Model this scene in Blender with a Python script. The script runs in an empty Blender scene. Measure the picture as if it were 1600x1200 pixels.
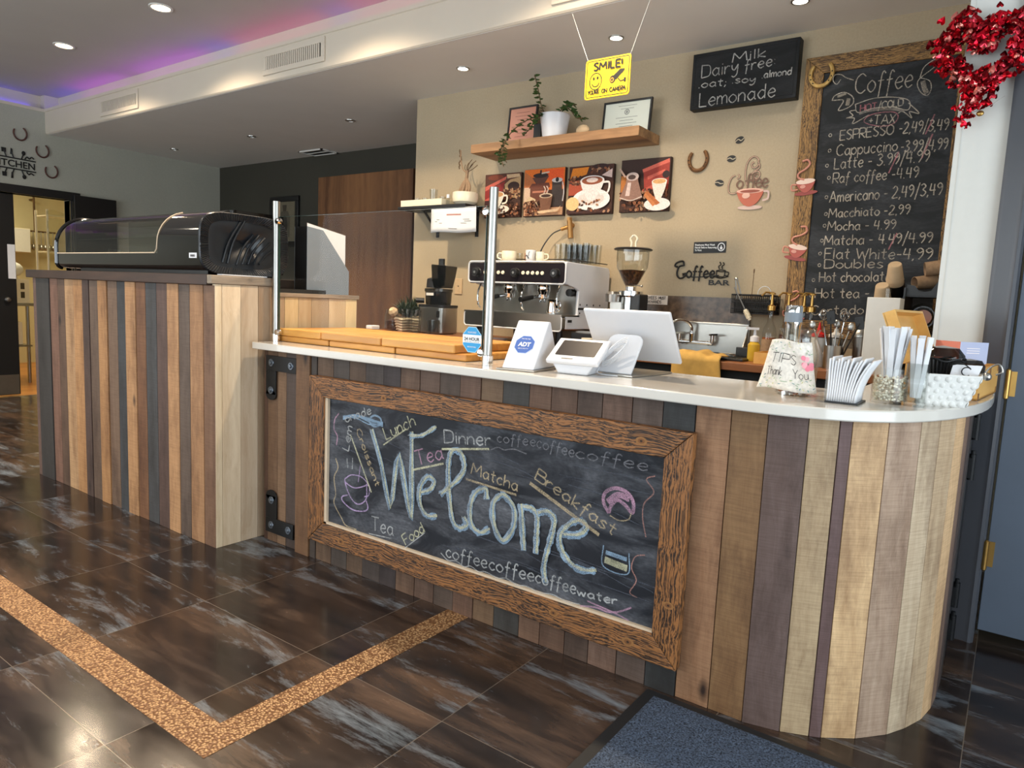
import bpy, bmesh, math, random
from mathutils import Vector, Matrix
SC = bpy.context.scene
COL = SC.collection
PI = math.pi
rng = random.Random(7)

# ---------------------------------------------------------------- camera, world, daylight, exposure
cam_data = bpy.data.cameras.new('camera')
cam_data.lens = 24.655
cam_data.sensor_width = 36.0
cam_data.clip_start = 0.05
cam = bpy.data.objects.new('camera', cam_data)
COL.objects.link(cam)
_R = Matrix(((0.80963358, 0.58524453, 0.04452308),
             (0.10541052, -0.07036348, -0.99193629),
             (-0.57739249, 0.80779813, -0.11865956)))
cam.matrix_world = Matrix.Translation((0, 0, 1.2)) @ Matrix((_R[0], -_R[1], -_R[2])).transposed().to_4x4()
SC.camera = cam

world = bpy.data.worlds.new('daylight_world')
SC.world = world
world.use_nodes = True
world.node_tree.nodes['Background'].inputs[0].default_value = (0.72, 0.86, 1.0, 1)
world.node_tree.nodes['Background'].inputs[1].default_value = 1.0

def area(name, loc, rot, sx, sy, power, color):
    l = bpy.data.lights.new(name, 'AREA'); l.shape = 'RECTANGLE'
    l.size = sx; l.size_y = sy; l.energy = power; l.color = color
    o = bpy.data.objects.new(name, l); COL.objects.link(o)
    o.location = loc; o.rotation_euler = rot
    return o
# daylight entering through the shop windows (front wall and entrance side)
area('window_daylight_front_left', (-5.2, -2.16, 1.55), (PI/2 + .32, 0, -.25), 4.2, 2.3, 92, (0.94, 0.97, 1.0))
area('window_daylight_front_right', (-1.0, -2.16, 1.55), (PI/2 + .32, 0, 0), 4.2, 2.3, 26, (0.94, 0.97, 1.0))
area('window_daylight_entrance', (1.93, 0.4, 1.35), (PI/2 + .2, 0, PI/2), 3.6, 2.3, 78, (0.85, 0.93, 1.0))

SC.view_settings.view_transform = 'Standard'
SC.view_settings.look = 'None'
SC.view_settings.gamma = 1.0
SC.view_settings.use_curve_mapping = False
SC.view_settings.exposure = 0.38

# ---------------------------------------------------------------- helpers
def lin(c):
    if max(c) > 1.0:
        c = [v / 255.0 for v in c]
    return tuple((v / 12.92 if v <= 0.04045 else ((v + 0.055) / 1.055) ** 2.4) for v in c)

class MB:
    """collects geometry in world metres (or local metres) and links it as ONE mesh"""
    def __init__(s):
        s.v = []; s.f = []; s.c = []; s.r = []
    def add(s, vs, fs, col=(1, 1, 1), rnd=0.0):
        b = len(s.v)
        s.v += [Vector(p) for p in vs]
        col = lin(col) if max(col) > 1.0 else col
        for f in fs:
            s.f.append([b + i for i in f]); s.c.append(col); s.r.append(rnd)
        return s
    def xf(s, M, start=0):
        for i in range(start, len(s.v)):
            s.v[i] = M @ s.v[i]
        return s
    def box(s, x0, x1, y0, y1, z0, z1, col=(1, 1, 1), rnd=0.0):
        vs = [(x0, y0, z0), (x1, y0, z0), (x1, y1, z0), (x0, y1, z0), (x0, y0, z1), (x1, y0, z1), (x1, y1, z1), (x0, y1, z1)]
        return s.add(vs, [(0, 3, 2, 1), (4, 5, 6, 7), (0, 1, 5, 4), (1, 2, 6, 5), (2, 3, 7, 6), (3, 0, 4, 7)], col, rnd)
    def obox(s, c, ux, uy, uz, hx, hy, hz, col=(1, 1, 1), rnd=0.0):
        c = Vector(c); ux = Vector(ux).normalized() * hx; uy = Vector(uy).normalized() * hy; uz = Vector(uz).normalized() * hz
        vs = [c + ux * a + uy * b + uz * d for d in (-1, 1) for (a, b) in ((-1, -1), (1, -1), (1, 1), (-1, 1))]
        return s.add(vs, [(0, 3, 2, 1), (4, 5, 6, 7), (0, 1, 5, 4), (1, 2, 6, 5), (2, 3, 7, 6), (3, 0, 4, 7)], col, rnd)
    def hexa(s, bot, top, col=(1, 1, 1), rnd=0.0):
        return s.add(list(bot) + list(top), [(0, 3, 2, 1), (4, 5, 6, 7), (0, 1, 5, 4), (1, 2, 6, 5), (2, 3, 7, 6), (3, 0, 4, 7)], col, rnd)
    def tube(s, pts, r, n=10, col=(1, 1, 1), cap=True, closed=False, flat=None):
        pts = [Vector(p) for p in pts]; m = len(pts)
        rs = r if isinstance(r, (list, tuple)) else [r] * m
        up = None; rings = []
        for i in range(m):
            a = pts[i - 1] if (i > 0 or closed) else pts[i]
            b = pts[(i + 1) % m] if (i < m - 1 or closed) else pts[i]
            t = (b - a)
            t = t.normalized() if t.length > 1e-9 else Vector((0, 0, 1))
            if up is None:
                up = Vector((0, 0, 1)) if abs(t.z) < 0.9 else Vector((1, 0, 0))
            up = (up - t * up.dot(t))
            up = up.normalized() if up.length > 1e-6 else t.orthogonal().normalized()
            sd = t.cross(up)
            rings.append([pts[i] + (up * math.cos(2 * PI * k / n) * (flat or 1.0) + sd * math.sin(2 * PI * k / n)) * rs[i] for k in range(n)])
        vs = [p for rg in rings for p in rg]; fs = []
        for i in range(m if closed else m - 1):
            j = (i + 1) % m
            for k in range(n):
                k2 = (k + 1) % n
                fs.append((i * n + k, i * n + k2, j * n + k2, j * n + k))
        if cap and not closed:
            fs.append(tuple(range(n - 1, -1, -1))); fs.append(tuple((m - 1) * n + k for k in range(n)))
        return s.add(vs, fs, col)
    def lathe(s, prof, c=(0, 0, 0), n=28, col=(1, 1, 1), M=None, rad=None):
        c = Vector(c); vs = []; fs = []; idx = []
        for (r, z) in prof:
            if r < 1e-6:
                idx.append([len(vs)]); vs.append(Vector((0, 0, z)))
            else:
                idx.append(list(range(len(vs), len(vs) + n)))
                for k in range(n):
                    rr = r * (rad(k, n) if rad else 1.0)
                    vs.append(Vector((rr * math.cos(2 * PI * k / n), rr * math.sin(2 * PI * k / n), z)))
        for a, b in zip(idx, idx[1:]):
            for k in range(n):
                k2 = (k + 1) % n
                if len(a) == 1 and len(b) == 1: continue
                if len(a) == 1: fs.append((a[0], b[k2], b[k]))
                elif len(b) == 1: fs.append((a[k], a[k2], b[0]))
                else: fs.append((a[k], a[k2], b[k2], b[k]))
        if M is not None: vs = [M @ v for v in vs]
        return s.add([v + c for v in vs], fs, col)
    def cyl(s, p0, p1, r, n=20, col=(1, 1, 1), r1=None):
        return s.tube([p0, p1], [r, r if r1 is None else r1], n, col)
    def ell(s, c, rx, ry, rz, n=16, col=(1, 1, 1), M=None):
        m = max(4, n // 2)
        prof = [(math.sin(PI * i / m), -math.cos(PI * i / m)) for i in range(m + 1)]
        D = Matrix.Diagonal((rx, ry, rz)).to_4x4()
        return s.lathe(prof, c, n, col, (M.to_4x4() @ D) if M is not None else D)
    def prism(s, poly, fn, h0, h1, col=(1, 1, 1), rnd=0.0):
        """poly of (a,b); fn(a,b,h)->xyz"""
        n = len(poly)
        vs = [fn(a, b, h0) for a, b in poly] + [fn(a, b, h1) for a, b in poly]
        fs = [tuple(range(n - 1, -1, -1)), tuple(range(n, 2 * n))] + [(i, (i + 1) % n, n + (i + 1) % n, n + i) for i in range(n)]
        return s.add(vs, fs, col, rnd)
    def grid(s, fn, nu, nv, col=(1, 1, 1), wrap=False):
        vs = [fn(i / (nu - 1 if not wrap else nu), j / (nv - 1)) for j in range(nv) for i in range(nu)]
        fs = []
        for j in range(nv - 1):
            for i in range(nu if wrap else nu - 1):
                i2 = (i + 1) % nu
                fs.append((j * nu + i, j * nu + i2, (j + 1) * nu + i2, (j + 1) * nu + i))
        return s.add(vs, fs, col)
    def build(s, name, mat, parent=None, origin=None, smooth=35, bevel=None, seg=2, local=False, solid=None, subsurf=0, fixn=True):
        me = bpy.data.meshes.new(name)
        off = Vector((0, 0, 0))
        if not local:
            if parent is not None: off = wloc(parent)
            if origin is not None: off = Vector(origin)
        vs = [p - off for p in s.v]
        me.from_pydata([tuple(p) for p in vs], [], s.f)
        if fixn:
            bm = bmesh.new(); bm.from_mesh(me)
            bmesh.ops.recalc_face_normals(bm, faces=bm.faces)
            bm.to_mesh(me); bm.free()
        ca = me.color_attributes.new('Col', 'FLOAT_COLOR', 'CORNER')
        ra = me.attributes.new('rnd', 'FLOAT', 'FACE')
        buf = []
        for p in me.polygons:
            c = s.c[p.index]
            buf += [c[0], c[1], c[2], 1.0] * p.loop_total
        ca.data.foreach_set('color', buf)
        ra.data.foreach_set('value', s.r)
        if smooth:
            me.shade_smooth(); me.set_sharp_from_angle(angle=math.radians(smooth))
        me.materials.append(mat)
        o = bpy.data.objects.new(name, me); COL.objects.link(o)
        if parent is not None: o.parent = parent
        elif origin is not None: o.location = origin
        if solid:
            m = o.modifiers.new('thickness', 'SOLIDIFY'); m.thickness = solid; m.offset = 0
        if bevel:
            m = o.modifiers.new('bevel', 'BEVEL'); m.width = bevel; m.segments = seg; m.limit_method = 'ANGLE'; m.angle_limit = math.radians(40)
            m.harden_normals = False
        if subsurf:
            m = o.modifiers.new('subdivision', 'SUBSURF'); m.levels = subsurf; m.render_levels = subsurf
        return o

def wloc(o):
    v = Vector((0, 0, 0))
    while o is not None:
        v += o.location; o = o.parent
    return v
def thing(name, label, cat, loc=(0, 0, 0), rz=0.0, group=None):
    o = bpy.data.objects.new(name, None); COL.objects.link(o)
    o.empty_display_size = 0.05
    o.location = loc; o.rotation_euler = (0, 0, rz)
    o['label'] = label; o['category'] = cat
    if group: o['group'] = group
    return o
def tag(o, label, cat, group=None, kind=None):
    o['label'] = label; o['category'] = cat
    if group: o['group'] = group
    if kind: o['kind'] = kind
    return o
def struct(o):
    o['kind'] = 'structure'
    return o
def dup(o, loc=None, label=None, parent=None, rz=None):
    c = o.copy(); COL.objects.link(c)
    if parent is not None: c.parent = parent
    if loc is not None: c.location = loc
    if rz is not None: c.rotation_euler = (0, 0, rz)
    if label: c['label'] = label
    for ch in list(o.children):
        dup(ch, parent=c)
    return c
def catmull(pts, k=6, closed=False):
    if len(pts) < 3: return [tuple(p) for p in pts]
    P = [Vector(p) for p in pts]; out = []
    n = len(P)
    for i in range(n if closed else n - 1):
        p0 = P[i - 1] if (i > 0 or closed) else P[0] * 2 - P[1]
        p1 = P[i]; p2 = P[(i + 1) % n]
        p3 = P[(i + 2) % n] if (i + 2 < n or closed) else p2 * 2 - p1
        for j in range(k):
            t = j / k
            out.append(0.5 * ((2 * p1) + (p2 - p0) * t + (2 * p0 - 5 * p1 + 4 * p2 - p3) * t * t + (3 * p1 - p0 - 3 * p2 + p3) * t ** 3))
    if not closed: out.append(P[-1])
    return [tuple(p) for p in out]
def rrect(w, h, r, n=5, cx=0.0, cy=0.0):
    out = []
    for (sx, sy, a0) in ((1, 1, 0), (-1, 1, PI / 2), (-1, -1, PI), (1, -1, 1.5 * PI)):
        for i in range(n + 1):
            a = a0 + PI / 2 * i / n
            out.append((cx + sx * (w / 2 - r) + r * math.cos(a), cy + sy * (h / 2 - r) + r * math.sin(a)))
    return out
def oval(cx, cy, rx, ry, n=24, rot=0.0):
    return [(cx + rx * math.cos(t) * math.cos(rot) - ry * math.sin(t) * math.sin(rot), cy + rx * math.cos(t) * math.sin(rot) + ry * math.sin(t) * math.cos(rot)) for t in [2 * PI * i / n for i in range(n)]]

class Plane2D:
    """a flat face in the room: origin, two axes, outward normal"""
    def __init__(s, o, u, v):
        s.o = Vector(o); s.u = Vector(u); s.v = Vector(v); s.n = s.u.normalized().cross(s.v.normalized())
    def __call__(s, a, b, h=0.0):
        return s.o + s.u * a + s.v * b + s.n * h
class Art:
    """flat printed / painted shapes stacked a hair apart on one face, ONE mesh"""
    def __init__(s, plane, step=0.00012, start=0.0004):
        s.p = plane; s.m = MB(); s.h = start; s.step = step
    def poly(s, pts, col):
        n = len(pts)
        s.m.add([s.p(a, b, s.h) for a, b in pts], [tuple(range(n))], col); s.h += s.step
        return s
    def rect(s, a0, a1, b0, b1, col): return s.poly([(a0, b0), (a1, b0), (a1, b1), (a0, b1)], col)
    def oval(s, cx, cy, rx, ry, col, rot=0.0, n=24): return s.poly(oval(cx, cy, rx, ry, n, rot), col)
    def line(s, pts, w, col, k=6, asp=1.0):
        pts = catmull(pts, k) if k else pts
        return s.ribbon(pts, w, col)
    def ribbon(s, pts, w, col, jit=0.0):
        P = [Vector((p[0], p[1])) for p in pts]; n = len(P); L = []; Rr = []
        for i in range(n):
            t = P[min(i + 1, n - 1)] - P[max(i - 1, 0)]
            if t.length < 1e-9: t = Vector((1, 0))
            t.normalize(); nn = Vector((-t.y, t.x)) * w / 2 * (1 + (rng.uniform(-jit, jit) if jit else 0))
            L.append(P[i] + nn); Rr.append(P[i] - nn)
        vs = [s.p(q.x, q.y, s.h) for q in L] + [s.p(q.x, q.y, s.h) for q in Rr]
        s.m.add(vs, [(i, n + i, n + i + 1, i + 1) for i in range(n - 1)], col); s.h += s.step
        return s
    def build(s, name, mat, parent=None, **k):
        k.setdefault('smooth', None); k.setdefault('fixn', False)
        return s.m.build(name, mat, parent, **k)

# ---------------------------------------------------------------- hand-lettering strokes
GLY = {}
def _g(ch, w, *st): GLY[ch] = (w, st)
_g('A', .7, '-0,0 .35,1 .7,0', '-.13,.35 .57,.35'); _g('B', .55, '-0,0 0,1', '0,1 .45,.95 .45,.6 0,.55', '0,.55 .55,.5 .55,.05 0,0')
_g('C', .62, '.6,.85 .35,1 .05,.75 .05,.25 .35,0 .62,.15'); _g('D', .6, '-0,0 0,1', '0,1 .5,.9 .6,.5 .5,.1 0,0')
_g('E', .5, '-.5,1 0,1 0,0 .5,0', '-0,.52 .42,.52'); _g('F', .5, '-.5,1 0,1 0,0', '-0,.52 .42,.52')
_g('H', .55, '-0,0 0,1', '-.55,0 .55,1', '-0,.5 .55,.5'); _g('I', .2, '-.1,0 .1,1'); _g('K', .55, '-0,0 0,1', '-.5,1 0,.45 .55,0')
_g('L', .45, '-0,1 0,0 .45,0'); _g('M', .8, '-0,0 .08,1 .4,.3 .72,1 .8,0'); _g('N', .55, '-0,0 0,1 .55,0 .55,1')
_g('O', .6, '.3,1 .02,.75 .02,.25 .3,0 .58,.25 .58,.75 .3,1'); _g('P', .5, '-0,0 0,1', '0,1 .5,.95 .5,.5 0,.45')
_g('R', .52, '-0,0 0,1', '0,1 .5,.95 .5,.5 0,.45', '-.15,.46 .52,0'); _g('S', .5, '.5,.88 .28,1 .04,.78 .25,.55 .48,.3 .28,0 .02,.12')
_g('T', .6, '-0,1 .6,1', '-.3,1 .3,0'); _g('U', .55, '0,1 .02,.25 .27,0 .53,.25 .55,1'); _g('W', .85, '-0,1 .22,0 .42,.7 .62,0 .85,1')
_g('X', .55, '-0,0 .55,1', '-0,1 .55,0'); _g('Y', .55, '-0,1 .28,.5 .55,1', '-.28,.5 .28,0')
_g('a', .48, '.42,.5 .22,.6 .02,.3 .2,0 .42,.2', '-.43,.6 .43,.1 .5,0'); _g('b', .45, '-0,1 0,0', '0,.4 .25,.6 .45,.3 .25,0 0,.15')
_g('c', .42, '.4,.5 .22,.6 .02,.3 .2,0 .42,.12'); _g('d', .46, '.42,.5 .22,.6 .02,.3 .2,0 .42,.2', '-.44,1 .43,0')
_g('e', .43, '.04,.3 .4,.36 .36,.56 .2,.6 .02,.3 .2,0 .43,.12'); _g('f', .36, '.42,.88 .3,1 .2,.8 .16,.3 .1,-.3', '-.02,.52 .36,.54')
_g('h', .42, '-0,1 0,0', '0,.35 .22,.6 .4,.45 .42,0'); _g('i', .1, '-.05,.6 .05,0', '-.05,.78 .05,.84'); _g('k', .4, '-0,1 0,0', '-.38,.6 0,.22 .4,0')
_g('l', .1, '-.05,1 .05,0'); _g('m', .6, '-0,.6 0,0', '0,.4 .16,.6 .28,.45 .3,0', '.3,.4 .46,.6 .58,.45 .6,0'); _g('n', .4, '-0,.6 0,0', '0,.35 .2,.6 .38,.45 .4,0')
_g('o', .44, '.22,.6 .02,.4 .02,.18 .22,0 .42,.18 .42,.42 .22,.6'); _g('p', .45, '-0,.6 0,-.35', '0,.4 .25,.6 .45,.3 .25,0 0,.15')
_g('r', .32, '-0,.6 0,0', '0,.35 .15,.57 .32,.55'); _g('s', .38, '.36,.52 .2,.6 .04,.46 .2,.3 .36,.15 .18,0 0,.08'); _g('t', .36, '-.18,.95 .16,.1 .3,0', '-0,.62 .36,.64')
_g('u', .42, '0,.6 .02,.15 .2,0 .38,.2 .4,.6', '-.4,.6 .42,0'); _g('w', .6, '-0,.6 .15,0 .3,.5 .45,0 .6,.6'); _g('y', .4, '0,.6 .04,.3 .2,.2 .4,.6', '.4,.6 .36,-.1 .18,-.35 .02,-.25')
_g('1', .25, '-.05,.75 .2,1 .2,0'); _g('2', .5, '.04,.8 .25,1 .46,.78 .3,.4 0,0 .5,.02'); _g('3', .48, '.04,.9 .28,1 .45,.78 .22,.54 .48,.3 .25,0 0,.1')
_g('4', .5, '-.12,1 .02,.42 .5,.42', '-.42,.95 .38,0'); _g('9', .46, '.44,.75 .22,.58 .04,.78 .24,1 .44,.8 .42,.4 .2,0')
_g('-', .3, '-0,.42 .3,.42'); _g(',', .1, '-.08,.06 0,-.15'); _g('.', .1, '-.02,.02 .08,.03'); _g('/', .35, '-0,-.25 .38,1.15'); _g(':', .1, '-.04,.12 .06,.14', '-.04,.5 .06,.52')
_g(';', .12, '-.08,.08 0,-.2', '-.05,.45 .1,.47'); _g('+', .4, '-0,.45 .4,.45', '-.2,.22 .2,.68'); _g("'", .06, '-.03,1 .0,.8'); _g('!', .08, '-.04,1 .04,.3', '-.03,.03 .05,.04')
def strokes(txt, smallcaps=False):
    out = []; x = 0.0
    for ch in txt:
        if ch == ' ':
            x += .35; continue
        w, sts = GLY[ch]
        for st in sts:
            body = st[1:] if st.startswith('-') else st
            pts = [tuple(float(q) for q in p.split(',')) for p in body.split()]
            sm = not st.startswith('-')
            pts = [(x + p[0], p[1]) for p in (catmull(pts, 5) if sm else pts)]
            if sm: out.append(pts)
            else: out += [[p, q] for p, q in zip(pts, pts[1:])]
        x += w + .13
    return out, x - .13
def letter(art, txt, x0, y0, x1, y1, h, w, col, jit=0.15):
    """hand-written words between two baseline points of a face"""
    sts, W = strokes(txt)
    d = Vector((x1 - x0, y1 - y0)); L = d.length; d.normalize(); nrm = Vector((-d.y, d.x)); sx = L / W
    for st in sts:
        j = Vector((rng.uniform(-.012, .012) * h, rng.uniform(-.012, .012) * h))
        pts = [Vector((x0, y0)) + d * (p[0] * sx) + nrm * (p[1] * h) + j for p in st]
        art.ribbon([(p.x, p.y) for p in pts], w, col, jit)
def text_mesh(txt, plane, x, y, size, col_mat, name, parent, bold=0.0, align='CENTER', width=None, depth=0.0004, **kw):
    """printed block lettering as mesh on a face"""
    cu = bpy.data.curves.new('lettering', 'FONT'); cu.body = txt; cu.size = 1.0; cu.offset = bold
    cu.extrude = 0.0; cu.resolution_u = 3
    ob = bpy.data.objects.new('lettering', cu); COL.objects.link(ob)
    dg = bpy.context.evaluated_depsgraph_get(); dg.update()
    me = bpy.data.meshes.new_from_object(ob.evaluated_get(dg))
    bpy.data.objects.remove(ob)
    if not len(me.vertices): return None
    xs = [v.co.x for v in me.vertices]; x0, x1 = min(xs), max(xs)
    sx = (width / (x1 - x0)) if width else size
    cx = {'CENTER': (x0 + x1) / 2, 'LEFT': x0, 'RIGHT': x1}[align]
    mb = MB()
    mb.add([plane(x + (v.co.x - cx) * sx, y + v.co.y * size, depth) for v in me.vertices], [tuple(p.vertices) for p in me.polygons])
    bpy.data.meshes.remove(me)
    return mb.build(name, col_mat, parent, smooth=None, fixn=False, **kw)
# ---------------------------------------------------------------- materials
def new_mat(name):
    m = bpy.data.materials.new(name); m.use_nodes = True
    nt = m.node_tree; b = nt.nodes['Principled BSDF']
    return m, nt, b
def N(nt, t, **kw):
    n = nt.nodes.new(t)
    for k, v in kw.items():
        if k.startswith('i_'):
            n.inputs[k[2:].replace('_', ' ')].default_value = v
        else: setattr(n, k, v)
    return n
def ramp(nt, stops):
    n = nt.nodes.new('ShaderNodeValToRGB'); e = n.color_ramp.elements
    while len(e) < len(stops): e.new(0.5)
    for el, (p, c) in zip(e, stops):
        el.position = p; c = lin(c); el.color = (c[0], c[1], c[2], 1)
    return n
def mixrgb(nt, mode, fac, a, b):
    n = nt.nodes.new('ShaderNodeMix'); n.data_type = 'RGBA'; n.blend_type = mode
    for sock, val in ((n.inputs[0], fac), (n.inputs[6], a), (n.inputs[7], b)):
        if hasattr(val, 'links') or hasattr(val, 'is_linked'): nt.links.new(val, sock)
        elif isinstance(val, (int, float)): sock.default_value = val
        else: sock.default_value = (*lin(val), 1)
    return n.outputs[2]
def plain(name, col, rough=0.5, metal=0.0, vary=0.06, scale=30.0, spec=0.5, bump=0.0, coat=0.0, emit=None):
    """one colour with a little procedural wear"""
    m, nt, b = new_mat(name)
    tc = N(nt, 'ShaderNodeTexCoord'); no = N(nt, 'ShaderNodeTexNoise', i_Scale=scale, i_Detail=4.0)
    nt.links.new(tc.outputs['Object'], no.inputs['Vector'])
    c = lin(col)
    r = nt.nodes.new('ShaderNodeValToRGB')
    r.color_ramp.elements[0].position = .3; r.color_ramp.elements[1].position = .7
    r.color_ramp.elements[0].color = (*[v * (1 - vary) for v in c], 1); r.color_ramp.elements[1].color = (*[min(1, v * (1 + vary)) for v in c], 1)
    nt.links.new(no.outputs['Fac'], r.inputs['Fac']); nt.links.new(r.outputs['Color'], b.inputs['Base Color'])
    b.inputs['Roughness'].default_value = rough; b.inputs['Metallic'].default_value = metal
    b.inputs['Specular IOR Level'].default_value = spec; b.inputs['Coat Weight'].default_value = coat
    if bump:
        bp = N(nt, 'ShaderNodeBump', i_Strength=bump, i_Distance=.002); nt.links.new(no.outputs['Fac'], bp.inputs['Height']); nt.links.new(bp.outputs['Normal'], b.inputs['Normal'])
    if emit:
        b.inputs['Emission Color'].default_value = (*lin(emit[0]), 1); b.inputs['Emission Strength'].default_value = emit[1]
    return m
def attr_mat(name, rough=0.5, metal=0.0, spec=.5, grain=0.0):
    m, nt, b = new_mat(name)
    a = N(nt, 'ShaderNodeAttribute', attribute_name='Col'); out = a.outputs['Color']
    if grain:
        tc = N(nt, 'ShaderNodeTexCoord'); no = N(nt, 'ShaderNodeTexNoise', i_Scale=120.0, i_Detail=3.0)
        nt.links.new(tc.outputs['Object'], no.inputs['Vector'])
        r = ramp(nt, [(.3, (1 - grain,) * 3), (.7, (1, 1, 1))]); nt.links.new(no.outputs['Fac'], r.inputs['Fac'])
        out = mixrgb(nt, 'MULTIPLY', 1.0, out, r.outputs['Color'])
    nt.links.new(out, b.inputs['Base Color'])
    b.inputs['Roughness'].default_value = rough; b.inputs['Metallic'].default_value = metal; b.inputs['Specular IOR Level'].default_value = spec
    return m
def chalk_mat(name):
    """grainy chalk: colour from the stroke, gaps where the board's tooth shows through"""
    m, nt, b = new_mat(name)
    a = N(nt, 'ShaderNodeAttribute', attribute_name='Col'); nt.links.new(a.outputs['Color'], b.inputs['Base Color'])
    b.inputs['Roughness'].default_value = 0.95; b.inputs['Specular IOR Level'].default_value = 0.1
    tc = N(nt, 'ShaderNodeTexCoord'); no = N(nt, 'ShaderNodeTexNoise', i_Scale=420.0, i_Detail=3.0, i_Roughness=.7)
    nt.links.new(tc.outputs['Object'], no.inputs['Vector'])
    no2 = N(nt, 'ShaderNodeTexNoise', i_Scale=22.0, i_Detail=2.0); nt.links.new(tc.outputs['Object'], no2.inputs['Vector'])
    ad = N(nt, 'ShaderNodeMath', operation='MULTIPLY_ADD'); ad.inputs[1].default_value = .45; nt.links.new(no2.outputs['Fac'], ad.inputs[0]); nt.links.new(no.outputs['Fac'], ad.inputs[2])
    r = N(nt, 'ShaderNodeMapRange'); r.inputs[1].default_value = .58; r.inputs[2].default_value = .92; r.inputs[3].default_value = .18; r.inputs[4].default_value = .95
    nt.links.new(ad.outputs[0], r.inputs[0]); nt.links.new(r.outputs[0], b.inputs['Alpha'])
    return m
def wood(name, axis, light, dark, sc=9.0, stretch=.06, contrast=1.0, rough=.6, attr=False, knots=True, bump=.25, coat=0.0, rings=0.0, ringscale=16.0, saw=False):
    m, nt, b = new_mat(name)
    tc = N(nt, 'ShaderNodeTexCoord'); rn = N(nt, 'ShaderNodeAttribute', attribute_name='rnd')
    cmb = N(nt, 'ShaderNodeCombineXYZ')
    mul = N(nt, 'ShaderNodeMath', operation='MULTIPLY'); mul.inputs[1].default_value = 31.7; nt.links.new(rn.outputs['Fac'], mul.inputs[0])
    for i in range(3): nt.links.new(mul.outputs[0], cmb.inputs[i])
    add = N(nt, 'ShaderNodeVectorMath', operation='ADD'); nt.links.new(tc.outputs['Object'], add.inputs[0]); nt.links.new(cmb.outputs[0], add.inputs[1])
    # slow wobble of the grain around knots
    nw = N(nt, 'ShaderNodeTexNoise', i_Scale=4.0, i_Detail=2.0); nt.links.new(add.outputs[0], nw.inputs['Vector'])
    mp = N(nt, 'ShaderNodeMapping'); s = [1.0, 1.0, 1.0]; s['XYZ'.index(axis)] = stretch; mp.inputs['Scale'].default_value = s
    nt.links.new(add.outputs[0], mp.inputs['Vector'])
    vm = N(nt, 'ShaderNodeVectorMath', operation='MULTIPLY_ADD'); vm.inputs[1].default_value = (.06, .06, .06)
    nt.links.new(nw.outputs['Color'], vm.inputs[0]); nt.links.new(mp.outputs['Vector'], vm.inputs[2])
    n1 = N(nt, 'ShaderNodeTexNoise', i_Scale=sc * 4, i_Detail=7.0, i_Roughness=.65); nt.links.new(vm.outputs[0], n1.inputs['Vector'])
    n2 = N(nt, 'ShaderNodeTexNoise', i_Scale=sc, i_Detail=3.0); nt.links.new(vm.outputs[0], n2.inputs['Vector'])
    mx = N(nt, 'ShaderNodeMath', operation='MULTIPLY_ADD'); mx.inputs[1].default_value = .6; nt.links.new(n2.outputs['Fac'], mx.inputs[0])
    sc2 = N(nt, 'ShaderNodeMath', operation='MULTIPLY'); sc2.inputs[1].default_value = .45; nt.links.new(n1.outputs['Fac'], sc2.inputs[0]); nt.links.new(sc2.outputs[0], mx.inputs[2])
    val = mx.outputs[0]
    if rings:
        wv = N(nt, 'ShaderNodeTexWave', wave_type='BANDS', bands_direction='Z' if axis == 'X' else 'X', i_Scale=ringscale, i_Distortion=14.0, i_Detail=4.0, i_Detail_Scale=2.2, i_Detail_Roughness=.65)
        nt.links.new(vm.outputs[0], wv.inputs['Vector'])
        m2 = N(nt, 'ShaderNodeMath', operation='MULTIPLY_ADD'); m2.inputs[1].default_value = rings; nt.links.new(wv.outputs['Fac'], m2.inputs[0]); nt.links.new(val, m2.inputs[2])
        m3 = N(nt, 'ShaderNodeMath', operation='SUBTRACT'); m3.inputs[1].default_value = rings * .5; nt.links.new(m2.outputs[0], m3.inputs[0]); val = m3.outputs[0]
    d = .18 * contrast
    r = ramp(nt, [(max(0, .52 - d), dark), (min(1, .52 + d), light)]); nt.links.new(val, r.inputs['Fac'])
    col = r.outputs['Color']
    if knots:
        vo = N(nt, 'ShaderNodeTexVoronoi', i_Scale=4.2, i_Randomness=1.0)
        mk = N(nt, 'ShaderNodeMapping'); s2 = [1.0, 1.0, 1.0]; s2['XYZ'.index(axis)] = .45; mk.inputs['Scale'].default_value = s2
        nt.links.new(add.outputs[0], mk.inputs['Vector']); nt.links.new(mk.outputs['Vector'], vo.inputs['Vector'])
        kr = ramp(nt, [(.02, (.32, .26, .22)), (.085, (1, 1, 1))]); nt.links.new(vo.outputs['Distance'], kr.inputs['Fac'])
        col = mixrgb(nt, 'MULTIPLY', 1.0, col, kr.outputs['Color'])
    if saw:
        ms = N(nt, 'ShaderNodeMapping'); ms.inputs['Scale'].default_value = (11, 11, 330); ms.inputs['Rotation'].default_value = (0, .12, 0); nt.links.new(add.outputs[0], ms.inputs['Vector'])
        ns = N(nt, 'ShaderNodeTexNoise', i_Scale=1.0, i_Detail=3.0); nt.links.new(ms.outputs[0], ns.inputs['Vector'])
        rs = ramp(nt, [(.36, (.925, .915, .905)), (.58, (1, 1, 1))]); nt.links.new(ns.outputs['Fac'], rs.inputs['Fac']); col = mixrgb(nt, 'MULTIPLY', 1.0, col, rs.outputs['Color'])
        nb = N(nt, 'ShaderNodeTexNoise', i_Scale=5.0, i_Detail=6.0, i_Roughness=.7); mb_ = N(nt, 'ShaderNodeMapping'); mb_.inputs['Scale'].default_value = (1.6, 1.6, .5); nt.links.new(add.outputs[0], mb_.inputs['Vector']); nt.links.new(mb_.outputs[0], nb.inputs['Vector'])
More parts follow.
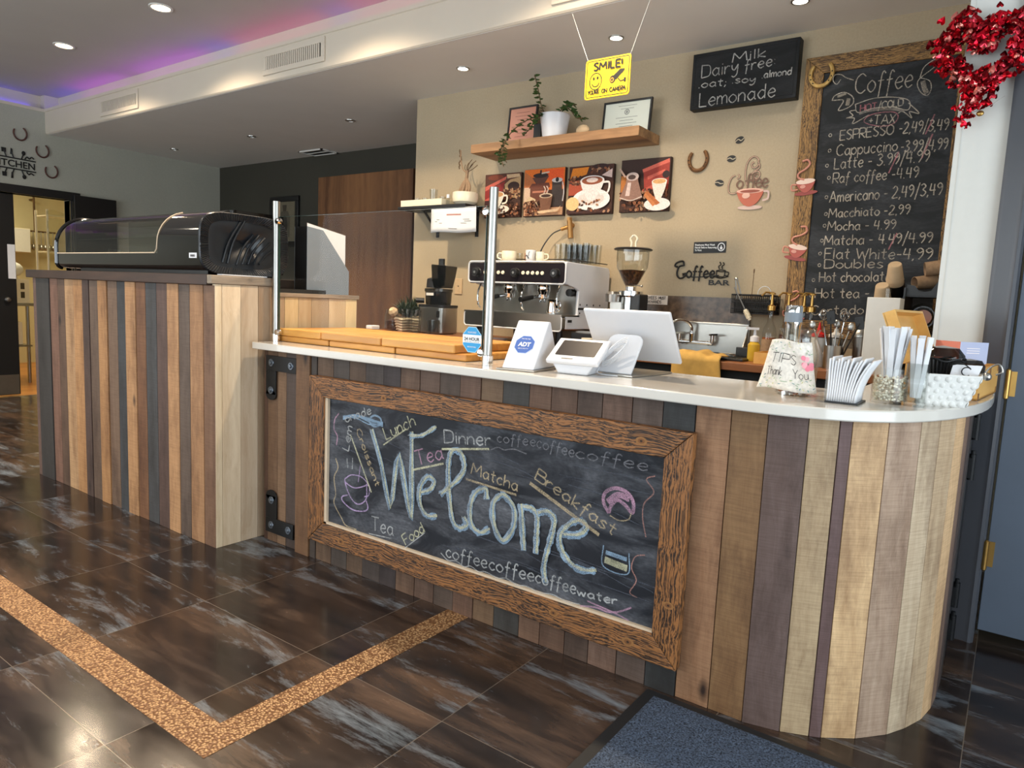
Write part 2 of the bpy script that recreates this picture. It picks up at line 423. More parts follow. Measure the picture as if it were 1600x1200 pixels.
        rb = ramp(nt, [(.32, (.78, .75, .73)), (.52, (1, 1, 1))]); nt.links.new(nb.outputs['Fac'], rb.inputs['Fac']); col = mixrgb(nt, 'MULTIPLY', 1.0, col, rb.outputs['Color'])
    if attr:
        a = N(nt, 'ShaderNodeAttribute', attribute_name='Col'); col = mixrgb(nt, 'MULTIPLY', 1.0, col, a.outputs['Color'])
    nt.links.new(col, b.inputs['Base Color'])
    b.inputs['Roughness'].default_value = rough; b.inputs['Coat Weight'].default_value = coat; b.inputs['Coat Roughness'].default_value = .2
    if bump:
        bp = N(nt, 'ShaderNodeBump', i_Strength=bump, i_Distance=.002); nt.links.new(val, bp.inputs['Height']); nt.links.new(bp.outputs['Normal'], b.inputs['Normal'])
    return m
def thin_glass(name, tint=(.96, .98, .97), refl=1.0, rough=0.02):
    m, nt, b = new_mat(name); nt.nodes.remove(b)
    out = nt.nodes['Material Output']
    tr = N(nt, 'ShaderNodeBsdfTransparent'); tr.inputs[0].default_value = (*tint, 1)
    gl = N(nt, 'ShaderNodeBsdfGlossy', i_Roughness=rough); fr = N(nt, 'ShaderNodeLayerWeight'); fr.inputs[0].default_value = .5
    pw = N(nt, 'ShaderNodeMath', operation='POWER'); pw.inputs[1].default_value = 5.0; nt.links.new(fr.outputs['Facing'], pw.inputs[0])
    mu = N(nt, 'ShaderNodeMath', operation='MULTIPLY_ADD'); mu.inputs[1].default_value = .9; mu.inputs[2].default_value = .035 * refl; nt.links.new(pw.outputs[0], mu.inputs[0])
    mx = N(nt, 'ShaderNodeMixShader'); nt.links.new(mu.outputs[0], mx.inputs[0]); nt.links.new(tr.outputs[0], mx.inputs[1]); nt.links.new(gl.outputs[0], mx.inputs[2])
    nt.links.new(mx.outputs[0], out.inputs['Surface'])
    return m
def emitter(name, col, strength):
    m, nt, b = new_mat(name); b.inputs['Base Color'].default_value = (*lin(col), 1)
    b.inputs['Emission Color'].default_value = (*lin(col), 1); b.inputs['Emission Strength'].default_value = strength
    return m

def floor_mat():
    m, nt, b = new_mat('bronze_tile')
    tc = N(nt, 'ShaderNodeTexCoord'); sep = N(nt, 'ShaderNodeSeparateXYZ'); nt.links.new(tc.outputs['Object'], sep.inputs[0])
    def cell(axis, pitch, off):
        a = N(nt, 'ShaderNodeMath', operation='SUBTRACT'); a.inputs[1].default_value = off; nt.links.new(sep.outputs[axis], a.inputs[0])
        d = N(nt, 'ShaderNodeMath', operation='DIVIDE'); d.inputs[1].default_value = pitch; nt.links.new(a.outputs[0], d.inputs[0])
        fl = N(nt, 'ShaderNodeMath', operation='FLOOR'); nt.links.new(d.outputs[0], fl.inputs[0])
        fr = N(nt, 'ShaderNodeMath', operation='SUBTRACT'); nt.links.new(d.outputs[0], fr.inputs[0]); nt.links.new(fl.outputs[0], fr.inputs[1])
        pp = N(nt, 'ShaderNodeMath', operation='PINGPONG'); pp.inputs[1].default_value = .5; nt.links.new(fr.outputs[0], pp.inputs[0])
        ms = N(nt, 'ShaderNodeMath', operation='MULTIPLY'); ms.inputs[1].default_value = pitch; nt.links.new(pp.outputs[0], ms.inputs[0])
        return fl.outputs[0], ms.outputs[0]
    fx, dx = cell(0, .605, -.005); fy, dy = cell(1, .64, 1.43)
    mn = N(nt, 'ShaderNodeMath', operation='MINIMUM'); nt.links.new(dx, mn.inputs[0]); nt.links.new(dy, mn.inputs[1])
    gr = N(nt, 'ShaderNodeMapRange'); gr.inputs[1].default_value = .0006; gr.inputs[2].default_value = .0016; gr.inputs[3].default_value = 1; gr.inputs[4].default_value = 0; nt.links.new(mn.outputs[0], gr.inputs[0])
    cb = N(nt, 'ShaderNodeCombineXYZ'); nt.links.new(fx, cb.inputs[0]); nt.links.new(fy, cb.inputs[1])
    wn = N(nt, 'ShaderNodeTexWhiteNoise'); nt.links.new(cb.outputs[0], wn.inputs['Vector'])
    ofs = N(nt, 'ShaderNodeVectorMath', operation='MULTIPLY_ADD'); ofs.inputs[1].default_value = (13, 13, 13); nt.links.new(wn.outputs['Color'], ofs.inputs[0]); nt.links.new(tc.outputs['Object'], ofs.inputs[2])
    mp = N(nt, 'ShaderNodeMapping'); mp.inputs['Scale'].default_value = (.6, 2.3, 1); mp.inputs['Rotation'].default_value = (0, 0, .08); nt.links.new(ofs.outputs[0], mp.inputs['Vector'])
    n1 = N(nt, 'ShaderNodeTexNoise', i_Scale=3.2, i_Detail=9.0, i_Roughness=.66, i_Distortion=.4); nt.links.new(mp.outputs[0], n1.inputs['Vector'])
    n2 = N(nt, 'ShaderNodeTexNoise', i_Scale=3.0, i_Detail=12.0, i_Roughness=.74, i_Distortion=.35); nt.links.new(mp.outputs[0], n2.inputs['Vector'])
    n3 = N(nt, 'ShaderNodeTexNoise', i_Scale=1.1, i_Detail=3.0); nt.links.new(ofs.outputs[0], n3.inputs['Vector'])
    base = ramp(nt, [(.3, (24, 20, 18)), (.5, (50, 39, 33)), (.7, (92, 72, 57))]); nt.links.new(n1.outputs['Fac'], base.inputs['Fac'])
    tint = ramp(nt, [(.4, (1, .95, .9)), (.65, (.8, .85, .95))]); nt.links.new(n3.outputs['Fac'], tint.inputs['Fac'])
    c = mixrgb(nt, 'MULTIPLY', .8, base.outputs['Color'], tint.outputs['Color'])
    fr = N(nt, 'ShaderNodeMapRange'); fr.inputs[1].default_value = .53; fr.inputs[2].default_value = .68; fr.inputs[3].default_value = 0; fr.inputs[4].default_value = .8; nt.links.new(n2.outputs['Fac'], fr.inputs[0])
    c = mixrgb(nt, 'MIX', fr.outputs[0], c, (128, 136, 144))
    c = mixrgb(nt, 'MIX', gr.outputs[0], c, (104, 94, 84))
    nt.links.new(c, b.inputs['Base Color'])
    rr = N(nt, 'ShaderNodeMapRange'); rr.inputs[1].default_value = .3; rr.inputs[2].default_value = .75; rr.inputs[3].default_value = .12; rr.inputs[4].default_value = .30; nt.links.new(n1.outputs['Fac'], rr.inputs[0])
    nt.links.new(rr.outputs[0], b.inputs['Roughness'])
    bp = N(nt, 'ShaderNodeBump', i_Strength=.12, i_Distance=.002); nt.links.new(n1.outputs['Fac'], bp.inputs['Height']); nt.links.new(bp.outputs['Normal'], b.inputs['Normal'])
    b.inputs['Specular IOR Level'].default_value = .5
    return m
def hammered():
    m, nt, b = new_mat('hammered_gold_strip')
    tc = N(nt, 'ShaderNodeTexCoord'); vo = N(nt, 'ShaderNodeTexVoronoi', i_Scale=120.0, feature='F1'); nt.links.new(tc.outputs['Object'], vo.inputs['Vector'])
    no = N(nt, 'ShaderNodeTexNoise', i_Scale=8.0, i_Detail=3.0); nt.links.new(tc.outputs['Object'], no.inputs['Vector'])
    r = ramp(nt, [(.1, (206, 166, 120)), (.6, (112, 76, 46))]); nt.links.new(vo.outputs['Distance'], r.inputs['Fac'])
    c = mixrgb(nt, 'MULTIPLY', .5, r.outputs['Color'], no.outputs['Color'])
    nt.links.new(r.outputs['Color'], b.inputs['Base Color'])
    b.inputs['Metallic'].default_value = .25; b.inputs['Roughness'].default_value = .38
    bp = N(nt, 'ShaderNodeBump', i_Strength=.8, i_Distance=.004, invert=True); nt.links.new(vo.outputs['Distance'], bp.inputs['Height']); nt.links.new(bp.outputs['Normal'], b.inputs['Normal'])
    return m
def board_mat(name, col, smudge=.5):
    """blackboard with wiped chalk dust"""
    m, nt, b = new_mat(name)
    tc = N(nt, 'ShaderNodeTexCoord'); mp = N(nt, 'ShaderNodeMapping'); mp.inputs['Scale'].default_value = (1.0, 1.0, 2.6); mp.inputs['Rotation'].default_value = (0, .25, 0)
    nt.links.new(tc.outputs['Object'], mp.inputs['Vector'])
    n = N(nt, 'ShaderNodeTexNoise', i_Scale=3.2, i_Detail=8.0, i_Roughness=.62, i_Distortion=.7); nt.links.new(mp.outputs[0], n.inputs['Vector'])
    n2 = N(nt, 'ShaderNodeTexNoise', i_Scale=60.0, i_Detail=3.0); nt.links.new(mp.outputs[0], n2.inputs['Vector'])
    mr = N(nt, 'ShaderNodeMapRange'); mr.inputs[1].default_value = .42; mr.inputs[2].default_value = .8; mr.inputs[3].default_value = 0; mr.inputs[4].default_value = smudge; nt.links.new(n.outputs['Fac'], mr.inputs[0])
    mm = N(nt, 'ShaderNodeMath', operation='MULTIPLY'); nt.links.new(mr.outputs[0], mm.inputs[0]); nt.links.new(n2.outputs['Fac'], mm.inputs[1])
    c = mixrgb(nt, 'MIX', mm.outputs[0], col, (168, 172, 182))
    nt.links.new(c, b.inputs['Base Color']); b.inputs['Roughness'].default_value = .5; b.inputs['Specular IOR Level'].default_value = .3
    return m
def wall_mat(name, col, col2, sc=90):
    m, nt, b = new_mat(name)
    tc = N(nt, 'ShaderNodeTexCoord'); n = N(nt, 'ShaderNodeTexNoise', i_Scale=sc, i_Detail=5.0, i_Roughness=.7); nt.links.new(tc.outputs['Object'], n.inputs['Vector'])
    n2 = N(nt, 'ShaderNodeTexNoise', i_Scale=1.3, i_Detail=3.0); nt.links.new(tc.outputs['Object'], n2.inputs['Vector'])
    ad = N(nt, 'ShaderNodeMath', operation='MULTIPLY_ADD'); ad.inputs[1].default_value = .5; nt.links.new(n.outputs['Fac'], ad.inputs[0])
    hf = N(nt, 'ShaderNodeMath', operation='MULTIPLY'); hf.inputs[1].default_value = .5; nt.links.new(n2.outputs['Fac'], hf.inputs[0]); nt.links.new(hf.outputs[0], ad.inputs[2])
    r = ramp(nt, [(.36, col2), (.64, col)]); nt.links.new(ad.outputs[0], r.inputs['Fac']); nt.links.new(r.outputs['Color'], b.inputs['Base Color'])
    b.inputs['Roughness'].default_value = .75
    bp = N(nt, 'ShaderNodeBump', i_Strength=.15, i_Distance=.002); nt.links.new(n.outputs['Fac'], bp.inputs['Height']); nt.links.new(bp.outputs['Normal'], b.inputs['Normal'])
    return m
def speckle(name, a, b_, sc, rough=.9, bump=.9, dist=.006):
    m, nt, b = new_mat(name)
    tc = N(nt, 'ShaderNodeTexCoord'); n = N(nt, 'ShaderNodeTexNoise', i_Scale=sc, i_Detail=3.0, i_Roughness=.6); nt.links.new(tc.outputs['Object'], n.inputs['Vector'])
    r = ramp(nt, [(.36, a), (.64, b_)]); nt.links.new(n.outputs['Fac'], r.inputs['Fac']); nt.links.new(r.outputs['Color'], b.inputs['Base Color'])
    b.inputs['Roughness'].default_value = rough
    bp = N(nt, 'ShaderNodeBump', i_Strength=bump, i_Distance=dist); nt.links.new(n.outputs['Fac'], bp.inputs['Height']); nt.links.new(bp.outputs['Normal'], b.inputs['Normal'])
    return m

MT = dict(
    floor=floor_mat(), strip=hammered(),
    planks=wood('reclaimed_planks', 'Z', (1.0, .995, .98), (.82, .77, .72), sc=11, stretch=.05, contrast=1.1, saw=True, attr=True, rough=.62, bump=.3, rings=.05, ringscale=30.0),
    planks_pale=wood('pale_planks', 'Z', (1.0, .99, .96), (.84, .78, .70), sc=9, stretch=.05, contrast=1.3, attr=True, rough=.62, bump=.3, rings=.06, ringscale=26.0),
    frame_x=wood('charred_pine_x', 'X', (148, 98, 54), (40, 25, 15), sc=16, stretch=.16, contrast=1.05, rough=.5, bump=.6, rings=.42, ringscale=30.0),
    frame_z=wood('charred_pine_z', 'Z', (148, 98, 54), (40, 25, 15), sc=16, stretch=.16, contrast=1.05, rough=.5, bump=.6, rings=.42, ringscale=30.0),
    menu_x=wood('golden_pine_x', 'X', (164, 124, 70), (62, 42, 22), sc=18, stretch=.16, contrast=1.1, rough=.6, bump=.5, rings=.42, ringscale=36.0),
    menu_z=wood('golden_pine_z', 'Z', (164, 124, 70), (62, 42, 22), sc=18, stretch=.16, contrast=1.1, rough=.6, bump=.5, rings=.42, ringscale=36.0),
    butcher=wood('butcher_block', 'X', (214, 158, 78), (176, 116, 48), sc=7, stretch=.08, rough=.4, attr=True, bump=.06, knots=False),
    shelf=wood('zebra_shelf', 'X', (170, 128, 86), (94, 64, 40), sc=8, stretch=.03, rough=.5, bump=.1, knots=False),
    walnut=wood('walnut_panel', 'Z', (150, 104, 66), (96, 62, 38), sc=5, stretch=.04, rough=.5, bump=.05, knots=False),
    darkwood=wood('dark_trim', 'X', (72, 48, 34), (36, 24, 18), sc=8, rough=.5, bump=.2, knots=False),
    greywood=wood('weathered_edge', 'Y', (176, 160, 140), (96, 84, 72), sc=10, rough=.7, bump=.4, knots=False),
    backwood=wood('back_counter_edge', 'X', (150, 92, 48), (96, 54, 26), sc=7, rough=.45, bump=.1, knots=False),
    bamboo=wood('bamboo', 'Y', (226, 178, 100), (204, 150, 72), sc=6, rough=.5, bump=.05, knots=False),
    kitchenwood=wood('kitchen_floor', 'Y', (206, 140, 70), (160, 96, 40), sc=4, rough=.3, bump=.05, knots=False),
    quartz=plain('white_quartz', (212, 207, 198), .12, vary=.02, scale=12, coat=.3),
    wall=wall_mat('khaki_wall', (182, 165, 137), (168, 151, 124)),
    wall_grey=wall_mat('grey_green_wall', (176, 176, 163), (163, 163, 151)),
    wall_dark=wall_mat('dark_olive_wall', (62, 60, 50), (54, 52, 44)),
    white_wall=plain('white_wall_paint', (212, 212, 206), .55, vary=.015),
    ceil=plain('ceiling_paint', (184, 178, 172), .7, vary=.02, scale=3),
    ceil_low=plain('low_ceiling_paint', (224, 222, 218), .6, vary=.02, scale=3),
    soffit=plain('soffit_paint', (206, 196, 180), .55, vary=.015, scale=4),
    charcoal=plain('charcoal_steel_paint', (72, 74, 80), .32, vary=.05, scale=5),
    doorgrey=plain('door_steel_paint', (88, 98, 112), .45, vary=.06, scale=4),
    black=plain('black_satin', (22, 22, 23), .38), blackmat=plain('black_matt', (26, 26, 26), .7), platter=plain('platter_black', (26, 30, 35), .32), cleanglass=thin_glass('clean_glassware', (.985, .99, .985), 1.2, .03), blackgloss=plain('black_gloss', (10, 9, 10), .08, coat=.5),
    blacksteel=plain('black_iron', (24, 25, 27), .5, metal=.4, bump=.2, scale=120), bolt=plain('galvanised_bolt', (110, 118, 128), .4, metal=.8),
    steel=plain('brushed_steel', (176, 173, 167), .30, metal=1.0, vary=.08, scale=9), chrome=plain('chrome', (226, 226, 226), .07, metal=1.0, vary=.01),
    gold=plain('brass', (190, 150, 84), .28, metal=.9), brassold=plain('old_brass', (176, 132, 80), .4, metal=.85),
    rust=plain('rusty_iron', (120, 84, 52), .6, metal=.5, vary=.3, scale=40, bump=.4), goldpaint=plain('gold_painted_iron', (196, 160, 96), .4, metal=.6, vary=.2, scale=40),
    rustred=plain('red_brown_iron', (92, 58, 50), .6, metal=.3, vary=.25, scale=40),
    whiteplastic=plain('white_plastic', (216, 217, 221), .28, vary=.01), whitematt=plain('white_matt', (218, 217, 212), .6, vary=.02), paper=plain('paper', (220, 221, 224), .8, vary=.02),
    cream=plain('cream_ceramic', (236, 226, 200), .2, vary=.02), greyplastic=plain('blue_grey_plastic', (122, 132, 142), .5, vary=.03),
    cardboard=plain('kraft_card', (196, 170, 136), .8, vary=.06), sleeve=plain('kraft_sleeve', (150, 122, 94), .85, vary=.15, scale=60, bump=.4),
    screen=plain('dark_screen', (34, 30, 34), .35, vary=.02, spec=.06), glass=thin_glass('clear_glass', (.985, .992, .988), .015), glassware=thin_glass('glassware', (.93, .94, .93), 1.6, .03), paneglass=thin_glass('pane_glass', (.97, .985, .975), .9),
    smokeglass=thin_glass('smoked_glass', (.72, .73, .70), 1.2), smokeplastic=thin_glass('smoked_plastic', (.22, .22, .20), 1.2, .05), glassedge=plain('glass_edge', (40, 62, 54), .2),
    print=attr_mat('printed_ink', .45), matteprint=attr_mat('painted_print', .7, grain=.12), chalk=chalk_mat('chalk'),
    board_main=board_mat('blackboard_welcome', (30, 33, 40), .75), board_menu=board_mat('blackboard_menu', (22, 23, 24), .28), board_small=board_mat('blackboard_small', (16, 17, 18), .1),
    paledge=plain('pale_raw_edge', (206, 186, 160), .7), stone=speckle('brown_stone', (58, 44, 34), (104, 84, 66), 22, .3, .2, .001),
    mat_pile=speckle('loop_pile', (18, 26, 40), (84, 98, 120), 190, .95, 1.0, .006), rubber=plain('mat_rubber', (22, 22, 24), .6, bump=.2, scale=80),
    leaf=plain('leaf_green', (62, 92, 44), .5, vary=.3, scale=40), leafdark=plain('dark_leaf', (48, 66, 40), .55, vary=.3, scale=40), stem=plain('stem_brown', (96, 74, 50), .8, vary=.2),
    soil=plain('soil', (44, 34, 26), .95, vary=.3, scale=80), redfoil=attr_mat('red_foil', .2, .8, .3), redgloss=plain('red_gloss', (176, 16, 36), .12, metal=.4),
    yellow=plain('yellow_sign', (236, 190, 30), .4, vary=.01), ink=plain('black_ink', (16, 16, 16), .5), whiteink=plain('white_ink', (238, 238, 236), .6), cloth=plain('mustard_cloth', (190, 150, 78), .9, vary=.12, scale=25, bump=.3),
    syrup=plain('amber_syrup', (150, 84, 40), .15), soapfluid=plain('yellow_soap', (196, 160, 52), .15), beans=speckle('coffee_beans', (40, 22, 14), (110, 66, 40), 60, .4, .9, .01),
    pearl=plain('pearl_beads', (226, 218, 196), .25), plasticbag=thin_glass('plastic_film', (.86, .85, .76), 1.6, .15), wicker=plain('white_wicker', (222, 206, 182), .7, vary=.1, scale=60, bump=.4),
    redplastic=plain('red_plastic', (200, 36, 30), .35), blueplastic=plain('blue_plastic', (44, 96, 190), .4), coin=plain('copper_coins', (176, 116, 84), .35, metal=.7),
    kwall=plain('kitchen_wall', (206, 196, 158), .6, vary=.03, scale=3),
    lamp_warm=emitter('warm_lamp', (255, 222, 170), 14.0), lamp_cool=emitter('cool_lamp', (255, 246, 230), 8.0), lamp_off=plain('unlit_lamp', (120, 120, 120), .3, metal=.6),
    led_purple=emitter('led_purple', (200, 80, 255), 3.4), led_pink=emitter('led_pink', (255, 100, 190), 2.0), led_blue=emitter('led_blue', (96, 80, 255), 3.0),
)
# ---------------------------------------------------------------- room shell
XL, XR, YF, YB, YA = -8.25, 2.0, -2.2, 4.0, 5.1
ZL, ZS, ZC = 2.664, 2.91, 3.05            # low ceiling, cove lip, main ceiling
YS = 3.172                                 # soffit face
struct(MB().box(XL, XR, YF, YA, -.08, 0).build('floor', MT['floor'], smooth=None))
struct(MB().box(-11.5, XL, 1.2, 5.2, -.08, 0).build('floor', MT['kitchenwood'], smooth=None))
# inlaid hammered strips in the floor
m = MB(); m.box(-8.0, -1.575, .921, 1.03, -.01, .0015); struct(m.build('trim_1', MT['strip'], smooth=None))
m = MB(); m.box(-1.678, -1.575, 1.03, 1.99, -.01, .0015); struct(m.build('trim_2', MT['strip'], smooth=None))
# left wall with the kitchen doorway
w = MB()
D0, D1, DZ = 2.28, 3.375, 2.035
w.box(XL - .12, XL, YF, D0, 0, ZS); w.box(XL - .12, XL, D1, YA, 0, ZS); w.box(XL - .12, XL, D0, D1, DZ, ZS)
struct(w.build('wall_left', MT['wall_grey'], smooth=None))
w = MB(); w.box(-3.85, XR, YB, YA + .1, 0, ZL + .05); struct(w.build('wall_back', MT['wall'], smooth=None))
w = MB(); w.box(XL - .12, -3.85, YA, YA + .1, 0, ZL + .05); struct(w.build('wall_alcove', MT['wall_dark'], smooth=None))
# white pier beside the bar, and the wall that carries the steel door
w = MB(); w.box(-.265, -.104, 3.1, YB, 0, ZL); w.box(-.247, -.246, 3.0985, 3.1, 1.0, ZL, (150, 150, 150))
struct(w.build('wall_pier', MT['white_wall'], smooth=None))
w = MB(); w.box(1.0, XR, 3.1, 3.25, 0, ZL); w.box(-.104, 1.0, 3.12, 3.25, 2.12, ZL); struct(w.build('wall_right', MT['white_wall'], smooth=None))
# shop front (behind the camera) and entrance side, both with windows
w = MB(); w.box(XL, XR, YF - .1, YF, 0, .4); w.box(XL, XR, YF - .1, YF, 2.7, ZC); w.box(XL, -7.0, YF - .1, YF, .4, 2.7); w.box(1.4, XR, YF - .1, YF, .4, 2.7)
struct(w.build('wall_front', MT['wall_grey'], smooth=None))
w = MB(); w.box(XR, XR + .1, YF, 3.25, 0, .2); w.box(XR, XR + .1, YF, 3.25, 2.5, ZC); w.box(XR, XR + .1, YF, -1.4, .2, 2.5); w.box(XR, XR + .1, 2.2, 3.25, .2, 2.5)
struct(w.build('wall_entrance', MT['wall_grey'], smooth=None))
fr = MB(); 
for x in (-7.0, -4.9, -2.8, -.7, 1.36): fr.box(x, x + .05, YF - .08, YF - .02, .4, 2.7)
fr.box(-7, 1.4, YF - .08, YF - .02, .4, .46); fr.box(-7, 1.4, YF - .08, YF - .02, 2.64, 2.7)
win = struct(fr.build('window_1', MT['charcoal'], smooth=None))
MB().box(-6.95, 1.36, YF - .055, YF - .045, .46, 2.64).build('window_pane', MT['paneglass'], win, smooth=None)
fr = MB()
for y in (-1.4, .4, 2.15): fr.box(XR + .02, XR + .08, y, y + .05, .2, 2.5)
fr.box(XR + .02, XR + .08, -1.4, 2.2, .2, .26); fr.box(XR + .02, XR + .08, -1.4, 2.2, 2.44, 2.5)
win = struct(fr.build('window_2', MT['charcoal'], smooth=None))
MB().box(XR + .045, XR + .055, -1.35, 2.15, .26, 2.44).build('window_pane', MT['paneglass'], win, smooth=None)
# ceilings, soffit, light cove
struct(MB().box(XL - .2, XR + .1, YF - .1, YS + .16, ZC, ZC + .06).build('ceiling', MT['ceil'], smooth=None))
struct(MB().box(XL - .12, XR, YS + .02, YA + .1, ZL, ZL + .05).build('ceiling', MT['ceil_low'], smooth=None))
prof = [(YS + .03, ZL), (YS + .012, ZL + .003), (YS + .003, ZL + .012), (YS, ZL + .03), (YS, ZS - .03), (YS - .008, ZS - .026), (YS - .008, ZS), (YS + .02, ZS), (YS + .02, ZS - .03), (YS + .13, ZS - .03), (YS + .13, ZC), (YS + .16, ZC), (YS + .16, ZS - .06), (YS + .03, ZS - .06)]
m = MB(); m.prism(prof, lambda a, b, h: (h, a, b), XL, XR); struct(m.build('trim_3', MT['soffit'], smooth=30))
m = MB(); m.box(XL - .13, XL - .1, YF, YS, ZS - .03, ZC); m.box(XL - .12, XL + .008, YF, YS - .008, ZS - .03, ZS); m.box(XL - .13, XL - .001, YS - .0, YS + .16, ZS - .06, ZC); struct(m.build('trim_4', MT['soffit'], smooth=None))
# LED tape in the cove: coloured lengths
t = thing('led_strip', 'colour changing light strip glowing purple along the ceiling cove above the counter', 'light strip', (XL, YS + .07, ZS - .03))
segs = [(-8.2, -7.7, 'led_blue'), (-7.7, -6.75, 'led_purple'), (-6.6, -5.45, 'led_purple'), (-5.4, -5.1, 'led_blue'), (-5.1, -4.0, 'led_pink'), (-3.95, -3.8, 'led_blue'), (-3.8, -2.95, 'led_pink'), (-2.95, -2.2, 'led_purple'), (-2.2, -.3, 'led_pink')]
for a, b, k in segs:
    MB().box(a, b, YS + .085, YS + .115, ZS - .03, ZS - .012).build('led_segment', MT[k], t, smooth=None)
t = thing('led_strip', 'light strip glowing blue in the ceiling cove above the kitchen sign', 'light strip', (XL - .05, 0, ZS))
MB().box(XL - .095, XL - .07, 2.2, YS - .1, ZS, ZS + .015).build('led_segment', MT['led_blue'], t, smooth=None)
MB().box(XL - .095, XL - .07, 0, 2.2, ZS, ZS + .015).build('led_segment', MT['led_purple'], t, smooth=None)
# air grilles on the soffit face
def grille(x0, x1, z0, z1, label):
    t = thing('air_grille', label, 'vent', ((x0 + x1) / 2, YS, z0), group='air grilles on the soffit')
    f = MB(); b = .035
    f.box(x0, x1, YS - .012, YS, z0, z0 + b); f.box(x0, x1, YS - .012, YS, z1 - b, z1); f.box(x0, x0 + b, YS - .012, YS, z0 + b, z1 - b); f.box(x1 - b, x1, YS - .012, YS, z0 + b, z1 - b)
    f.build('frame', MT['soffit'], t, bevel=.002)
    MB().box(x0 + b, x1 - b, YS - .001, YS - .0005, z0 + b, z1 - b).build('backing', MT['blackmat'], t, smooth=None)
    s = MB(); n = int((x1 - x0 - 2 * b) / .021)
    for i in range(n):
        x = x0 + b + .008 + i * .021
        s.box(x - .0062, x + .0062, YS - .008, YS - .002, z0 + b, z1 - b)
    s.build('slats', MT['soffit'], t, smooth=None)
grille(-7.04, -6.35, 2.70, 2.86, 'white slatted air grille on the soffit, nearest the kitchen')
grille(-4.57, -3.90, 2.71, 2.868, 'white slatted air grille in the middle of the soffit')
grille(-2.12, -1.45, 2.71, 2.868, 'white slatted air grille cut off by the top of the photo above the smile sign')
t = thing('ceiling_vent', 'dark ceiling vent with a white rim in the low ceiling near the wooden panel', 'vent', (-6.2, 5.0, ZL))
f = MB(); x0, x1, y0, y1, b = -6.4, -6.02, 4.86, 5.08, .02
f.box(x0, x1, y0, y0 + b, ZL - .012, ZL); f.box(x0, x1, y1 - b, y1, ZL - .012, ZL); f.box(x0, x0 + b, y0, y1, ZL - .012, ZL); f.box(x1 - b, x1, y0, y1, ZL - .012, ZL); f.box(x0, x1, (y0 + y1) / 2 - .008, (y0 + y1) / 2 + .008, ZL - .01, ZL)
f.build('frame', MT['whitematt'], t, smooth=None); MB().box(x0 + b, x1 - b, y0 + b, y1 - b, ZL - .004, ZL - .001).build('grid', MT['blackmat'], t, smooth=None)
# recessed lights
def downlight(x, y, z, r, mat, label, group, spot=None, colr=(1, .8, .55)):
    t = thing('recessed_light', label, 'ceiling light', (x, y, z), group=group)
    MB().lathe([(r * .78, -.001), (r * .8, -.006), (r, -.006), (r * 1.02, 0)], (x, y, z), 28).build('trim_ring', MT['steel' if r < .05 else 'whitematt'], t)
    MB().lathe([(0, -.003), (r * .78, -.003)], (x, y, z), 24).build('lens', MT[mat], t, fixn=False)
    if spot:
        l = bpy.data.lights.new('lamp_light', 'SPOT'); l.energy = spot; l.color = colr; l.spot_size = math.radians(140); l.spot_blend = .9; l.shadow_soft_size = .05
        o = bpy.data.objects.new('lamp_light', l); COL.objects.link(o); o.location = (0, 0, -.03); o.parent = t
WARM = (1.0, .80, .57)
for i, x in enumerate((-6.39, -4.91, -3.43, -1.95)):
    lab = ['bright round recessed light in the main ceiling, nearest the kitchen wall', 'bright round recessed light in the main ceiling at the top edge of the photo', 'recessed light in the main ceiling beyond the top edge of the photo', 'recessed light in the main ceiling beyond the top edge of the photo'][i]
    downlight(x, 2.61, ZC, .075, 'lamp_warm', lab, 'recessed lights of the main ceiling', 165, WARM)
for y in (.7, -1.2):
    for x in (-6.39, -4.15, -1.95):
        downlight(x, y, ZC, .075, 'lamp_warm', 'recessed light in the main ceiling over the seating side', 'recessed lights over the seating side', 70, (1, .88, .72))
for i, x in enumerate((-3.072, -1.972, -1.0)):
    lab = ['small lit downlight above the coffee pictures', 'small lit downlight behind the smile sign', 'small lit downlight at the top edge above the milk chalkboard'][i]
    downlight(x, 3.6, ZL, .042, 'lamp_cool', lab, 'small downlights over the bar', 5, (1, .93, .82))
for i, (x, y) in enumerate(((-4.823, 4.194), (-6.229, 4.187), (-7.642, 4.186))):
    lab = ['small unlit downlight nearest the wooden panel', 'small unlit downlight in the middle of the dark low ceiling', 'small unlit downlight nearest the kitchen wall'][i]
    downlight(x, y, ZL, .042, 'lamp_off', lab, 'unlit downlights of the low ceiling')
# kitchen behind the doorway
w = MB(); w.box(-11.6, -11.5, 1.2, 5.2, 0, 2.8); w.box(-11.5, XL - .12, 1.1, 1.2, 0, 2.8); w.box(-11.5, XL - .12, 5.1, 5.2, 0, 2.8)
struct(w.build('wall_kitchen', MT['kwall'], smooth=None)); struct(MB().box(-11.6, XL - .12, 1.1, 5.2, 2.8, 2.85).build('ceiling', MT['white_wall'], smooth=None))
kl = bpy.data.lights.new('kitchen_lamp_light', 'AREA'); kl.energy = 42; kl.color = (1.0, .88, .58); kl.size = 1.2
ko = bpy.data.objects.new('kitchen_lamp_light', kl); COL.objects.link(ko); ko.location = (-9.9, 3.0, 2.72)
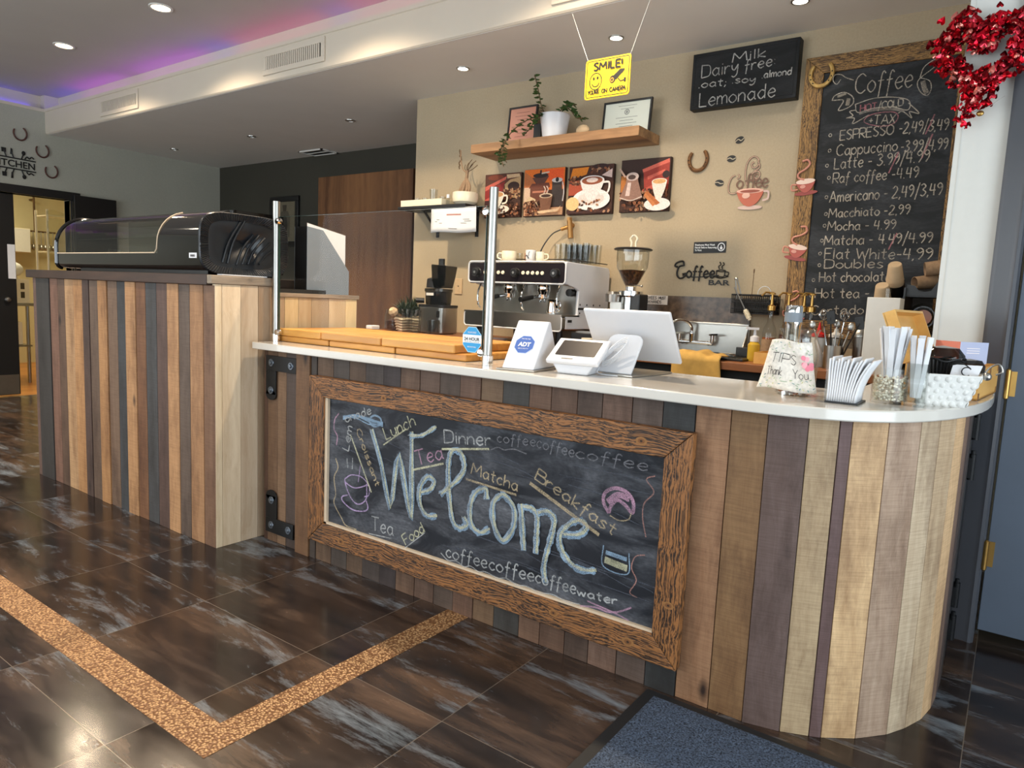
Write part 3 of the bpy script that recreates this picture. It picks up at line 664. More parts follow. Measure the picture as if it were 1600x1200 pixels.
# door frame and leaves
f = MB(); f.box(XL - .12, XL + .03, 2.2, D1 + .1, DZ, 2.118); f.box(XL - .12, XL + .03, 2.2, D0, 0, DZ); f.box(XL - .12, XL + .03, D1, D1 + .02, 0, DZ)
struct(f.build('trim_5', MT['black'], smooth=None, bevel=.004))
d = MB(); d.box(XL - .055, XL - .01, D0 + .005, 2.87, .015, DZ - .01); dl = struct(d.build('door_1', MT['black'], smooth=None, bevel=.003))
MB().box(XL - .01, XL - .007, D0 + .02, 2.86, .02, .22).build('kick_plate', MT['steel'], dl, smooth=None)
MB().lathe([(0, .05), (.02, .045), (.028, .03), (.02, .012), (.012, 0)], (0, 0, 0), 16, M=Matrix.Rotation(PI / 2, 4, 'Y')).xf(Matrix.Translation((XL - .01, 2.78, .98))).build('door_knob', MT['steel'], dl)
d = MB(); d.box(XL + .03, XL + .075, D1 + .02, 3.82, .015, 2.09); struct(d.build('door_2', MT['black'], smooth=None, bevel=.003))
# steel door on the right with its jamb
j = MB(); pf = [(-.104, 3.10), (-.104, 3.075), (-.09, 3.068), (-.05, 3.068), (-.036, 3.060), (-.026, 3.062), (-.018, 3.075), (-.016, 3.20), (-.104, 3.20)]
j.prism(pf, lambda a, b, h: (a, b, h), 0, ZL); struct(j.build('trim_6', MT['charcoal'], smooth=30))
d = MB(); d.box(-.010, .94, 3.105, 3.15, .045, 2.11); dr = struct(d.build('door_3', MT['doorgrey'], smooth=None, bevel=.002))
for z0, z1 in ((.93, 1.03), (.29, .395), (1.72, 1.82)):
    h = MB(); h.cyl((-.014, 3.072, z0), (-.014, 3.072, z1), .009, 12); h.ell((-.014, 3.072, z1), .007, .007, .006, 10); h.ell((-.014, 3.072, z0), .007, .007, .006, 10); h.box(-.012, .012, 3.098, 3.104, z0 + .005, z1 - .005)
    h.build('hinge', MT['gold'], dr)
t = MB(); t.box(XL + .001, XL + .012, D1 + .1, YA, 0, .09); struct(t.build('baseboard_left', MT['blackmat'], smooth=None))
# ---------------------------------------------------------------- tall display counter on the left
BR, DK, TN, GY, OR, PU = (128, 96, 74), (84, 66, 56), (190, 152, 112), (72, 70, 70), (184, 138, 92), (112, 88, 78)
t = thing('display_counter', 'tall plank clad counter carrying the black display case', 'counter', (-3.85, 2.1, 0))
xs = [-4.83, -4.783, -4.604, -4.501, -4.41, -4.296, -4.179, -4.103, -3.999, -3.899, -3.795, -3.701, -3.597, -3.502, -3.399, -3.299, -3.197, -3.103, -2.992, -2.9]
cs = [PU, (60, 56, 54), (132, 98, 82), (104, 80, 64), TN, OR, (88, 68, 60), (110, 90, 76), OR, (124, 100, 82), (66, 68, 72), (196, 152, 108), (132, 92, 62), (72, 72, 74), (96, 74, 66), (190, 146, 104), (102, 86, 76), (178, 136, 98), (134, 102, 80)]
m = MB()
for i, c in enumerate(cs):
    d = rng.choice([0, .003, .006, .01]); m.box(xs[i] + .0016, xs[i + 1] - .0016, 1.765 - d * .6, 1.79, 0, 1.206, c, rng.random())
m.build('front_cladding', MT['planks'], t, smooth=None, bevel=.0015)
m = MB(); LT = [(236, 220, 194), (228, 210, 186), (206, 188, 168), (168, 148, 128)]
ys = [1.766, 1.80, 1.894, 1.985, 2.06]
for i in range(4): m.box(-2.922, -2.9, ys[i] + .0008, ys[i + 1] - .0008, 0, 1.212, LT[i], rng.random())
ys = [2.06, 2.132, 2.212, 2.292, 2.401, 2.512, 2.59]
for i, c in enumerate([(176, 160, 140), (222, 206, 170), (196, 178, 150), (180, 166, 146), (214, 198, 170), (232, 212, 170)]): m.box(-2.922, -2.9, ys[i] + .0008, ys[i + 1] - .0008, 0, 1.165, c, rng.random())
m.build('end_cladding', MT['planks_pale'], t, smooth=None, bevel=.0015)
MB().box(-4.82, -2.923, 1.791, 2.40, 0, 1.206).box(-3.3, -2.923, 2.40, 2.585, 0, 1.165).build('carcass', MT['blackmat'], t, smooth=None)
MB().box(-4.875, -2.93, 1.742, 2.06, 1.2065, 1.253).box(-4.875, -3.12, 2.06, 2.42, 1.2065, 1.253).build('top_board', MT['darkwood'], t, smooth=None, bevel=.003)
MB().box(-2.93, -2.893, 1.745, 2.06, 1.213, 1.252).build('end_trim', MT['greywood'], t, smooth=None, bevel=.004)
MB().box(-3.12, -2.893, 2.06, 2.6, 1.166, 1.186).build('ledge_board', MT['greywood'], t, smooth=None, bevel=.002)

# ---------------------------------------------------------------- curved bar counter
t = thing('bar_counter', 'long plank clad bar counter with a rounded right end', 'counter', (-1.6, 2.2, 0))
xs = [-2.868, -2.84, -2.765, -2.70, -2.62]
m = MB()
for i, c in enumerate([(92, 66, 52), (120, 92, 70), (136, 108, 84), (84, 70, 64)]): m.box(xs[i] + .001, xs[i + 1] - .001, 1.997, 2.02, 0, .922, c, rng.random())
m.box(-2.606, -2.513, 1.978, 2.02, 0, .922, (122, 90, 62), rng.random())
xs = [-2.511, -2.472, -2.368, -2.266, -2.165, -2.059, -1.962, -1.859, -1.756, -1.655, -1.558, -1.459, -1.344, -1.254, -1.152, -1.059, -.954, -.851, -.749]
cs = [(70, 60, 54), (112, 88, 68), (84, 74, 68), (110, 88, 70), (78, 68, 64), (70, 60, 60), (116, 90, 72), (112, 88, 74), (92, 76, 66), (118, 90, 74), (124, 98, 74), (70, 68, 66), (116, 88, 70), (108, 82, 66), (92, 74, 64), (120, 94, 80), (98, 82, 74), (56, 58, 60)]
for i, c in enumerate(cs): m.box(xs[i] + .0012, xs[i + 1] - .0012, 1.99 - rng.choice([0, .002, .004]), 2.02, 0, .922, c, rng.random())
path = [(-.749, 1.99), (-.644, 1.99), (-.54, 1.99), (-.438, 2.014), (-.365, 2.046), (-.336, 2.061), (-.256, 2.121), (-.187, 2.203), (-.148, 2.275), (-.115, 2.36), (-.098, 2.45), (-.092, 2.53), (-.09, 2.62), (-.09, 2.72), (-.092, 2.80)]
pc = [(160, 122, 92), (140, 108, 74), (108, 90, 86), (186, 164, 132), (110, 88, 88), (222, 188, 144), (184, 160, 140), (210, 192, 166), (204, 182, 152), (226, 192, 150), (130, 106, 92), (84, 70, 66), (70, 62, 60), (60, 56, 56)]
for i, c in enumerate(pc):
    a = Vector((*path[i], 0)); b = Vector((*path[i + 1], 0)); dd = (b - a); L = dd.length; dd.normalize(); nn = Vector((-dd.y, dd.x, 0)); nn_o = rng.choice([0, .001, .003])
    cc = (a + b) / 2 + nn * (.012 + nn_o); cc.z = .461
    m.obox(cc, dd, nn, (0, 0, 1), L / 2 - .0012, .012, .461, c, rng.random())
m.build('plank_cladding', MT['planks'], t, smooth=None, bevel=.0012)
core = [(-2.87, 2.022), (-.54, 2.022), (-.42, 2.055), (-.33, 2.10), (-.23, 2.20), (-.16, 2.34), (-.125, 2.5), (-.12, 2.8), (-.12, 3.0), (-.40, 3.0), (-.40, 2.46), (-2.87, 2.46)]
m = MB(); m.prism(core, lambda a, b, h: (a, b, h), 0, .922); m.build('carcass', MT['blackmat'], t, smooth=None)
m = MB(); m.box(-.118, -.093, 2.815, 3.0, .0, .92); m.build('end_post', MT['black'], t, smooth=None)
def iron(parts, name):
    b = MB()
    for (x0, x1, z0, z1) in parts: b.box(x0, x1, 1.986, 1.992, z0, z1)
    return b
for (horiz, vert, bolts, rnd_end) in (((-2.84, -2.618, .825, .895), (-2.84, -2.766, .712, .825), ((-2.80, .862), (-2.655, .858), (-2.803, .732)), ('v', -2.803, .712)),
                                     ((-2.84, -2.632, .046, .118), (-2.84, -2.756, .118, .228), ((-2.798, .083), (-2.668, .085), (-2.797, .205)), ('v', -2.798, .228))):
    b = iron([horiz, vert], 'x')
    b.prism(oval(rnd_end[1], rnd_end[2], .0385, .026, 20), lambda a, c, h: (a, h, c), 1.986, 1.992)
    br = b.build('corner_bracket', MT['blacksteel'], t, smooth=30, bevel=.001)
    for (x, z) in bolts:
        k = MB(); k.lathe([(0, .009), (.008, .008), (.011, .004), (.0125, 0)], (0, 0, 0), 6, M=Matrix.Rotation(PI / 2, 4, 'X')).lathe([(0.0, .003), (.017, .003), (.0185, 0)], (0, 0, 0), 20, M=Matrix.Rotation(PI / 2, 4, 'X'))
        k.xf(Matrix.Translation((x, 1.986, z))).build('bolt', MT['bolt'], br, smooth=30)
for z in (.70, .84, .12, .24):
    h = MB(); h.cyl((-.083, 2.86, z - .045), (-.083, 2.86, z + .045), .011, 12); h.box(-.092, -.084, 2.83, 2.90, z - .035, z + .035); h.cyl((-.083, 2.86, z + .045), (-.083, 2.86, z + .058), .007, 10)
    h.build('spring_hinge', MT['blacksteel'], t)
# white stone worktop
top = [(-2.868, 1.93), (-.56, 1.93), (-.50, 1.934), (-.44, 1.945), (-.385, 1.964), (-.33, 1.99), (-.285, 2.024), (-.24, 2.07), (-.20, 2.125), (-.165, 2.19), (-.13, 2.27), (-.103, 2.35), (-.08, 2.44), (-.063, 2.54), (-.052, 2.64), (-.046, 2.75), (-.044, 2.9), (-.046, 3.058), (-.42, 3.058), (-.42, 2.49), (-2.868, 2.49)]
m = MB(); m.prism(top, lambda a, b, h: (a, b, h), .9235, .956)
tag(m.build('countertop', MT['quartz'], None, origin=(-1.6, 2.2, .9235), smooth=30, bevel=.004), 'white stone worktop with a rounded right end on the plank bar', 'countertop')
ZT = .956

# ---------------------------------------------------------------- welcome blackboard
t = thing('welcome_blackboard', 'large framed blackboard chalked Welcome on the front of the bar', 'blackboard', (-1.6, 1.975, .1))
ox0, ox1, oz0, oz1, ix0, ix1, iz0, iz1 = -2.481, -.737, .1, .837, -2.385, -.823, .192, .75
fy = lambda a, b, h: (a, h, b)
for nm, pl, mt in (('top_rail', [(ox0, oz1), (ox1, oz1), (ix1, iz1), (ix0, iz1)], 'frame_x'), ('bottom_rail', [(ox0, oz0), (ox1, oz0), (ix1, iz0), (ix0, iz0)], 'frame_x'),
                   ('left_stile', [(ox0, oz0), (ox0, oz1), (ix0, iz1), (ix0, iz0)], 'frame_z'), ('right_stile', [(ox1, oz0), (ox1, oz1), (ix1, iz1), (ix1, iz0)], 'frame_z')):
    cx = sum(p[0] for p in pl) / 4; cz = sum(p[1] for p in pl) / 4
    pl = [(cx + (p[0] - cx) * .9994, cz + (p[1] - cz) * .998) for p in pl]
    m = MB(); m.prism(pl, fy, 1.952, 1.985, rnd=rng.random()); m.build(nm, MT[mt], t, smooth=None, bevel=.003)
m = MB(); m.box(ix0, ix0 + .016, 1.962, 1.976, iz0, iz1); m.box(ix0, ix1, 1.962, 1.976, iz0, iz0 + .008); m.build('inner_edge', MT['paledge'], t, smooth=None)
MB().box(ix0 - .01, ix1 + .01, 1.975, 1.985, iz0 - .01, iz1 + .01).build('board', MT['board_main'], t, smooth=None)
for (x, z, r) in ((-2.26, .14, .014), (-1.18, .152, .012), (-.90, .142, .014), (-.90, .79, .013), (-.775, .30, .012), (-2.02, .79, .010)):
    K_ = Art(Plane2D((0, 1.952, 0), (1, 0, 0), (0, 0, 1))); K_.oval(x, z, r * 1.5, r, (150, 104, 58)); K_.oval(x, z, r * .9, r * .6, (124, 80, 42)); K_.oval(x, z, r * .34, r * .28, (56, 34, 20)); K_.build('knot', MT['matteprint'], t)
P = Plane2D((0, 1.975, 0), (1, 0, 0), (0, 0, 1))
BLU, YEL, WHT, PNK, GRY, CRM = (150, 178, 204), (206, 204, 172), (186, 188, 188), (190, 148, 172), (122, 122, 128), (186, 168, 136)
WS = {
'W':[(-2.106,0.648),(-2.045,0.514),(-1.989,0.338),(-1.968,0.468),(-1.947,0.57),(-1.91,0.447),(-1.872,0.321),(-1.875,0.505),(-1.881,0.671)],
'Ws':[(-1.893,0.653),(-1.826,0.666),(-1.757,0.708)],
'e':[(-1.833,0.436),(-1.775,0.46),(-1.756,0.496),(-1.79,0.508),(-1.826,0.463),(-1.828,0.399),(-1.792,0.355),(-1.738,0.363)],
'l':[(-1.722,0.452),(-1.683,0.485),(-1.634,0.531),(-1.609,0.578),(-1.63,0.629),(-1.673,0.628),(-1.686,0.565),(-1.677,0.455),(-1.657,0.366),(-1.625,0.342),(-1.587,0.363),(-1.604,0.39)],
'c':[(-1.498,0.479),(-1.508,0.516),(-1.555,0.489),(-1.575,0.427),(-1.564,0.368),(-1.525,0.347),(-1.482,0.372)],
'o':[(-1.438,0.509),(-1.469,0.468),(-1.461,0.392),(-1.419,0.342),(-1.376,0.4),(-1.376,0.47),(-1.417,0.508),(-1.438,0.509)],
'm1':[(-1.347,0.493),(-1.337,0.414),(-1.326,0.33)],
'm2':[(-1.339,0.486),(-1.299,0.486),(-1.277,0.462),(-1.275,0.4),(-1.275,0.331)],
'm3':[(-1.278,0.476),(-1.239,0.49),(-1.209,0.472),(-1.211,0.426),(-1.228,0.354),(-1.239,0.294),(-1.231,0.239)],
'e2':[(-1.171,0.425),(-1.11,0.439),(-1.084,0.467),(-1.101,0.488),(-1.143,0.47),(-1.181,0.422),(-1.174,0.374),(-1.134,0.334),(-1.09,0.323),(-1.039,0.334)]}
a = Art(P)
for sx, sz, col, n in ((-2.06, .60, GRY, 10), (-1.45, .30, GRY, 16), (-1.2, .62, GRY, 8)):      # wiped chalk smears
    for i in range(n):
        x = sx + rng.uniform(-.35, .35); z = sz + rng.uniform(-.06, .06); L = rng.uniform(.15, .4); s = rng.uniform(-.25, .02)
        a.line([(x, z), (x + L / 2, z + s * L * .3), (x + L, z + s * L)], rng.uniform(.002, .006), (84, 88, 98))
a.build('smudges', MT['chalk'], t)
a = Art(P, start=.0030)
for k, pts in WS.items():
    c = catmull(pts, 6) if k != 'W' else catmull(pts, 2)
    a.ribbon(c, .025 if k != 'Ws' else .018, BLU, .25)
    a.ribbon([(p[0] + .004, p[1] + .003) for p in c], .010, YEL, .3)
    a.ribbon([(p[0] - .009, p[1] + .002) for p in c], .003, WHT, .4)
sm = [(-2.277, 0.671), (-2.198, 0.685), (-2.111, 0.68), (-2.037, 0.681)]
for i in range(6): a.line([(p[0], p[1] + rng.uniform(-.016, .016)) for p in sm], .006, BLU)
a.line([(-2.112,0.697),(-2.084,0.71),(-2.051,0.702),(-2.051,0.679),(-2.083,0.664),(-2.111,0.674),(-2.112,0.697)], .008, BLU)
a.build('welcome_lettering', MT['chalk'], t)
a = Art(P, start=.0070)
for (s, x0, z0, x1, z1, h), c in zip([('Lem',-2.239,0.536,-2.217,0.642,0.041),('onade',-2.257,0.657,-2.103,0.715,0.034),('Croissant',-2.192,0.632,-2.066,0.416,0.03),('Lunch',-2.012,0.622,-1.852,0.703,0.049),('Tea',-1.838,0.547,-1.704,0.596,0.057),
    ('Dinner',-1.702,0.657,-1.483,0.68,0.049),('coffee',-1.456,0.699,-1.292,0.71,0.034),('coffee',-1.288,0.708,-1.139,0.697,0.038),('coffee',-1.133,0.698,-0.876,0.699,0.037),('Matcha',-1.566,0.565,-1.356,0.54,0.042),('Breakfast',-1.285,0.599,-0.976,0.471,0.042),
    ('Tea',-2.074,0.235,-1.949,0.24,0.057),('Food',-1.877,0.218,-1.777,0.297,0.042),('coffeecoffee',-1.667,0.225,-1.264,0.239,0.047),('coffee',-1.258,0.24,-1.097,0.243,0.043),('water',-1.091,0.242,-0.943,0.253,0.028)],
    [WHT, WHT, CRM, YEL, PNK, WHT, GRY, GRY, GRY, CRM, CRM, WHT, YEL, WHT, WHT, WHT]):
    w_ = Art(P, start=a.h); letter(w_, s, x0, z0, x1, z1, h, .0052 if c != GRY else .0042, c); a.h = w_.h; w_.build('chalk_word', MT['chalk'], t)
for pts, c, w in (([(-2.206,0.616),(-2.074,0.395)], YEL, .007), ([(-2.011,0.602),(-1.886,0.686)], YEL, .006), ([(-1.846,0.53),(-1.691,0.582)], YEL, .008), ([(-1.701,0.636),(-1.479,0.672)], YEL, .008), ([(-1.58,0.544),(-1.352,0.53)], CRM, .008), ([(-2.083,0.219),(-1.953,0.229)], WHT, .004),
                  ([(-1.877,0.208),(-1.773,0.295)], WHT, .004), ([(-1.298,0.583),(-1.022,0.465)], CRM, .012), ([(-1.472,0.67),(-1.441,0.684),(-1.412,0.68),(-1.371,0.689),(-1.317,0.681)], GRY, .004),
                  ([(-1.688,0.236),(-1.651,0.217),(-1.611,0.224),(-1.572,0.212),(-1.542,0.223),(-1.504,0.212),(-1.474,0.22),(-1.416,0.212),(-1.38,0.221),(-1.331,0.210),(-1.29,0.217),(-1.236,0.21),(-1.184,0.218),(-1.127,0.21),(-1.077,0.216)], WHT, .004), ([(-1.077,0.21),(-1.017,0.223),(-0.976,0.221),(-0.936,0.233),(-0.893,0.26)], PNK, .006), ([(-1.05,0.235),(-0.95,0.225),(-.9,.215)], PNK, .005)):
    a.line(pts, w, c)
a.build('underlines', MT['chalk'], t)
a = Art(P, start=.0150)
CUP = (196, 170, 214)
for pts, c, w in (([(-2.251,0.415),(-2.211,0.44),(-2.152,0.444),(-2.113,0.424),(-2.132,0.407),(-2.19,0.389),(-2.24,0.4),(-2.251,0.415)], CUP, .005), ([(-2.251,0.408),(-2.224,0.358),(-2.188,0.327),(-2.149,0.328),(-2.116,0.359),(-2.115,0.414)], CUP, .006), ([(-2.118,0.417),(-2.099,0.41),(-2.102,0.375),(-2.129,0.363)], CUP, .005),
                  ([(-2.229,0.35),(-2.264,0.336),(-2.259,0.316),(-2.198,0.293),(-2.129,0.301),(-2.105,0.32),(-2.116,0.349)], CUP, .006), ([(-2.238,0.508),(-2.232,0.468)], WHT, .004), ([(-2.203,0.514),(-2.204,0.466)], WHT, .004), ([(-2.154,0.495),(-2.166,0.418)], CUP, .004),
                  ([(-2.293,0.693),(-2.318,0.662),(-2.322,0.62),(-2.301,0.595),(-2.305,0.553)], PNK, .006), ([(-2.309,0.496),(-2.293,0.457),(-2.317,0.41),(-2.305,0.341),(-2.315,0.297),(-2.267,0.243),(-2.236,0.215),(-2.171,0.212)], CRM, .006),
                  ([(-0.998,0.54),(-1.02,0.572),(-1.014,0.605),(-0.981,0.625),(-0.941,0.62),(-0.917,0.594),(-0.917,0.558),(-0.944,0.578),(-0.972,0.588),(-0.993,0.562),(-0.998,0.54)], PNK, .012), ([(-1.005,.575),(-.97,.605),(-.93,.60)], PNK, .02), ([(-0.994,0.533),(-0.962,0.524),(-0.929,0.534),(-0.92,0.557)], CRM, .004),
                  ([(-1.01,0.431),(-1.006,0.362),(-0.92,0.358),(-0.919,0.427)], BLU, .004), ([(-1.003,.385),(-.922,.376)], YEL, .022), ([(-1.0,.41),(-.925,.405)], BLU, .014), ([(-0.849,0.689),(-0.877,0.673),(-0.85,0.638),(-0.879,0.597),(-0.881,0.55),(-0.866,0.492)], (176, 130, 120), .004), ([(-0.865,0.435),(-0.896,0.422),(-0.907,0.383),(-0.888,0.346),(-0.907,0.303),(-0.882,0.292)], (176, 130, 120), .004)):
    w_ = Art(P, start=a.h); w_.line(pts, w, c); a.h = w_.h; w_.build('chalk_drawing', MT['chalk'], t)

# ---------------------------------------------------------------- door mat
t = thing('door_mat', 'blue grey loop pile door mat with a black rubber border by the bar', 'mat', (.0, 1.4, 0))
MB().box(-.83, 1.25, .75, 1.968, .0016, .006).build('rubber_border', MT['rubber'], t, smooth=None, bevel=.003)
m = MB(); r2 = random.Random(3)
nu, nv = 150, 96
m.grid(lambda u, v: (-.795 + 2.01 * u, .785 + 1.155 * v, .0065 + (.0 if u in (0, 1) or v in (0, 1) else r2.uniform(.001, .0065))), nu, nv)
m.build('pile', MT['mat_pile'], t, smooth=80)
# ---------------------------------------------------------------- display case on the tall counter
t = thing('display_case', 'black refrigerated display case with a curved glass front', 'display case', (-3.8, 2.0, 1.253))
def case_prof(y0=1.80, y1=2.22, z0=1.272, z1=1.562, n=12):
    p = [(y1, z0), (y0 + .03, z0)] + [(y0 + .03 - .03 * math.sin(a), z0 + .03 - .03 * math.cos(a)) for a in [PI / 2 * i / 5 for i in range(1, 6)]]
    R = .165
    p += [(y0 + R - R * math.cos(a), z1 - R + R * math.sin(a)) for a in [PI / 2 * i / n for i in range(n + 1)]]
    return p + [(y1, z1)]
pf = case_prof(); fx = lambda a, b, h: (h, a, b)
m = MB(); m.prism(pf, fx, -3.45, -3.035); m.build('machine_cover', MT['blackgloss'], t, smooth=30)
low = [p for p in case_prof() if p[1] <= 1.352 and p[0] < 2.0] + [(1.80, 1.352), (1.83, 1.352), (1.83, 1.30), (2.22, 1.30), (2.22, 1.272)]
low = [(2.22, 1.272), (1.83, 1.272)] + [(1.83 - .03 * math.sin(a), 1.302 - .03 * math.cos(a)) for a in [PI / 2 * i / 5 for i in range(1, 6)]] + [(1.80, 1.352), (1.815, 1.352), (1.83, 1.31), (2.22, 1.31)]
m = MB(); m.prism(low, fx, -4.585, -3.45); m.build('lower_front', MT['blackgloss'], t, smooth=30)
gl = [p for p in case_prof(n=16) if p[1] >= 1.352] ; gl = [(1.80, 1.352)] + [p for p in gl if p[0] < 2.215] + [(2.05, 1.562)]
gl = [(1.80, 1.352)] + [(1.965 - .165 * math.cos(a), 1.397 + .165 * math.sin(a)) for a in [PI / 2 * i / 16 for i in range(17)]] + [(2.03, 1.562)]
m = MB()
for (p, q) in zip(gl, gl[1:]): m.add([(-4.585, *p), (-3.45, *p), (-3.45, *q), (-4.585, *q)], [(0, 1, 2, 3)])
m.build('curved_glass', MT['smokeglass'], t, fixn=False, smooth=60)
m = MB(); m.tube([(-4.57, 1.7985, 1.353), (-3.475, 1.7985, 1.353)] + [(-3.455, 1.798, 1.37), (-3.453, 1.80, 1.40)] + [(-3.45, 1.963 - .165 * math.cos(x), 1.3985 + .165 * math.sin(x)) for x in [PI / 2 * i / 8 for i in range(1, 8)]], .003, 6); m.build('glass_seal', MT['paledge'], t)
m = MB()
m.tube([(-4.585, p[0], p[1]) for p in pf[1:]], .011, 8); m.build('end_rim', MT['blackgloss'], t)
MB().box(-4.585, -3.45, 2.03, 2.22, 1.545, 1.562).build('top_lid', MT['blackgloss'], t, smooth=None, bevel=.004)
m = MB()
m.box(-4.57, -3.45, 2.205, 2.22, 1.31, 1.545); m.build('rear_glass', MT['smokeglass'], t, smooth=None)
MB().box(-4.56, -3.46, 1.86, 2.19, 1.43, 1.436).build('glass_shelf', MT['glass'], t, smooth=None)
MB().box(-4.56, -3.46, 1.86, 2.19, 1.311, 1.318).build('tray', MT['steel'], t, smooth=None)
MB().box(-4.35, -3.06, 1.83, 2.2, 1.2535, 1.272).build('plinth', MT['black'], t, smooth=None)
m = MB(); m.box(-3.165, -3.10, 1.7988, 1.80, 1.328, 1.352); s = m.build('price_label', MT['paper'], t, smooth=None)
a = Art(Plane2D((-3.133, 1.7986, 1.34), (1, 0, 0), (0, 0, 1)))
for i in range(9): a.rect(-.02 + i * .0045, -.0175 + i * .0045, -.006, .004, (60, 50, 50))
a.build('print', MT['print'], s)
t2 = MB(); t2.box(-4.17, -4.03, 2.10, 2.112, 1.319, 1.378); tag(t2.build('card', MT['paper'], None, origin=(-4.1, 2.1, 1.319), smooth=None), 'blank white card standing inside the display case', 'card')
t2 = thing('cake_stand', 'small glass piece at the far left inside the display case', 'glassware', (-4.42, 2.05, 1.319))
MB().lathe([(.028, 0), (.03, .004), (.006, .012), (.006, .03), (.034, .06), (.036, .075)], (-4.42, 2.05, 1.319), 20).build('bowl', MT['glassware'], t2)
# ribbed black platter leaning on the end of the case
t = thing('platter', 'black ribbed plastic platter standing on edge against the display case', 'platter', (-2.97, 1.96, 1.253))
def plat(u, v):
    a = 2 * PI * u; n = 4.2
    ca, sa = math.cos(a), math.sin(a); rr = (abs(ca) ** n + abs(sa) ** n) ** (-1 / n)
    s = [1.0, .98, .80, .76, 0.0001][min(4, int(round(v * 4)))]
    rib = (.004 if (int(u * 240) % 2 == 0) else 0) if s in (.98, .80) else 0
    dx = [0, .006, -.012, -.016, -.016][min(4, int(round(v * 4)))]
    return (-2.955 + dx + rib, 1.955 + .232 * rr * ca * s, 1.395 + .141 * rr * sa * s)
m = MB(); m.grid(plat, 240, 5, wrap=True); m.build('ribbed_rim', MT['platter'], t, smooth=30, solid=.002)
m = MB()
for i, (o, l) in enumerate(((-.07, .20), (-.045, .21), (0, .15), (.03, .15), (.06, .14), (.09, .12), (.12, .1))):
    pts = catmull([(-2.966, 1.955 + o - .04, 1.305 + abs(o) * .1), (-2.964, 1.955 + o - .01, 1.305 + l * .5), (-2.966, 1.955 + o + .05, 1.30 + l)], 6)
    m.tube(pts, .0055, 6)
m.build('embossed_leaves', MT['platter'], t)
MB().box(-2.935, -2.897, 1.80, 2.03, 1.2535, 1.2575).build('paper_strip', MT['paper'], None, origin=(-2.92, 1.9, 1.2535), smooth=None)
tag(bpy.data.objects['paper_strip'], 'narrow white paper strip lying under the black platter', 'paper')
# magazine file with menus
t = thing('magazine_file', 'blue grey magazine file holding menus behind the glass guard', 'file holder', (-3.0, 2.42, 1.186))
y0, y1, x0, x1, z0 = 2.30, 2.575, -3.05, -2.95, 1.187
side = [(y0, z0), (y1, z0), (y1, z0 + .125), (y0 + .10, z0 + .325), (y0, z0 + .335)]
for nm, x in (('side_panel', x1 - .003), ('side_panel', x0)):
    m = MB(); m.prism(side, fx, x, x + .003); m.build(nm, MT['greyplastic'], t, smooth=None)
m = MB(); m.box(x0 + .003, x1 - .003, y0, y0 + .003, z0, z0 + .335); m.build('spine', MT['black'], t, smooth=None)
m = MB(); m.box(x0 + .003, x1 - .003, y0 + .003, y1, z0, z0 + .003); m.box(x0 + .003, x1 - .003, y1 - .003, y1, z0 + .003, z0 + .125); m.build('tray', MT['greyplastic'], t, smooth=None)
for i, (xx, zt, c) in enumerate(((-2.972, .355, 'paper'), (-2.99, .30, 'paper'), (-3.01, .32, 'paper'))):
    b = MB(); b.hexa([(xx, y0 + .012, z0 + .004), (xx + .004, y0 + .012, z0 + .004), (xx + .004, y1 - .008, z0 + .004), (xx, y1 - .008, z0 + .004)], [(xx, y0 + .012, z0 + zt), (xx + .004, y0 + .012, z0 + zt), (xx + .004, y1 - .012, z0 + zt - .04), (xx, y1 - .012, z0 + zt - .04)])
    o = b.build('menu_folder', MT['paper'], None, origin=(xx, y0, z0 + .004), smooth=None)
    tag(o, 'white menu in a dark edged cover standing tallest in the grey magazine file' if i == 0 else 'plain white menu sheet behind the dark edged menu in the grey magazine file', 'menu', 'menus in the magazine file')
    if i == 0:
        e = MB(); e.tube([(xx + .002, y0 + .012, z0 + .1), (xx + .002, y0 + .012, z0 + zt), (xx + .002, y1 - .012, z0 + zt - .04), (xx + .002, y1 - .01, z0 + .05)], .0028, 6); e.build('dark_edge', MT['darkwood'], o)

# ---------------------------------------------------------------- cutting boards
xs_u = [-2.872, -2.553, -2.165, -1.755]; xs_l = [-2.872, -2.505, -2.088, -1.70]
labs = {('u', 0): 'upper wooden cutting board nearest the display counter', ('u', 1): 'middle upper wooden cutting board of the stack', ('u', 2): 'upper wooden cutting board beside the round blue sticker', ('l', 0): 'lower wooden cutting board under the leftmost board', ('l', 1): 'lower wooden cutting board in the middle of the row', ('l', 2): 'lower wooden cutting board at the right end of the row'}
for lv, xs, z0, z1, y0, y1 in (('l', xs_l, ZT + .001, ZT + .028, 2.075, 2.50), ('u', xs_u, ZT + .029, ZT + .062, 2.068, 2.53)):
    for i in range(3):
        m = MB(); n = 5
        for k in range(n):
            c = .88 + .24 * rng.random(); ya = y0 + (y1 - y0) * k / n; yb = y0 + (y1 - y0) * (k + 1) / n
            m.box(xs[i] + .004, xs[i + 1] - .004, ya, yb, z0, z1, (min(1, c), min(1, c * .98), min(1, c * .95)), rng.random())
        o = m.build('cutting_board', MT['butcher'], None, origin=((xs[i] + xs[i + 1]) / 2, (y0 + y1) / 2, z0), smooth=None, bevel=.005)
        tag(o, labs[(lv, i)], 'cutting board', 'wooden boards on the bar')
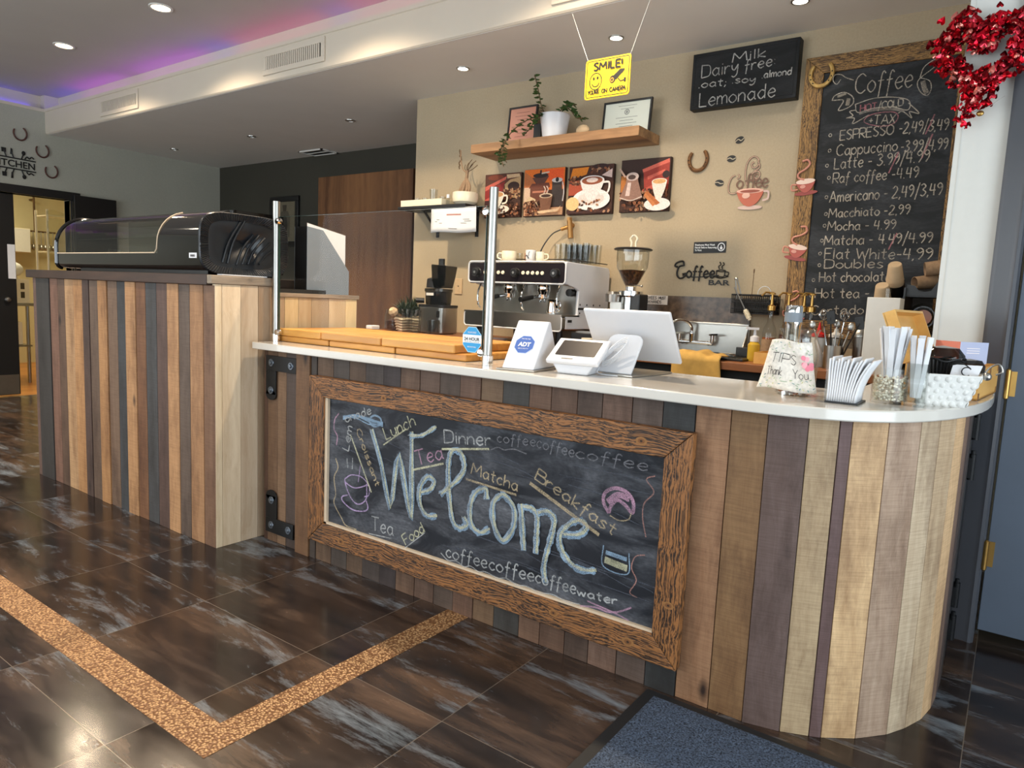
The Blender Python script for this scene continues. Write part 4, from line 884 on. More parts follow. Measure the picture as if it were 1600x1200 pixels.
# ---------------------------------------------------------------- glass guard
t = thing('sneeze_guard', 'clear glass guard between two steel posts on the bar', 'glass guard', (-2.22, 2.055, ZT))
for x, top, sx in ((-2.862, 1.607, 1), (-1.586, 1.600, -1)):
    m = MB(); m.lathe([(.0165, .035), (.0165, top - ZT), (.0, top - ZT)], (x, 2.055, ZT), 20); p = m.build('post', MT['steel'], t)
    MB().lathe([(0, 0), (.021, 0), (.021, .035), (.0165, .037)], (x, 2.055, ZT + .0005), 20).build('foot', MT['chrome'], p)
    for z in (1.0, 1.515):
        c = MB(); c.lathe([(0, -.014), (.013, -.012), (.015, 0), (.013, .012), (0, .014)], (0, 0, 0), 16, M=Matrix.Rotation(PI / 2, 4, 'X')); c.xf(Matrix.Translation((x + sx * .024, 2.05, z))); c.cyl((x, 2.055, z), (x + sx * .03, 2.055, z), .009, 12); c.build('clamp', MT['chrome'], p)
g = MB().box(-2.838, -1.612, 2.051, 2.059, .992, 1.535).build('glass_panel', MT['glass'], t, smooth=None)
m = MB(); m.box(-2.838, -1.612, 2.0515, 2.0585, 1.5345, 1.5358); m.box(-1.6135, -1.6115, 2.0505, 2.0595, .992, 1.535); m.box(-2.8385, -2.8375, 2.0505, 2.0595, .992, 1.535); m.build('polished_edge', MT['glassedge'], g, smooth=None)
def octa(r, cx=0, cy=0): return [(cx + r * math.cos(PI / 8 + PI / 4 * i), cy + r * math.sin(PI / 8 + PI / 4 * i)) for i in range(8)]
P = Plane2D((-1.659, 2.0503, 1.046), (1, 0, 0), (0, 0, 1)); a = Art(P)
a.poly([(x * .92, y) for x, y in octa(.052)], (150, 205, 235)); a.poly([(x * .92, y) for x, y in octa(.049)], (28, 146, 206)); a.rect(-.0445, .0445, -.012, .018, (240, 244, 248)); st = a.build('sticker', MT['print'], t)
text_mesh('24 HOUR', P, 0, -.0035, .017, MT['ink'], 'lettering', st, bold=.03, width=.074, depth=.0012)
text_mesh('MONITORED', P, 0, .024, .009, MT['whiteink'], 'lettering', st, width=.04, depth=.0012); text_mesh('SURVEILLANCE', P, 0, -.0105, .006, MT['ink'], 'lettering', st, width=.07, depth=.0012); text_mesh('PROTECTION', P, 0, -.03, .007, MT['whiteink'], 'lettering', st, width=.04, depth=.0012)

# ---------------------------------------------------------------- tills on the bar
# white wedge with blue octagon sticker
t = thing('tablet_stand', 'white wedge stand with a blue octagonal sticker beside the glass guard', 'stand', (-1.425, 2.10, ZT), .17)
m = MB(); m.box(-.075, .075, -.125, .145, .0005, .006); m.build('base_plate', MT['steel'], t, local=True, smooth=None, bevel=.002)
tri = [(-.105, .006), (.125, .006), (.03, .172), (.016, .172)]
m = MB(); m.prism(tri, lambda a, b, h: (h, a, b), -.062, .062); m.build('wedge_body', MT['whiteplastic'], t, local=True, smooth=None, bevel=.004)
dv = Vector((0, .121, .166)).normalized(); P = Plane2D((-.004, -.0445 - .0004, .089), (1, 0, 0), dv); a = Art(P, start=.0006)
a.poly(octa(.041), (190, 205, 235)); a.poly(octa(.0385), (44, 92, 172)); st = a.build('sticker', MT['print'], t, local=True)
text_mesh('ADT', P, 0, -.008, .024, MT['whiteink'], 'lettering', st, bold=.04, width=.048, depth=.0016, local=True); text_mesh('SECURITY', P, 0, -.020, .007, MT['whiteink'], 'lettering', st, width=.04, depth=.0016, local=True); text_mesh('PROTECTED', P, 0, .021, .007, MT['whiteink'], 'lettering', st, width=.034, depth=.0016, local=True)
# small payment terminal
t = thing('payment_terminal', 'small white payment terminal with a dark tilted screen', 'payment terminal', (-1.23, 2.11, ZT), .10)
ang = math.radians(33); ux = Vector((1, 0, 0)); uv = Vector((0, math.cos(ang), math.sin(ang))); un = Vector((0, -math.sin(ang), math.cos(ang)))
c = Vector((0, .0, .075)); m = MB(); m.obox(c, ux, uv, un, .098, .068, .009); hd = m.build('head', MT['whiteplastic'], t, local=True, smooth=None, bevel=.006, seg=3)
P = Plane2D(c + un * .0093, ux, uv); a = Art(P); a.poly(rrect(.15, .088, .005, cx=0, cy=.008), (40, 36, 38)); a.build('screen', MT['screen'], t, local=True)
a = Art(P); a.poly(rrect(.045, .006, .003, cx=-.02, cy=-.053), (30, 28, 28)); a.build('card_slot', MT['print'], t, local=True)
m = MB(); m.hexa([(-.055, -.045, .0005), (.055, -.045, .0005), (.05, .06, .0005), (-.05, .06, .0005)], [(-.08, -.045, .035), (.08, -.045, .035), (.075, .055, .10), (-.075, .055, .10)]); m.build('base', MT['whiteplastic'], t, local=True, smooth=None, bevel=.005)
# till display seen from behind
t = thing('till_display', 'large white till screen seen from behind, on a leaning stand', 'till', (-1.11, 2.30, ZT))
tu = Vector((0, -.13, .177)).normalized(); nb = Vector((0, -tu.z, tu.y)); c = Vector((-1.11, 2.272, 1.094))
m = MB(); m.obox(c, (1, 0, 0), tu, nb, .167, .110, .007); m.build('screen_back', MT['whiteplastic'], t, smooth=None, bevel=.006, seg=3)
m = MB(); m.obox(c + Vector((0, .0075, 0.0)) - nb * .0052, (1, 0, 0), tu, nb, .16, .103, .003); m.build('screen_glass', MT['screen'], t, smooth=None)
arm = [(-.066, 0), (.066, 0), (.066, .115)] + [(.066 - .03 + .03 * math.cos(x), .115 + .03 * math.sin(x)) for x in (PI / 6, PI / 3, PI / 2)] + [(-.066 + .03 + .03 * math.cos(x), .115 + .03 * math.sin(x)) for x in (PI / 2, 2 * PI / 3, 5 * PI / 6)] + [(-.066, .115)]
au = Vector((.02, .055, .14)).normalized(); ao = Vector((-1.123, 2.175, ZT + .008)); an = Vector((1, 0, 0)).cross(au)
m = MB(); m.prism(arm, lambda a, b, h: ao + Vector((1, 0, 0)) * a + au * b + an * h, -.005, .006); m.build('stand_arm', MT['whiteplastic'], t, smooth=30, bevel=.003)
MB().hexa([(-1.162, 2.16, ZT + .0005), (-1.045, 2.16, ZT + .0005), (-1.02, 2.44, ZT + .0005), (-1.17, 2.44, ZT + .0005)], [(-1.162, 2.16, ZT + .008), (-1.045, 2.16, ZT + .008), (-1.02, 2.44, ZT + .008), (-1.17, 2.44, ZT + .008)]).build('foot_plate', MT['steel'], t, smooth=None, bevel=.002)
m = MB()
for i in range(4):
    o = i * .006; pts = []
    for k in range(25):
        q = 2 * PI * k / 24; pts.append((-1.115 + .062 * math.cos(q) * math.cos(.75) - .014 * math.sin(q) * math.sin(.75) + o * .4, 2.158 - .004 * i, 1.03 + .062 * math.cos(q) * math.sin(.75) + .016 * math.sin(q) * math.cos(.75) + o))
    m.tube(pts[:-1], .0024, 6, closed=True)
m.tube(catmull([(-1.165, 2.15, .985), (-1.175, 2.15, .965), (-1.15, 2.14, .960), (-1.09, 2.14, .9595)], 6), .0024, 6)
tag(m.build('cable', MT['whiteplastic'], None, origin=(-1.12, 2.15, ZT)), 'coiled white cable hanging on the till stand', 'cable')

# ---------------------------------------------------------------- tip jar, napkins, sticks, basket
t = thing('tip_jar', 'glass tip jar wrapped in a leaf printed paper reading TIPS Thank You', 'tip jar', (-.525, 2.19, ZT))
MB().lathe([(0, .0008), (.05, .0008), (.056, .006), (.058, .12), (.05, .15), (.046, .165), (.052, .185), (.058, .197), (.056, .197), (.05, .186), (.043, .165), (.048, .148), (.055, .12), (.053, .01), (0, .006)], (-.525, 2.19, ZT), 32).build('jar', MT['glassware'], t)
def wrap(u, v):
    a = -2.55 + 1.95 * u
    z = .018 + .145 * v
    w = 1.0 - .30 * v
    return Vector((-.531 + (.083 * w) * math.sin(-PI / 2 + 0) * 0 + (-.078 + .156 * u) * w + .012 * (1 - v) * (-1 if u < .5 else .2), 2.19 - .064 - .010 * math.sin(PI * u) + .01 * abs(u - .5) + .004 * math.sin(9 * u + 5 * v), ZT + z + .004 * math.sin(6 * u)))
m = MB(); m.grid(wrap, 18, 14, (238, 232, 222)); wr = m.build('paper_wrap', MT['matteprint'], t, smooth=60, solid=.0008)
class Wrapped:
    n = Vector((0, -1, 0))
    def __call__(s, a, b, h=0): return wrap(a, b) + Vector((0, -.0012 - h * 1.0, 0))
a = Art(Wrapped(), start=.0004)
for i in range(90):
    u, v = rng.random(), rng.random()
    if .28 < v < .72: continue
    a.poly([(u + dx * .03, v + dy * .025) for dx, dy in oval(0, 0, 1, .35, 8, rng.uniform(0, 3))], rng.choice([(150, 170, 140), (182, 196, 160), (120, 150, 150), (205, 200, 150)]))
for i in range(10): a.poly(oval(rng.uniform(.82, .98), rng.uniform(.45, .72), .05, .05, 10), rng.choice([(230, 130, 150), (240, 170, 180)]))
letter(a, 'TIPS', .16, .54, .66, .54, .19, .014, (52, 46, 44)); letter(a, 'Thank', .14, .27, .46, .29, .17, .012, (52, 46, 44)); letter(a, 'You', .60, .28, .90, .28, .18, .012, (52, 46, 44))
a.build('print', MT['print'], wr)
m = MB(); r3 = random.Random(5)
for i in range(40): m.lathe([(0, .001), (.009, .001), (.009, 0), (0, 0)], (0, 0, 0), 10, M=Matrix.Translation((-.525 + r3.uniform(-.035, .035), 2.19 + r3.uniform(-.035, .035), ZT + .008 + r3.uniform(0, .02))) @ Matrix.Rotation(r3.uniform(-.6, .6), 4, 'X'))
tag(m.build('coins', MT['coin'], None, origin=(-.525, 2.19, ZT + .007)), 'copper coins in the bottom of the tip jar', 'coins', kind='stuff')
t = thing('jigger', 'tall chrome cylinder with a cut top standing behind the tip jar', 'dispenser', (-.60, 2.40, ZT))
MB().lathe([(0, .0006), (.026, .0006), (.026, .20), (.0275, .205), (.0275, .262), (.025, .268), (0, .268)], (-.60, 2.40, ZT), 28).build('body', MT['chrome'], t); MB().lathe([(.0278, .214), (.0278, .245)], (-.60, 2.40, ZT), 28).build('band', MT['greyplastic'], t)
# napkins
t = thing('napkin_holder', 'black napkin holder with clear sides beside the tip jar', 'napkin holder', (-.375, 2.15, ZT))
MB().box(-.42, -.335, 2.09, 2.215, .9565, .9605).build('base', MT['black'], t, smooth=None); MB().box(-.422, -.419, 2.09, 2.215, .9605, 1.05).build('side_plate', MT['glassware'], t, smooth=None)
for i in range(13):
    x = -.415 + i * .0058; sp = (i - 5) * .0012 if i > 6 else 0; hgt = .118 + .006 * math.sin(i * 2.1); b = MB()
    f = lambda u, v, x=x, sp=sp, hgt=hgt: (x + (sp + .003 * i / 3) * v * v * 2 + .0008 * math.sin(v * 5 + u * 4), 2.095 + .115 * u, .961 + hgt * v)
    b.grid(f, 5, 7); o = b.build('napkin', MT['paper'], None, origin=(x, 2.15, .961), smooth=60, solid=.0046)
    tag(o, 'folded white paper napkin standing in the black napkin holder', 'napkin', 'napkins in the holder')
# bead jar with sugar sticks
t = thing('glass_jar', 'round clear glass jar of pale beads holding paper sugar sticks', 'jar', (-.282, 2.25, ZT))
MB().lathe([(0, .0006), (.046, .0006), (.047, .004), (.0465, .10), (.0445, .10), (.044, .008), (0, .006)], (-.282, 2.25, ZT), 36).build('body', MT['cleanglass'], t)
m = MB(); r3 = random.Random(11)
for i in range(420):
    k = r3.random() ** .5 * .040 if i % 3 else .0405; q = r3.uniform(0, 2 * PI)
    m.ell((-.282 + k * math.cos(q), 2.25 + k * math.sin(q), ZT + .009 + r3.random() * .07), .0036, .0036, .0036, 8)
tag(m.build('pearl_beads', MT['pearl'], None, origin=(-.282, 2.25, ZT + .008)), 'pale pearl beads filling the round glass jar', 'beads', kind='stuff')
def stick(cx, cy, z0, ang, lean, L, lab, grp, mat='paper'):
    d = Vector((math.cos(ang) * math.sin(lean), math.sin(ang) * math.sin(lean), math.cos(lean))); s = Vector((-math.sin(ang), math.cos(ang), 0)); n = d.cross(s)
    b = MB(); p = Vector((cx, cy, z0)); b.obox(p + d * L / 2, s, n, d, .0075, .0016, L / 2); b.obox(p + d * (L - .004), s, n, d, .0085, .0006, .006)
    o = b.build('sugar_stick', MT[mat], None, origin=p, smooth=None); tag(o, lab, 'sugar stick', grp)
for i in range(17):
    q = 2 * PI * i / 17 + .2; k = .010 + .016 * ((i * 7) % 5) / 5
    stick(-.282 + k * math.cos(q), 2.25 + k * math.sin(q), ZT + .075, q, .10 + .016 * (i % 6), .135 + .004 * (i % 3), 'white paper sugar stick fanned out of the bead jar', 'sugar sticks in the bead jar')
t = thing('glass_tumbler', 'square clear glass tumbler between the bead jar and the white basket', 'tumbler', (-.215, 2.235, ZT))
m = MB(); m.prism(rrect(.05, .05, .008, 3, -.215, 2.235), lambda a, b, h: (a, b, h), ZT + .0006, ZT + .012); m.build('thick_base', MT['glassware'], t, smooth=30)
m = MB(); q = rrect(.05, .05, .008, 3, -.215, 2.235); n = len(q); m.add([(x, y, ZT + .012) for x, y in q] + [(x, y, ZT + .12) for x, y in q], [(i, (i + 1) % n, n + (i + 1) % n, n + i) for i in range(n)]); m.build('wall', MT['glassware'], t, smooth=40, solid=.003)
for i in range(8):
    q = .4 * i; stick(-.215 + .010 * math.cos(q * 2), 2.235 + .010 * math.sin(q * 2), ZT + .0245, q * 2, .07 + .02 * (i % 4), .165 + .003 * (i % 3), 'white paper sugar stick leaning in the square tumbler', 'sugar sticks in the tumbler')
# honeycomb basket
t = thing('white_basket', 'white honeycomb patterned basket at the rounded end of the bar', 'basket', (-.15, 2.37, ZT))
bx = [(-.212, 2.275), (-.102, 2.335), (-.112, 2.50), (-.232, 2.48)]; tx = [(-.232, 2.255), (-.07, 2.325), (-.075, 2.545), (-.255, 2.51)]
zb, zt_ = ZT + .0008, ZT + .088
m = MB(); nb = 4
m.add([(*p, zb) for p in bx] + [(*p, zt_) for p in tx], [(0, 1, 2, 3)] + [(i, (i + 1) % 4, 4 + (i + 1) % 4, 4 + i) for i in range(4)]); m.build('body', MT['whitematt'], t, smooth=None, solid=.003)
m = MB()
for side in range(4):
    A, B, C_, D_ = Vector((*bx[side], zb)), Vector((*bx[(side + 1) % 4], zb)), Vector((*tx[(side + 1) % 4], zt_)), Vector((*tx[side], zt_))
    nn = (B - A).cross(D_ - A).normalized(); W = (B - A).length; nc = max(4, int(W / .0185)); nr = 5
    for r in range(nr):
        for c in range(nc):
            u = (c + (.75 if r % 2 else .25)) / nc; v = (r + .5) / nr
            p = A.lerp(B, u).lerp(D_.lerp(C_, u), v); ex = (B - A).normalized(); ey = nn.cross(ex)
            ring = [p + ex * .0094 * math.cos(PI / 3 * k + PI / 6) + ey * .0094 * math.sin(PI / 3 * k + PI / 6) + nn * .0018 for k in range(6)]; ring2 = [p + (q_ - p) * .6 + nn * .004 for q_ in ring]
            m.add(ring + ring2 + [p + nn * .0062], [(k, (k + 1) % 6, 6 + (k + 1) % 6, 6 + k) for k in range(6)] + [(6 + k, 6 + (k + 1) % 6, 12) for k in range(6)])
m.build('honeycomb_bosses', MT['whitematt'], t, smooth=50, fixn=False)
m = MB(); m.tube([(*p, zt_ + .001) for p in tx], .0035, 8, closed=True); m.build('rim', MT['whitematt'], t)
t = thing('pleated_basket', 'black pleated wire bowl stacked in the white honeycomb basket', 'bowl', (-.178, 2.42, ZT + .05))
MB().lathe([(0, 0), (.042, 0), (.058, .072), (.056, .072), (.04, .003), (0, .003)], (-.178, 2.42, ZT + .056), 72, rad=lambda k, n: 1.0 + (.05 if k % 2 else -.05)).build('pleated_wall', MT['black'], t, smooth=None)
m = MB(); m.tube([(-.178 + .062 * math.cos(q), 2.42 + .062 * math.sin(q), ZT + .128 + .004 * math.sin(6 * q)) for q in [2 * PI * i / 48 for i in range(48)]], .0028, 6, closed=True); m.build('wire_rim', MT['blacksteel'], t)
t = thing('plastic_dome', 'smoky plastic dome resting in the black pleated bowl', 'dome', (-.175, 2.43, ZT + .13)); MB().lathe([(.058, 0), (.056, .01), (.04, .03), (.0, .036)], (-.175, 2.43, ZT + .1315), 28).build('shell', MT['smokeplastic'], t)
t = thing('plastic_dome', 'dark plastic dome behind the small pale card in the basket', 'dome', (-.10, 2.50, ZT + .09)); MB().lathe([(.04, 0), (.04, .02), (.03, .036), (0, .04)], (-.108, 2.475, ZT + .092), 28).build('shell', MT['smokeplastic'], t)
m = MB(); m.hexa([(-.152, 2.352, ZT + .06), (-.088, 2.375, ZT + .06), (-.088, 2.379, ZT + .06), (-.152, 2.356, ZT + .06)], [(-.142, 2.362, ZT + .118), (-.072, 2.385, ZT + .118), (-.072, 2.389, ZT + .118), (-.142, 2.366, ZT + .118)])
o = m.build('small_card', MT['paper'], None, origin=(-.12, 2.36, ZT + .06), smooth=None); tag(o, 'small pale blue card tag leaning in the front of the white basket', 'card')
m = MB(); m.tube([(-.108 + .012 * math.cos(q), 2.362, ZT + .10 + .012 * math.sin(q)) for q in [.6 + 5 * i / 20 for i in range(20)]], .0016, 6); m.tube(catmull([(-.15, 2.36, ZT + .115), (-.12, 2.355, ZT + .122), (-.10, 2.36, ZT + .11)], 6), .0016, 6); m.build('wire_hook', MT['blacksteel'], o)
m = MB(); m.tube(catmull([(-.07, 2.40, ZT + .09), (-.055, 2.40, ZT + .115), (-.035, 2.40, ZT + .125), (-.025, 2.40, ZT + .105), (-.04, 2.40, ZT + .095)], 6), .0025, 8); m.ell((-.06, 2.40, ZT + .088), .012, .012, .012, 10)
tag(m.build('twisted_wire_loop', MT['steel'], None, origin=(-.06, 2.4, ZT + .08)), 'twisted wire loop sticking out of the right side of the white basket', 'wire')
# bamboo box
t = thing('bamboo_box', 'open bamboo tea box with its lid tilted back at the right end of the bar', 'box', (-.165, 2.775, ZT), -.10)
L2, W2 = .20, .102
m = MB()
for (x0, x1, y0, y1) in ((-W2, -W2 + .008, -L2, L2), (W2 - .008, W2, -L2, L2), (-W2 + .008, W2 - .008, -L2, -L2 + .008), (-W2 + .008, W2 - .008, L2 - .008, L2)): m.box(x0, x1, y0, y1, .001, .098)
m.box(-W2, W2, -L2, L2, .001, .007); m.build('box_body', MT['bamboo'], t, local=True, smooth=None)
ldx = Vector((-.40, 0, 1)).normalized(); ln = Vector((1, 0, .40)).normalized(); c = Vector((-W2, 0, .10)) + ldx * .088
m = MB(); m.obox(c - ln * .018, (0, 1, 0), ldx, ln, L2, .088, .003)
for s in (-1, 1): m.obox(c + Vector((0, s * (L2 - .004), 0)), (0, 1, 0), ldx, ln, .004, .088, .018); m.obox(c + ldx * (s * .084), (0, 1, 0), ldx, ln, L2 - .008, .004, .018)
m.build('lid', MT['bamboo'], t, local=True, smooth=None)
m = MB()
for sy in (-1, 1):
    for zz in (.012, .086): m.box(W2 - .004, W2 + .0015, sy * L2 - sy * .02 - .012, sy * L2 - sy * .02 + .012, zz - .01, zz + .01)
m.box(W2, W2 + .003, -.01, .01, .07, .098); m.build('brass_corners', MT['brassold'], t, local=True, smooth=None)
# open brochures
for (xa, ya), (xb, yb), (z0, z1), c, lab in (((-.232, 2.86), (-.155, 2.80), (.97, 1.128), (232, 150, 140), 'pink half of the open brochure standing against the white pier'), ((-.155, 2.80), (-.078, 2.86), (.97, 1.128), (176, 184, 212), 'lilac half of the open brochure standing against the white pier')):
    m = MB(); m.hexa([(xa, ya, 1.056), (xb, yb, 1.056), (xb, yb + .002, 1.056), (xa, ya + .002, 1.056)], [(xa, ya + .01, z1), (xb, yb + .01, z1), (xb, yb + .012, z1), (xa, ya + .012, z1)], c)
    d = (Vector((xb, yb, 0)) - Vector((xa, ya, 0))); P = Plane2D(((xa + xb) / 2, (ya + yb) / 2 + .003, 1.07), d.normalized(), Vector((0, .1, 1)).normalized()); a = Art(P)
    o = m.build('brochure', MT['print'], None, origin=((xa + xb) / 2, (ya + yb) / 2, 1.056), smooth=None)
    for k in range(4): a.rect(-.025, .02, .012 + k * .008, .014 + k * .008, (250, 240, 236))
    a.build('print', MT['print'], o); tag(o, lab, 'brochure')
# ---------------------------------------------------------------- back counter, sink, splashback
ZB = .945
t = thing('back_counter', 'low back counter with a wooden front edge along the rear wall', 'counter', (-2.1, 3.7, 0))
MB().box(-3.84, -.27, 3.44, 3.99, .02, .73).box(-3.84, -1.70, 3.44, 3.99, .73, .905).box(-1.305, -.27, 3.44, 3.99, .73, .905).box(-1.70, -1.305, 3.44, 3.465, .73, .905).build('cabinet', MT['blackmat'], t, smooth=None)
m = MB(); m.box(-3.84, -1.70, 3.40, 3.995, .906, ZB, (1, 1, 1), .2); m.box(-1.70, -1.305, 3.40, 3.47, .906, ZB, (1, 1, 1), .2); m.box(-1.305, -.27, 3.40, 3.995, .906, ZB, (1, 1, 1), .4); m.build('wooden_top', MT['backwood'], t, smooth=None, bevel=.003)
m = MB().box(-2.10, -1.23, 3.985, 3.9995, 1.12, 1.268); o = m.build('splashback', MT['stone'], None, origin=(-1.66, 3.99, 1.12), smooth=None); tag(o, 'dark brown stone splashback panel above the steel sink', 'splashback')
t = thing('sink', 'stainless steel sink with a tall back panel under the brown splashback', 'sink', (-1.46, 3.75, .75))
m = MB(); m.box(-1.695, -1.225, 3.978, 3.998, .95, 1.122); m.box(-1.695, -1.225, 3.965, 3.998, 1.112, 1.124); m.build('back_panel', MT['steel'], t, smooth=None, bevel=.003)
m = MB(); m.prism([(3.977, .95), (3.977, 1.10), (3.86, .955), (3.86, .95)], lambda a, b, h: (h, a, b), -1.232, -1.228); m.build('side_panel', MT['steel'], t, smooth=None)
m = MB(); m.box(-1.695, -1.31, 3.472, 3.976, .74, .744); m.box(-1.695, -1.69, 3.472, 3.976, .744, .948); m.box(-1.315, -1.31, 3.472, 3.976, .744, .948); m.box(-1.69, -1.315, 3.472, 3.477, .744, .948); m.box(-1.69, -1.315, 3.971, 3.976, .744, .948); m.build('basin', MT['steel'], t, smooth=None)
t = thing('faucet', 'chrome wall tap with a gooseneck spout over the steel sink', 'tap', (-1.52, 3.97, 1.0))
m = MB(); m.cyl((-1.62, 3.94, 1.005), (-1.42, 3.94, 1.005), .011, 14); m.cyl((-1.60, 3.975, 1.005), (-1.60, 3.94, 1.005), .014, 14); m.cyl((-1.44, 3.975, 1.005), (-1.44, 3.94, 1.005), .014, 14); m.build('mixer_bar', MT['chrome'], t)
m = MB(); m.tube(catmull([(-1.545, 3.94, 1.005), (-1.545, 3.938, 1.06), (-1.545, 3.93, 1.095), (-1.57, 3.90, 1.125), (-1.60, 3.86, 1.13), (-1.62, 3.83, 1.11), (-1.622, 3.825, 1.075)], 6), [.013] * 7 + [.009] * 30, 12); m.build('spout', MT['chrome'], t)
m = MB()
for x in (-1.62, -1.42): m.cyl((x, 3.94, 1.005), (x, 3.94, 1.05), .012, 12); m.obox((x + .012, 3.925, 1.055), (1, -.4, .1), (0, 1, 0), (0, 0, 1), .032, .007, .005)
m.build('lever_handle', MT['chrome'], t)
t = thing('drying_rack', 'black dish rack on the back counter behind the mustard cloth', 'dish rack', (-1.12, 3.7, ZB))
m = MB(); m.box(-1.30, -1.10, 3.50, 3.76, ZB + .0005, ZB + .012); m.box(-1.215, -1.10, 3.74, 3.76, ZB + .012, ZB + .06); m.build('tray', MT['black'], t, smooth=None, bevel=.003)
m = MB()
for i in range(9): m.cyl((-1.29 + i * .022, 3.52, ZB + .013), (-1.29 + i * .022, 3.72, ZB + .013), .0022, 6)
m.build('ribs', MT['steel'], t)
# cloth draped over the counter edge
def cl(u, v):
    x = -1.425 + .235 * u; s = v * .33
    if s < .15: y, z = 3.56 - s, ZB + .0155 + .018 * math.sin(3.2 * u + 5 * s) ** 2 + .012 * math.sin(9 * u) ** 2
    else: y, z = 3.392 - .008 * math.sin(7 * u), ZB + .012 - (s - .15) * (1.0 - .75 * abs(u - .55))
    return (x + .03 * v * (1 if u > .5 else 0), y, z + .0)
m = MB(); m.grid(cl, 24, 26); tag(m.build('dish_cloth', MT['cloth'], None, origin=(-1.3, 3.45, ZB), smooth=60, solid=.004), 'mustard yellow cloth hanging over the back counter edge', 'cloth')
# soap
t = thing('soap_dispenser', 'yellow liquid soap bottle with a white pump beside the sink', 'soap bottle', (-1.085, 3.62, ZB))
MB().lathe([(0, 0), (.028, 0), (.03, .01), (.03, .085), (.018, .10), (0, .10)], (-1.085, 3.62, ZB + .0005), 24).build('bottle', MT['soapfluid'], t)
m = MB(); m.lathe([(0, .10), (.022, .10), (.022, .125), (.009, .132), (.006, .16), (0, .16)], (-1.085, 3.62, ZB), 20); m.obox((-1.095, 3.61, ZB + .166), (1, .6, 0), (-.6, 1, 0), (0, 0, 1), .030, .008, .006); m.build('pump', MT['whiteplastic'], t)
# wooden tray with small things at the sink
t = thing('wooden_caddy', 'shallow pale wooden tray on the back counter behind the tip jar', 'tray', (-.93, 3.6, ZB)); m = MB(); m.box(-1.04, -.80, 3.48, 3.72, ZB + .0005, ZB + .008)
for (x0, x1, y0, y1) in ((-1.04, -.80, 3.48, 3.488), (-1.04, -.80, 3.712, 3.72), (-1.04, -1.032, 3.488, 3.712), (-.808, -.80, 3.488, 3.712)): m.box(x0, x1, y0, y1, ZB + .008, ZB + .055)
m.build('tray_body', MT['bamboo'], t, smooth=None)
# syrup bottles with gold pumps
def bottle(i, x, y, lab, fluid, hh):
    t = thing('syrup_bottle', lab, 'bottle', (x, y, ZB), group='syrup bottles with pumps')
    MB().lathe([(0, .001), (.034, .001), (.036, .01), (.036, .14), (.030, .17), (.014, .205), (.013, .255), (.0145, .262), (.0, .262)], (x, y, ZB), 24).build('glass_bottle', MT['glassware'], t)
    MB().lathe([(0, .004), (.033, .004), (.0335, hh), (0, hh)], (x, y, ZB), 20).build('syrup', MT[fluid], t)
    MB().lathe([(.0366, .03), (.0366, .11)], (x, y, ZB), 24, (150, 110, 84)).build('paper_label', MT['sleeve'], t, fixn=False)
    m = MB(); m.lathe([(0, .262), (.020, .262), (.020, .285), (.008, .292), (.006, .35), (0, .35)], (x, y, ZB), 16); m.lathe([(0, .36), (.016, .352), (.017, .345), (0, .343)], (x, y, ZB), 16); m.tube([(x, y, ZB + .353), (x - .03, y - .02, ZB + .355), (x - .046, y - .03, ZB + .335)], .005, 8); m.build('pump', MT['gold'], t)
for i, (x, y, lab, fl, hh) in enumerate(((-1.065, 3.80, 'amber syrup bottle with a gold pump beside the black wire basket', 'syrup', .12), (-.985, 3.82, 'second syrup bottle with a gold pump from the black wire basket', 'beans', .14), (-.908, 3.82, 'syrup bottle with a gold pump in front of the menu board frame', 'syrup', .17), (-.855, 3.75, 'syrup bottle with a gold pump behind the chrome cylinder', 'beans', .11))): bottle(i, x, y, lab, fl, hh)
# black wire utensil basket on the wall
t = thing('wire_basket', 'black wire utensil basket hung on the wall left of the syrup bottles', 'basket', (-1.19, 3.93, 1.18))
m = MB(); x0, x1, y0, y1 = -1.30, -1.075, 3.86, 3.985
for z in (1.185, 1.21, 1.245, 1.285): m.tube([(x0, y0, z), (x1, y0, z), (x1, y1, z), (x0, y1, z)], .0028 if z < 1.28 else .004, 6, closed=True)
n = 22
for i in range(n + 1):
    x = x0 + (x1 - x0) * i / n; m.cyl((x, y0, 1.185), (x, y0, 1.285), .0018, 5); m.cyl((x, y1, 1.185), (x, y1, 1.285), .0018, 5); m.cyl((x, y0, 1.185), (x, y1, 1.185), .0018, 5)
for i in range(1, 8):
    y = y0 + (y1 - y0) * i / 8; m.cyl((x0, y, 1.185), (x0, y, 1.285), .0018, 5); m.cyl((x1, y, 1.185), (x1, y, 1.285), .0018, 5)
m.build('wire_frame', MT['blacksteel'], t)
MB().box(x0 + .012, x1 - .012, y0 + .012, y1 - .008, 1.189, 1.262).build('liner', MT['blackmat'], t, smooth=None, bevel=.004)
t = thing('honey_dipper', 'long handled honey dipper style brush hanging over the front of the wire basket', 'utensil', (-1.26, 3.84, 1.3)); m = MB(); m.tube([(-1.285, 3.845, 1.325), (-1.215, 3.84, 1.205)], .004, 8); m.build('handle', MT['steel'], t)
m = MB(); d = Vector((.07, -.005, -.12)).normalized(); p = Vector((-1.215, 3.84, 1.205)); 
for i in range(8): m.cyl(p + d * i * .008, p + d * (i * .008 + .0045), .0145 - (.004 if i in (0, 7) else 0), 14)
m.cyl(p, p + d * .064, .008, 10); m.build('ribbed_head', MT['cream'], t)
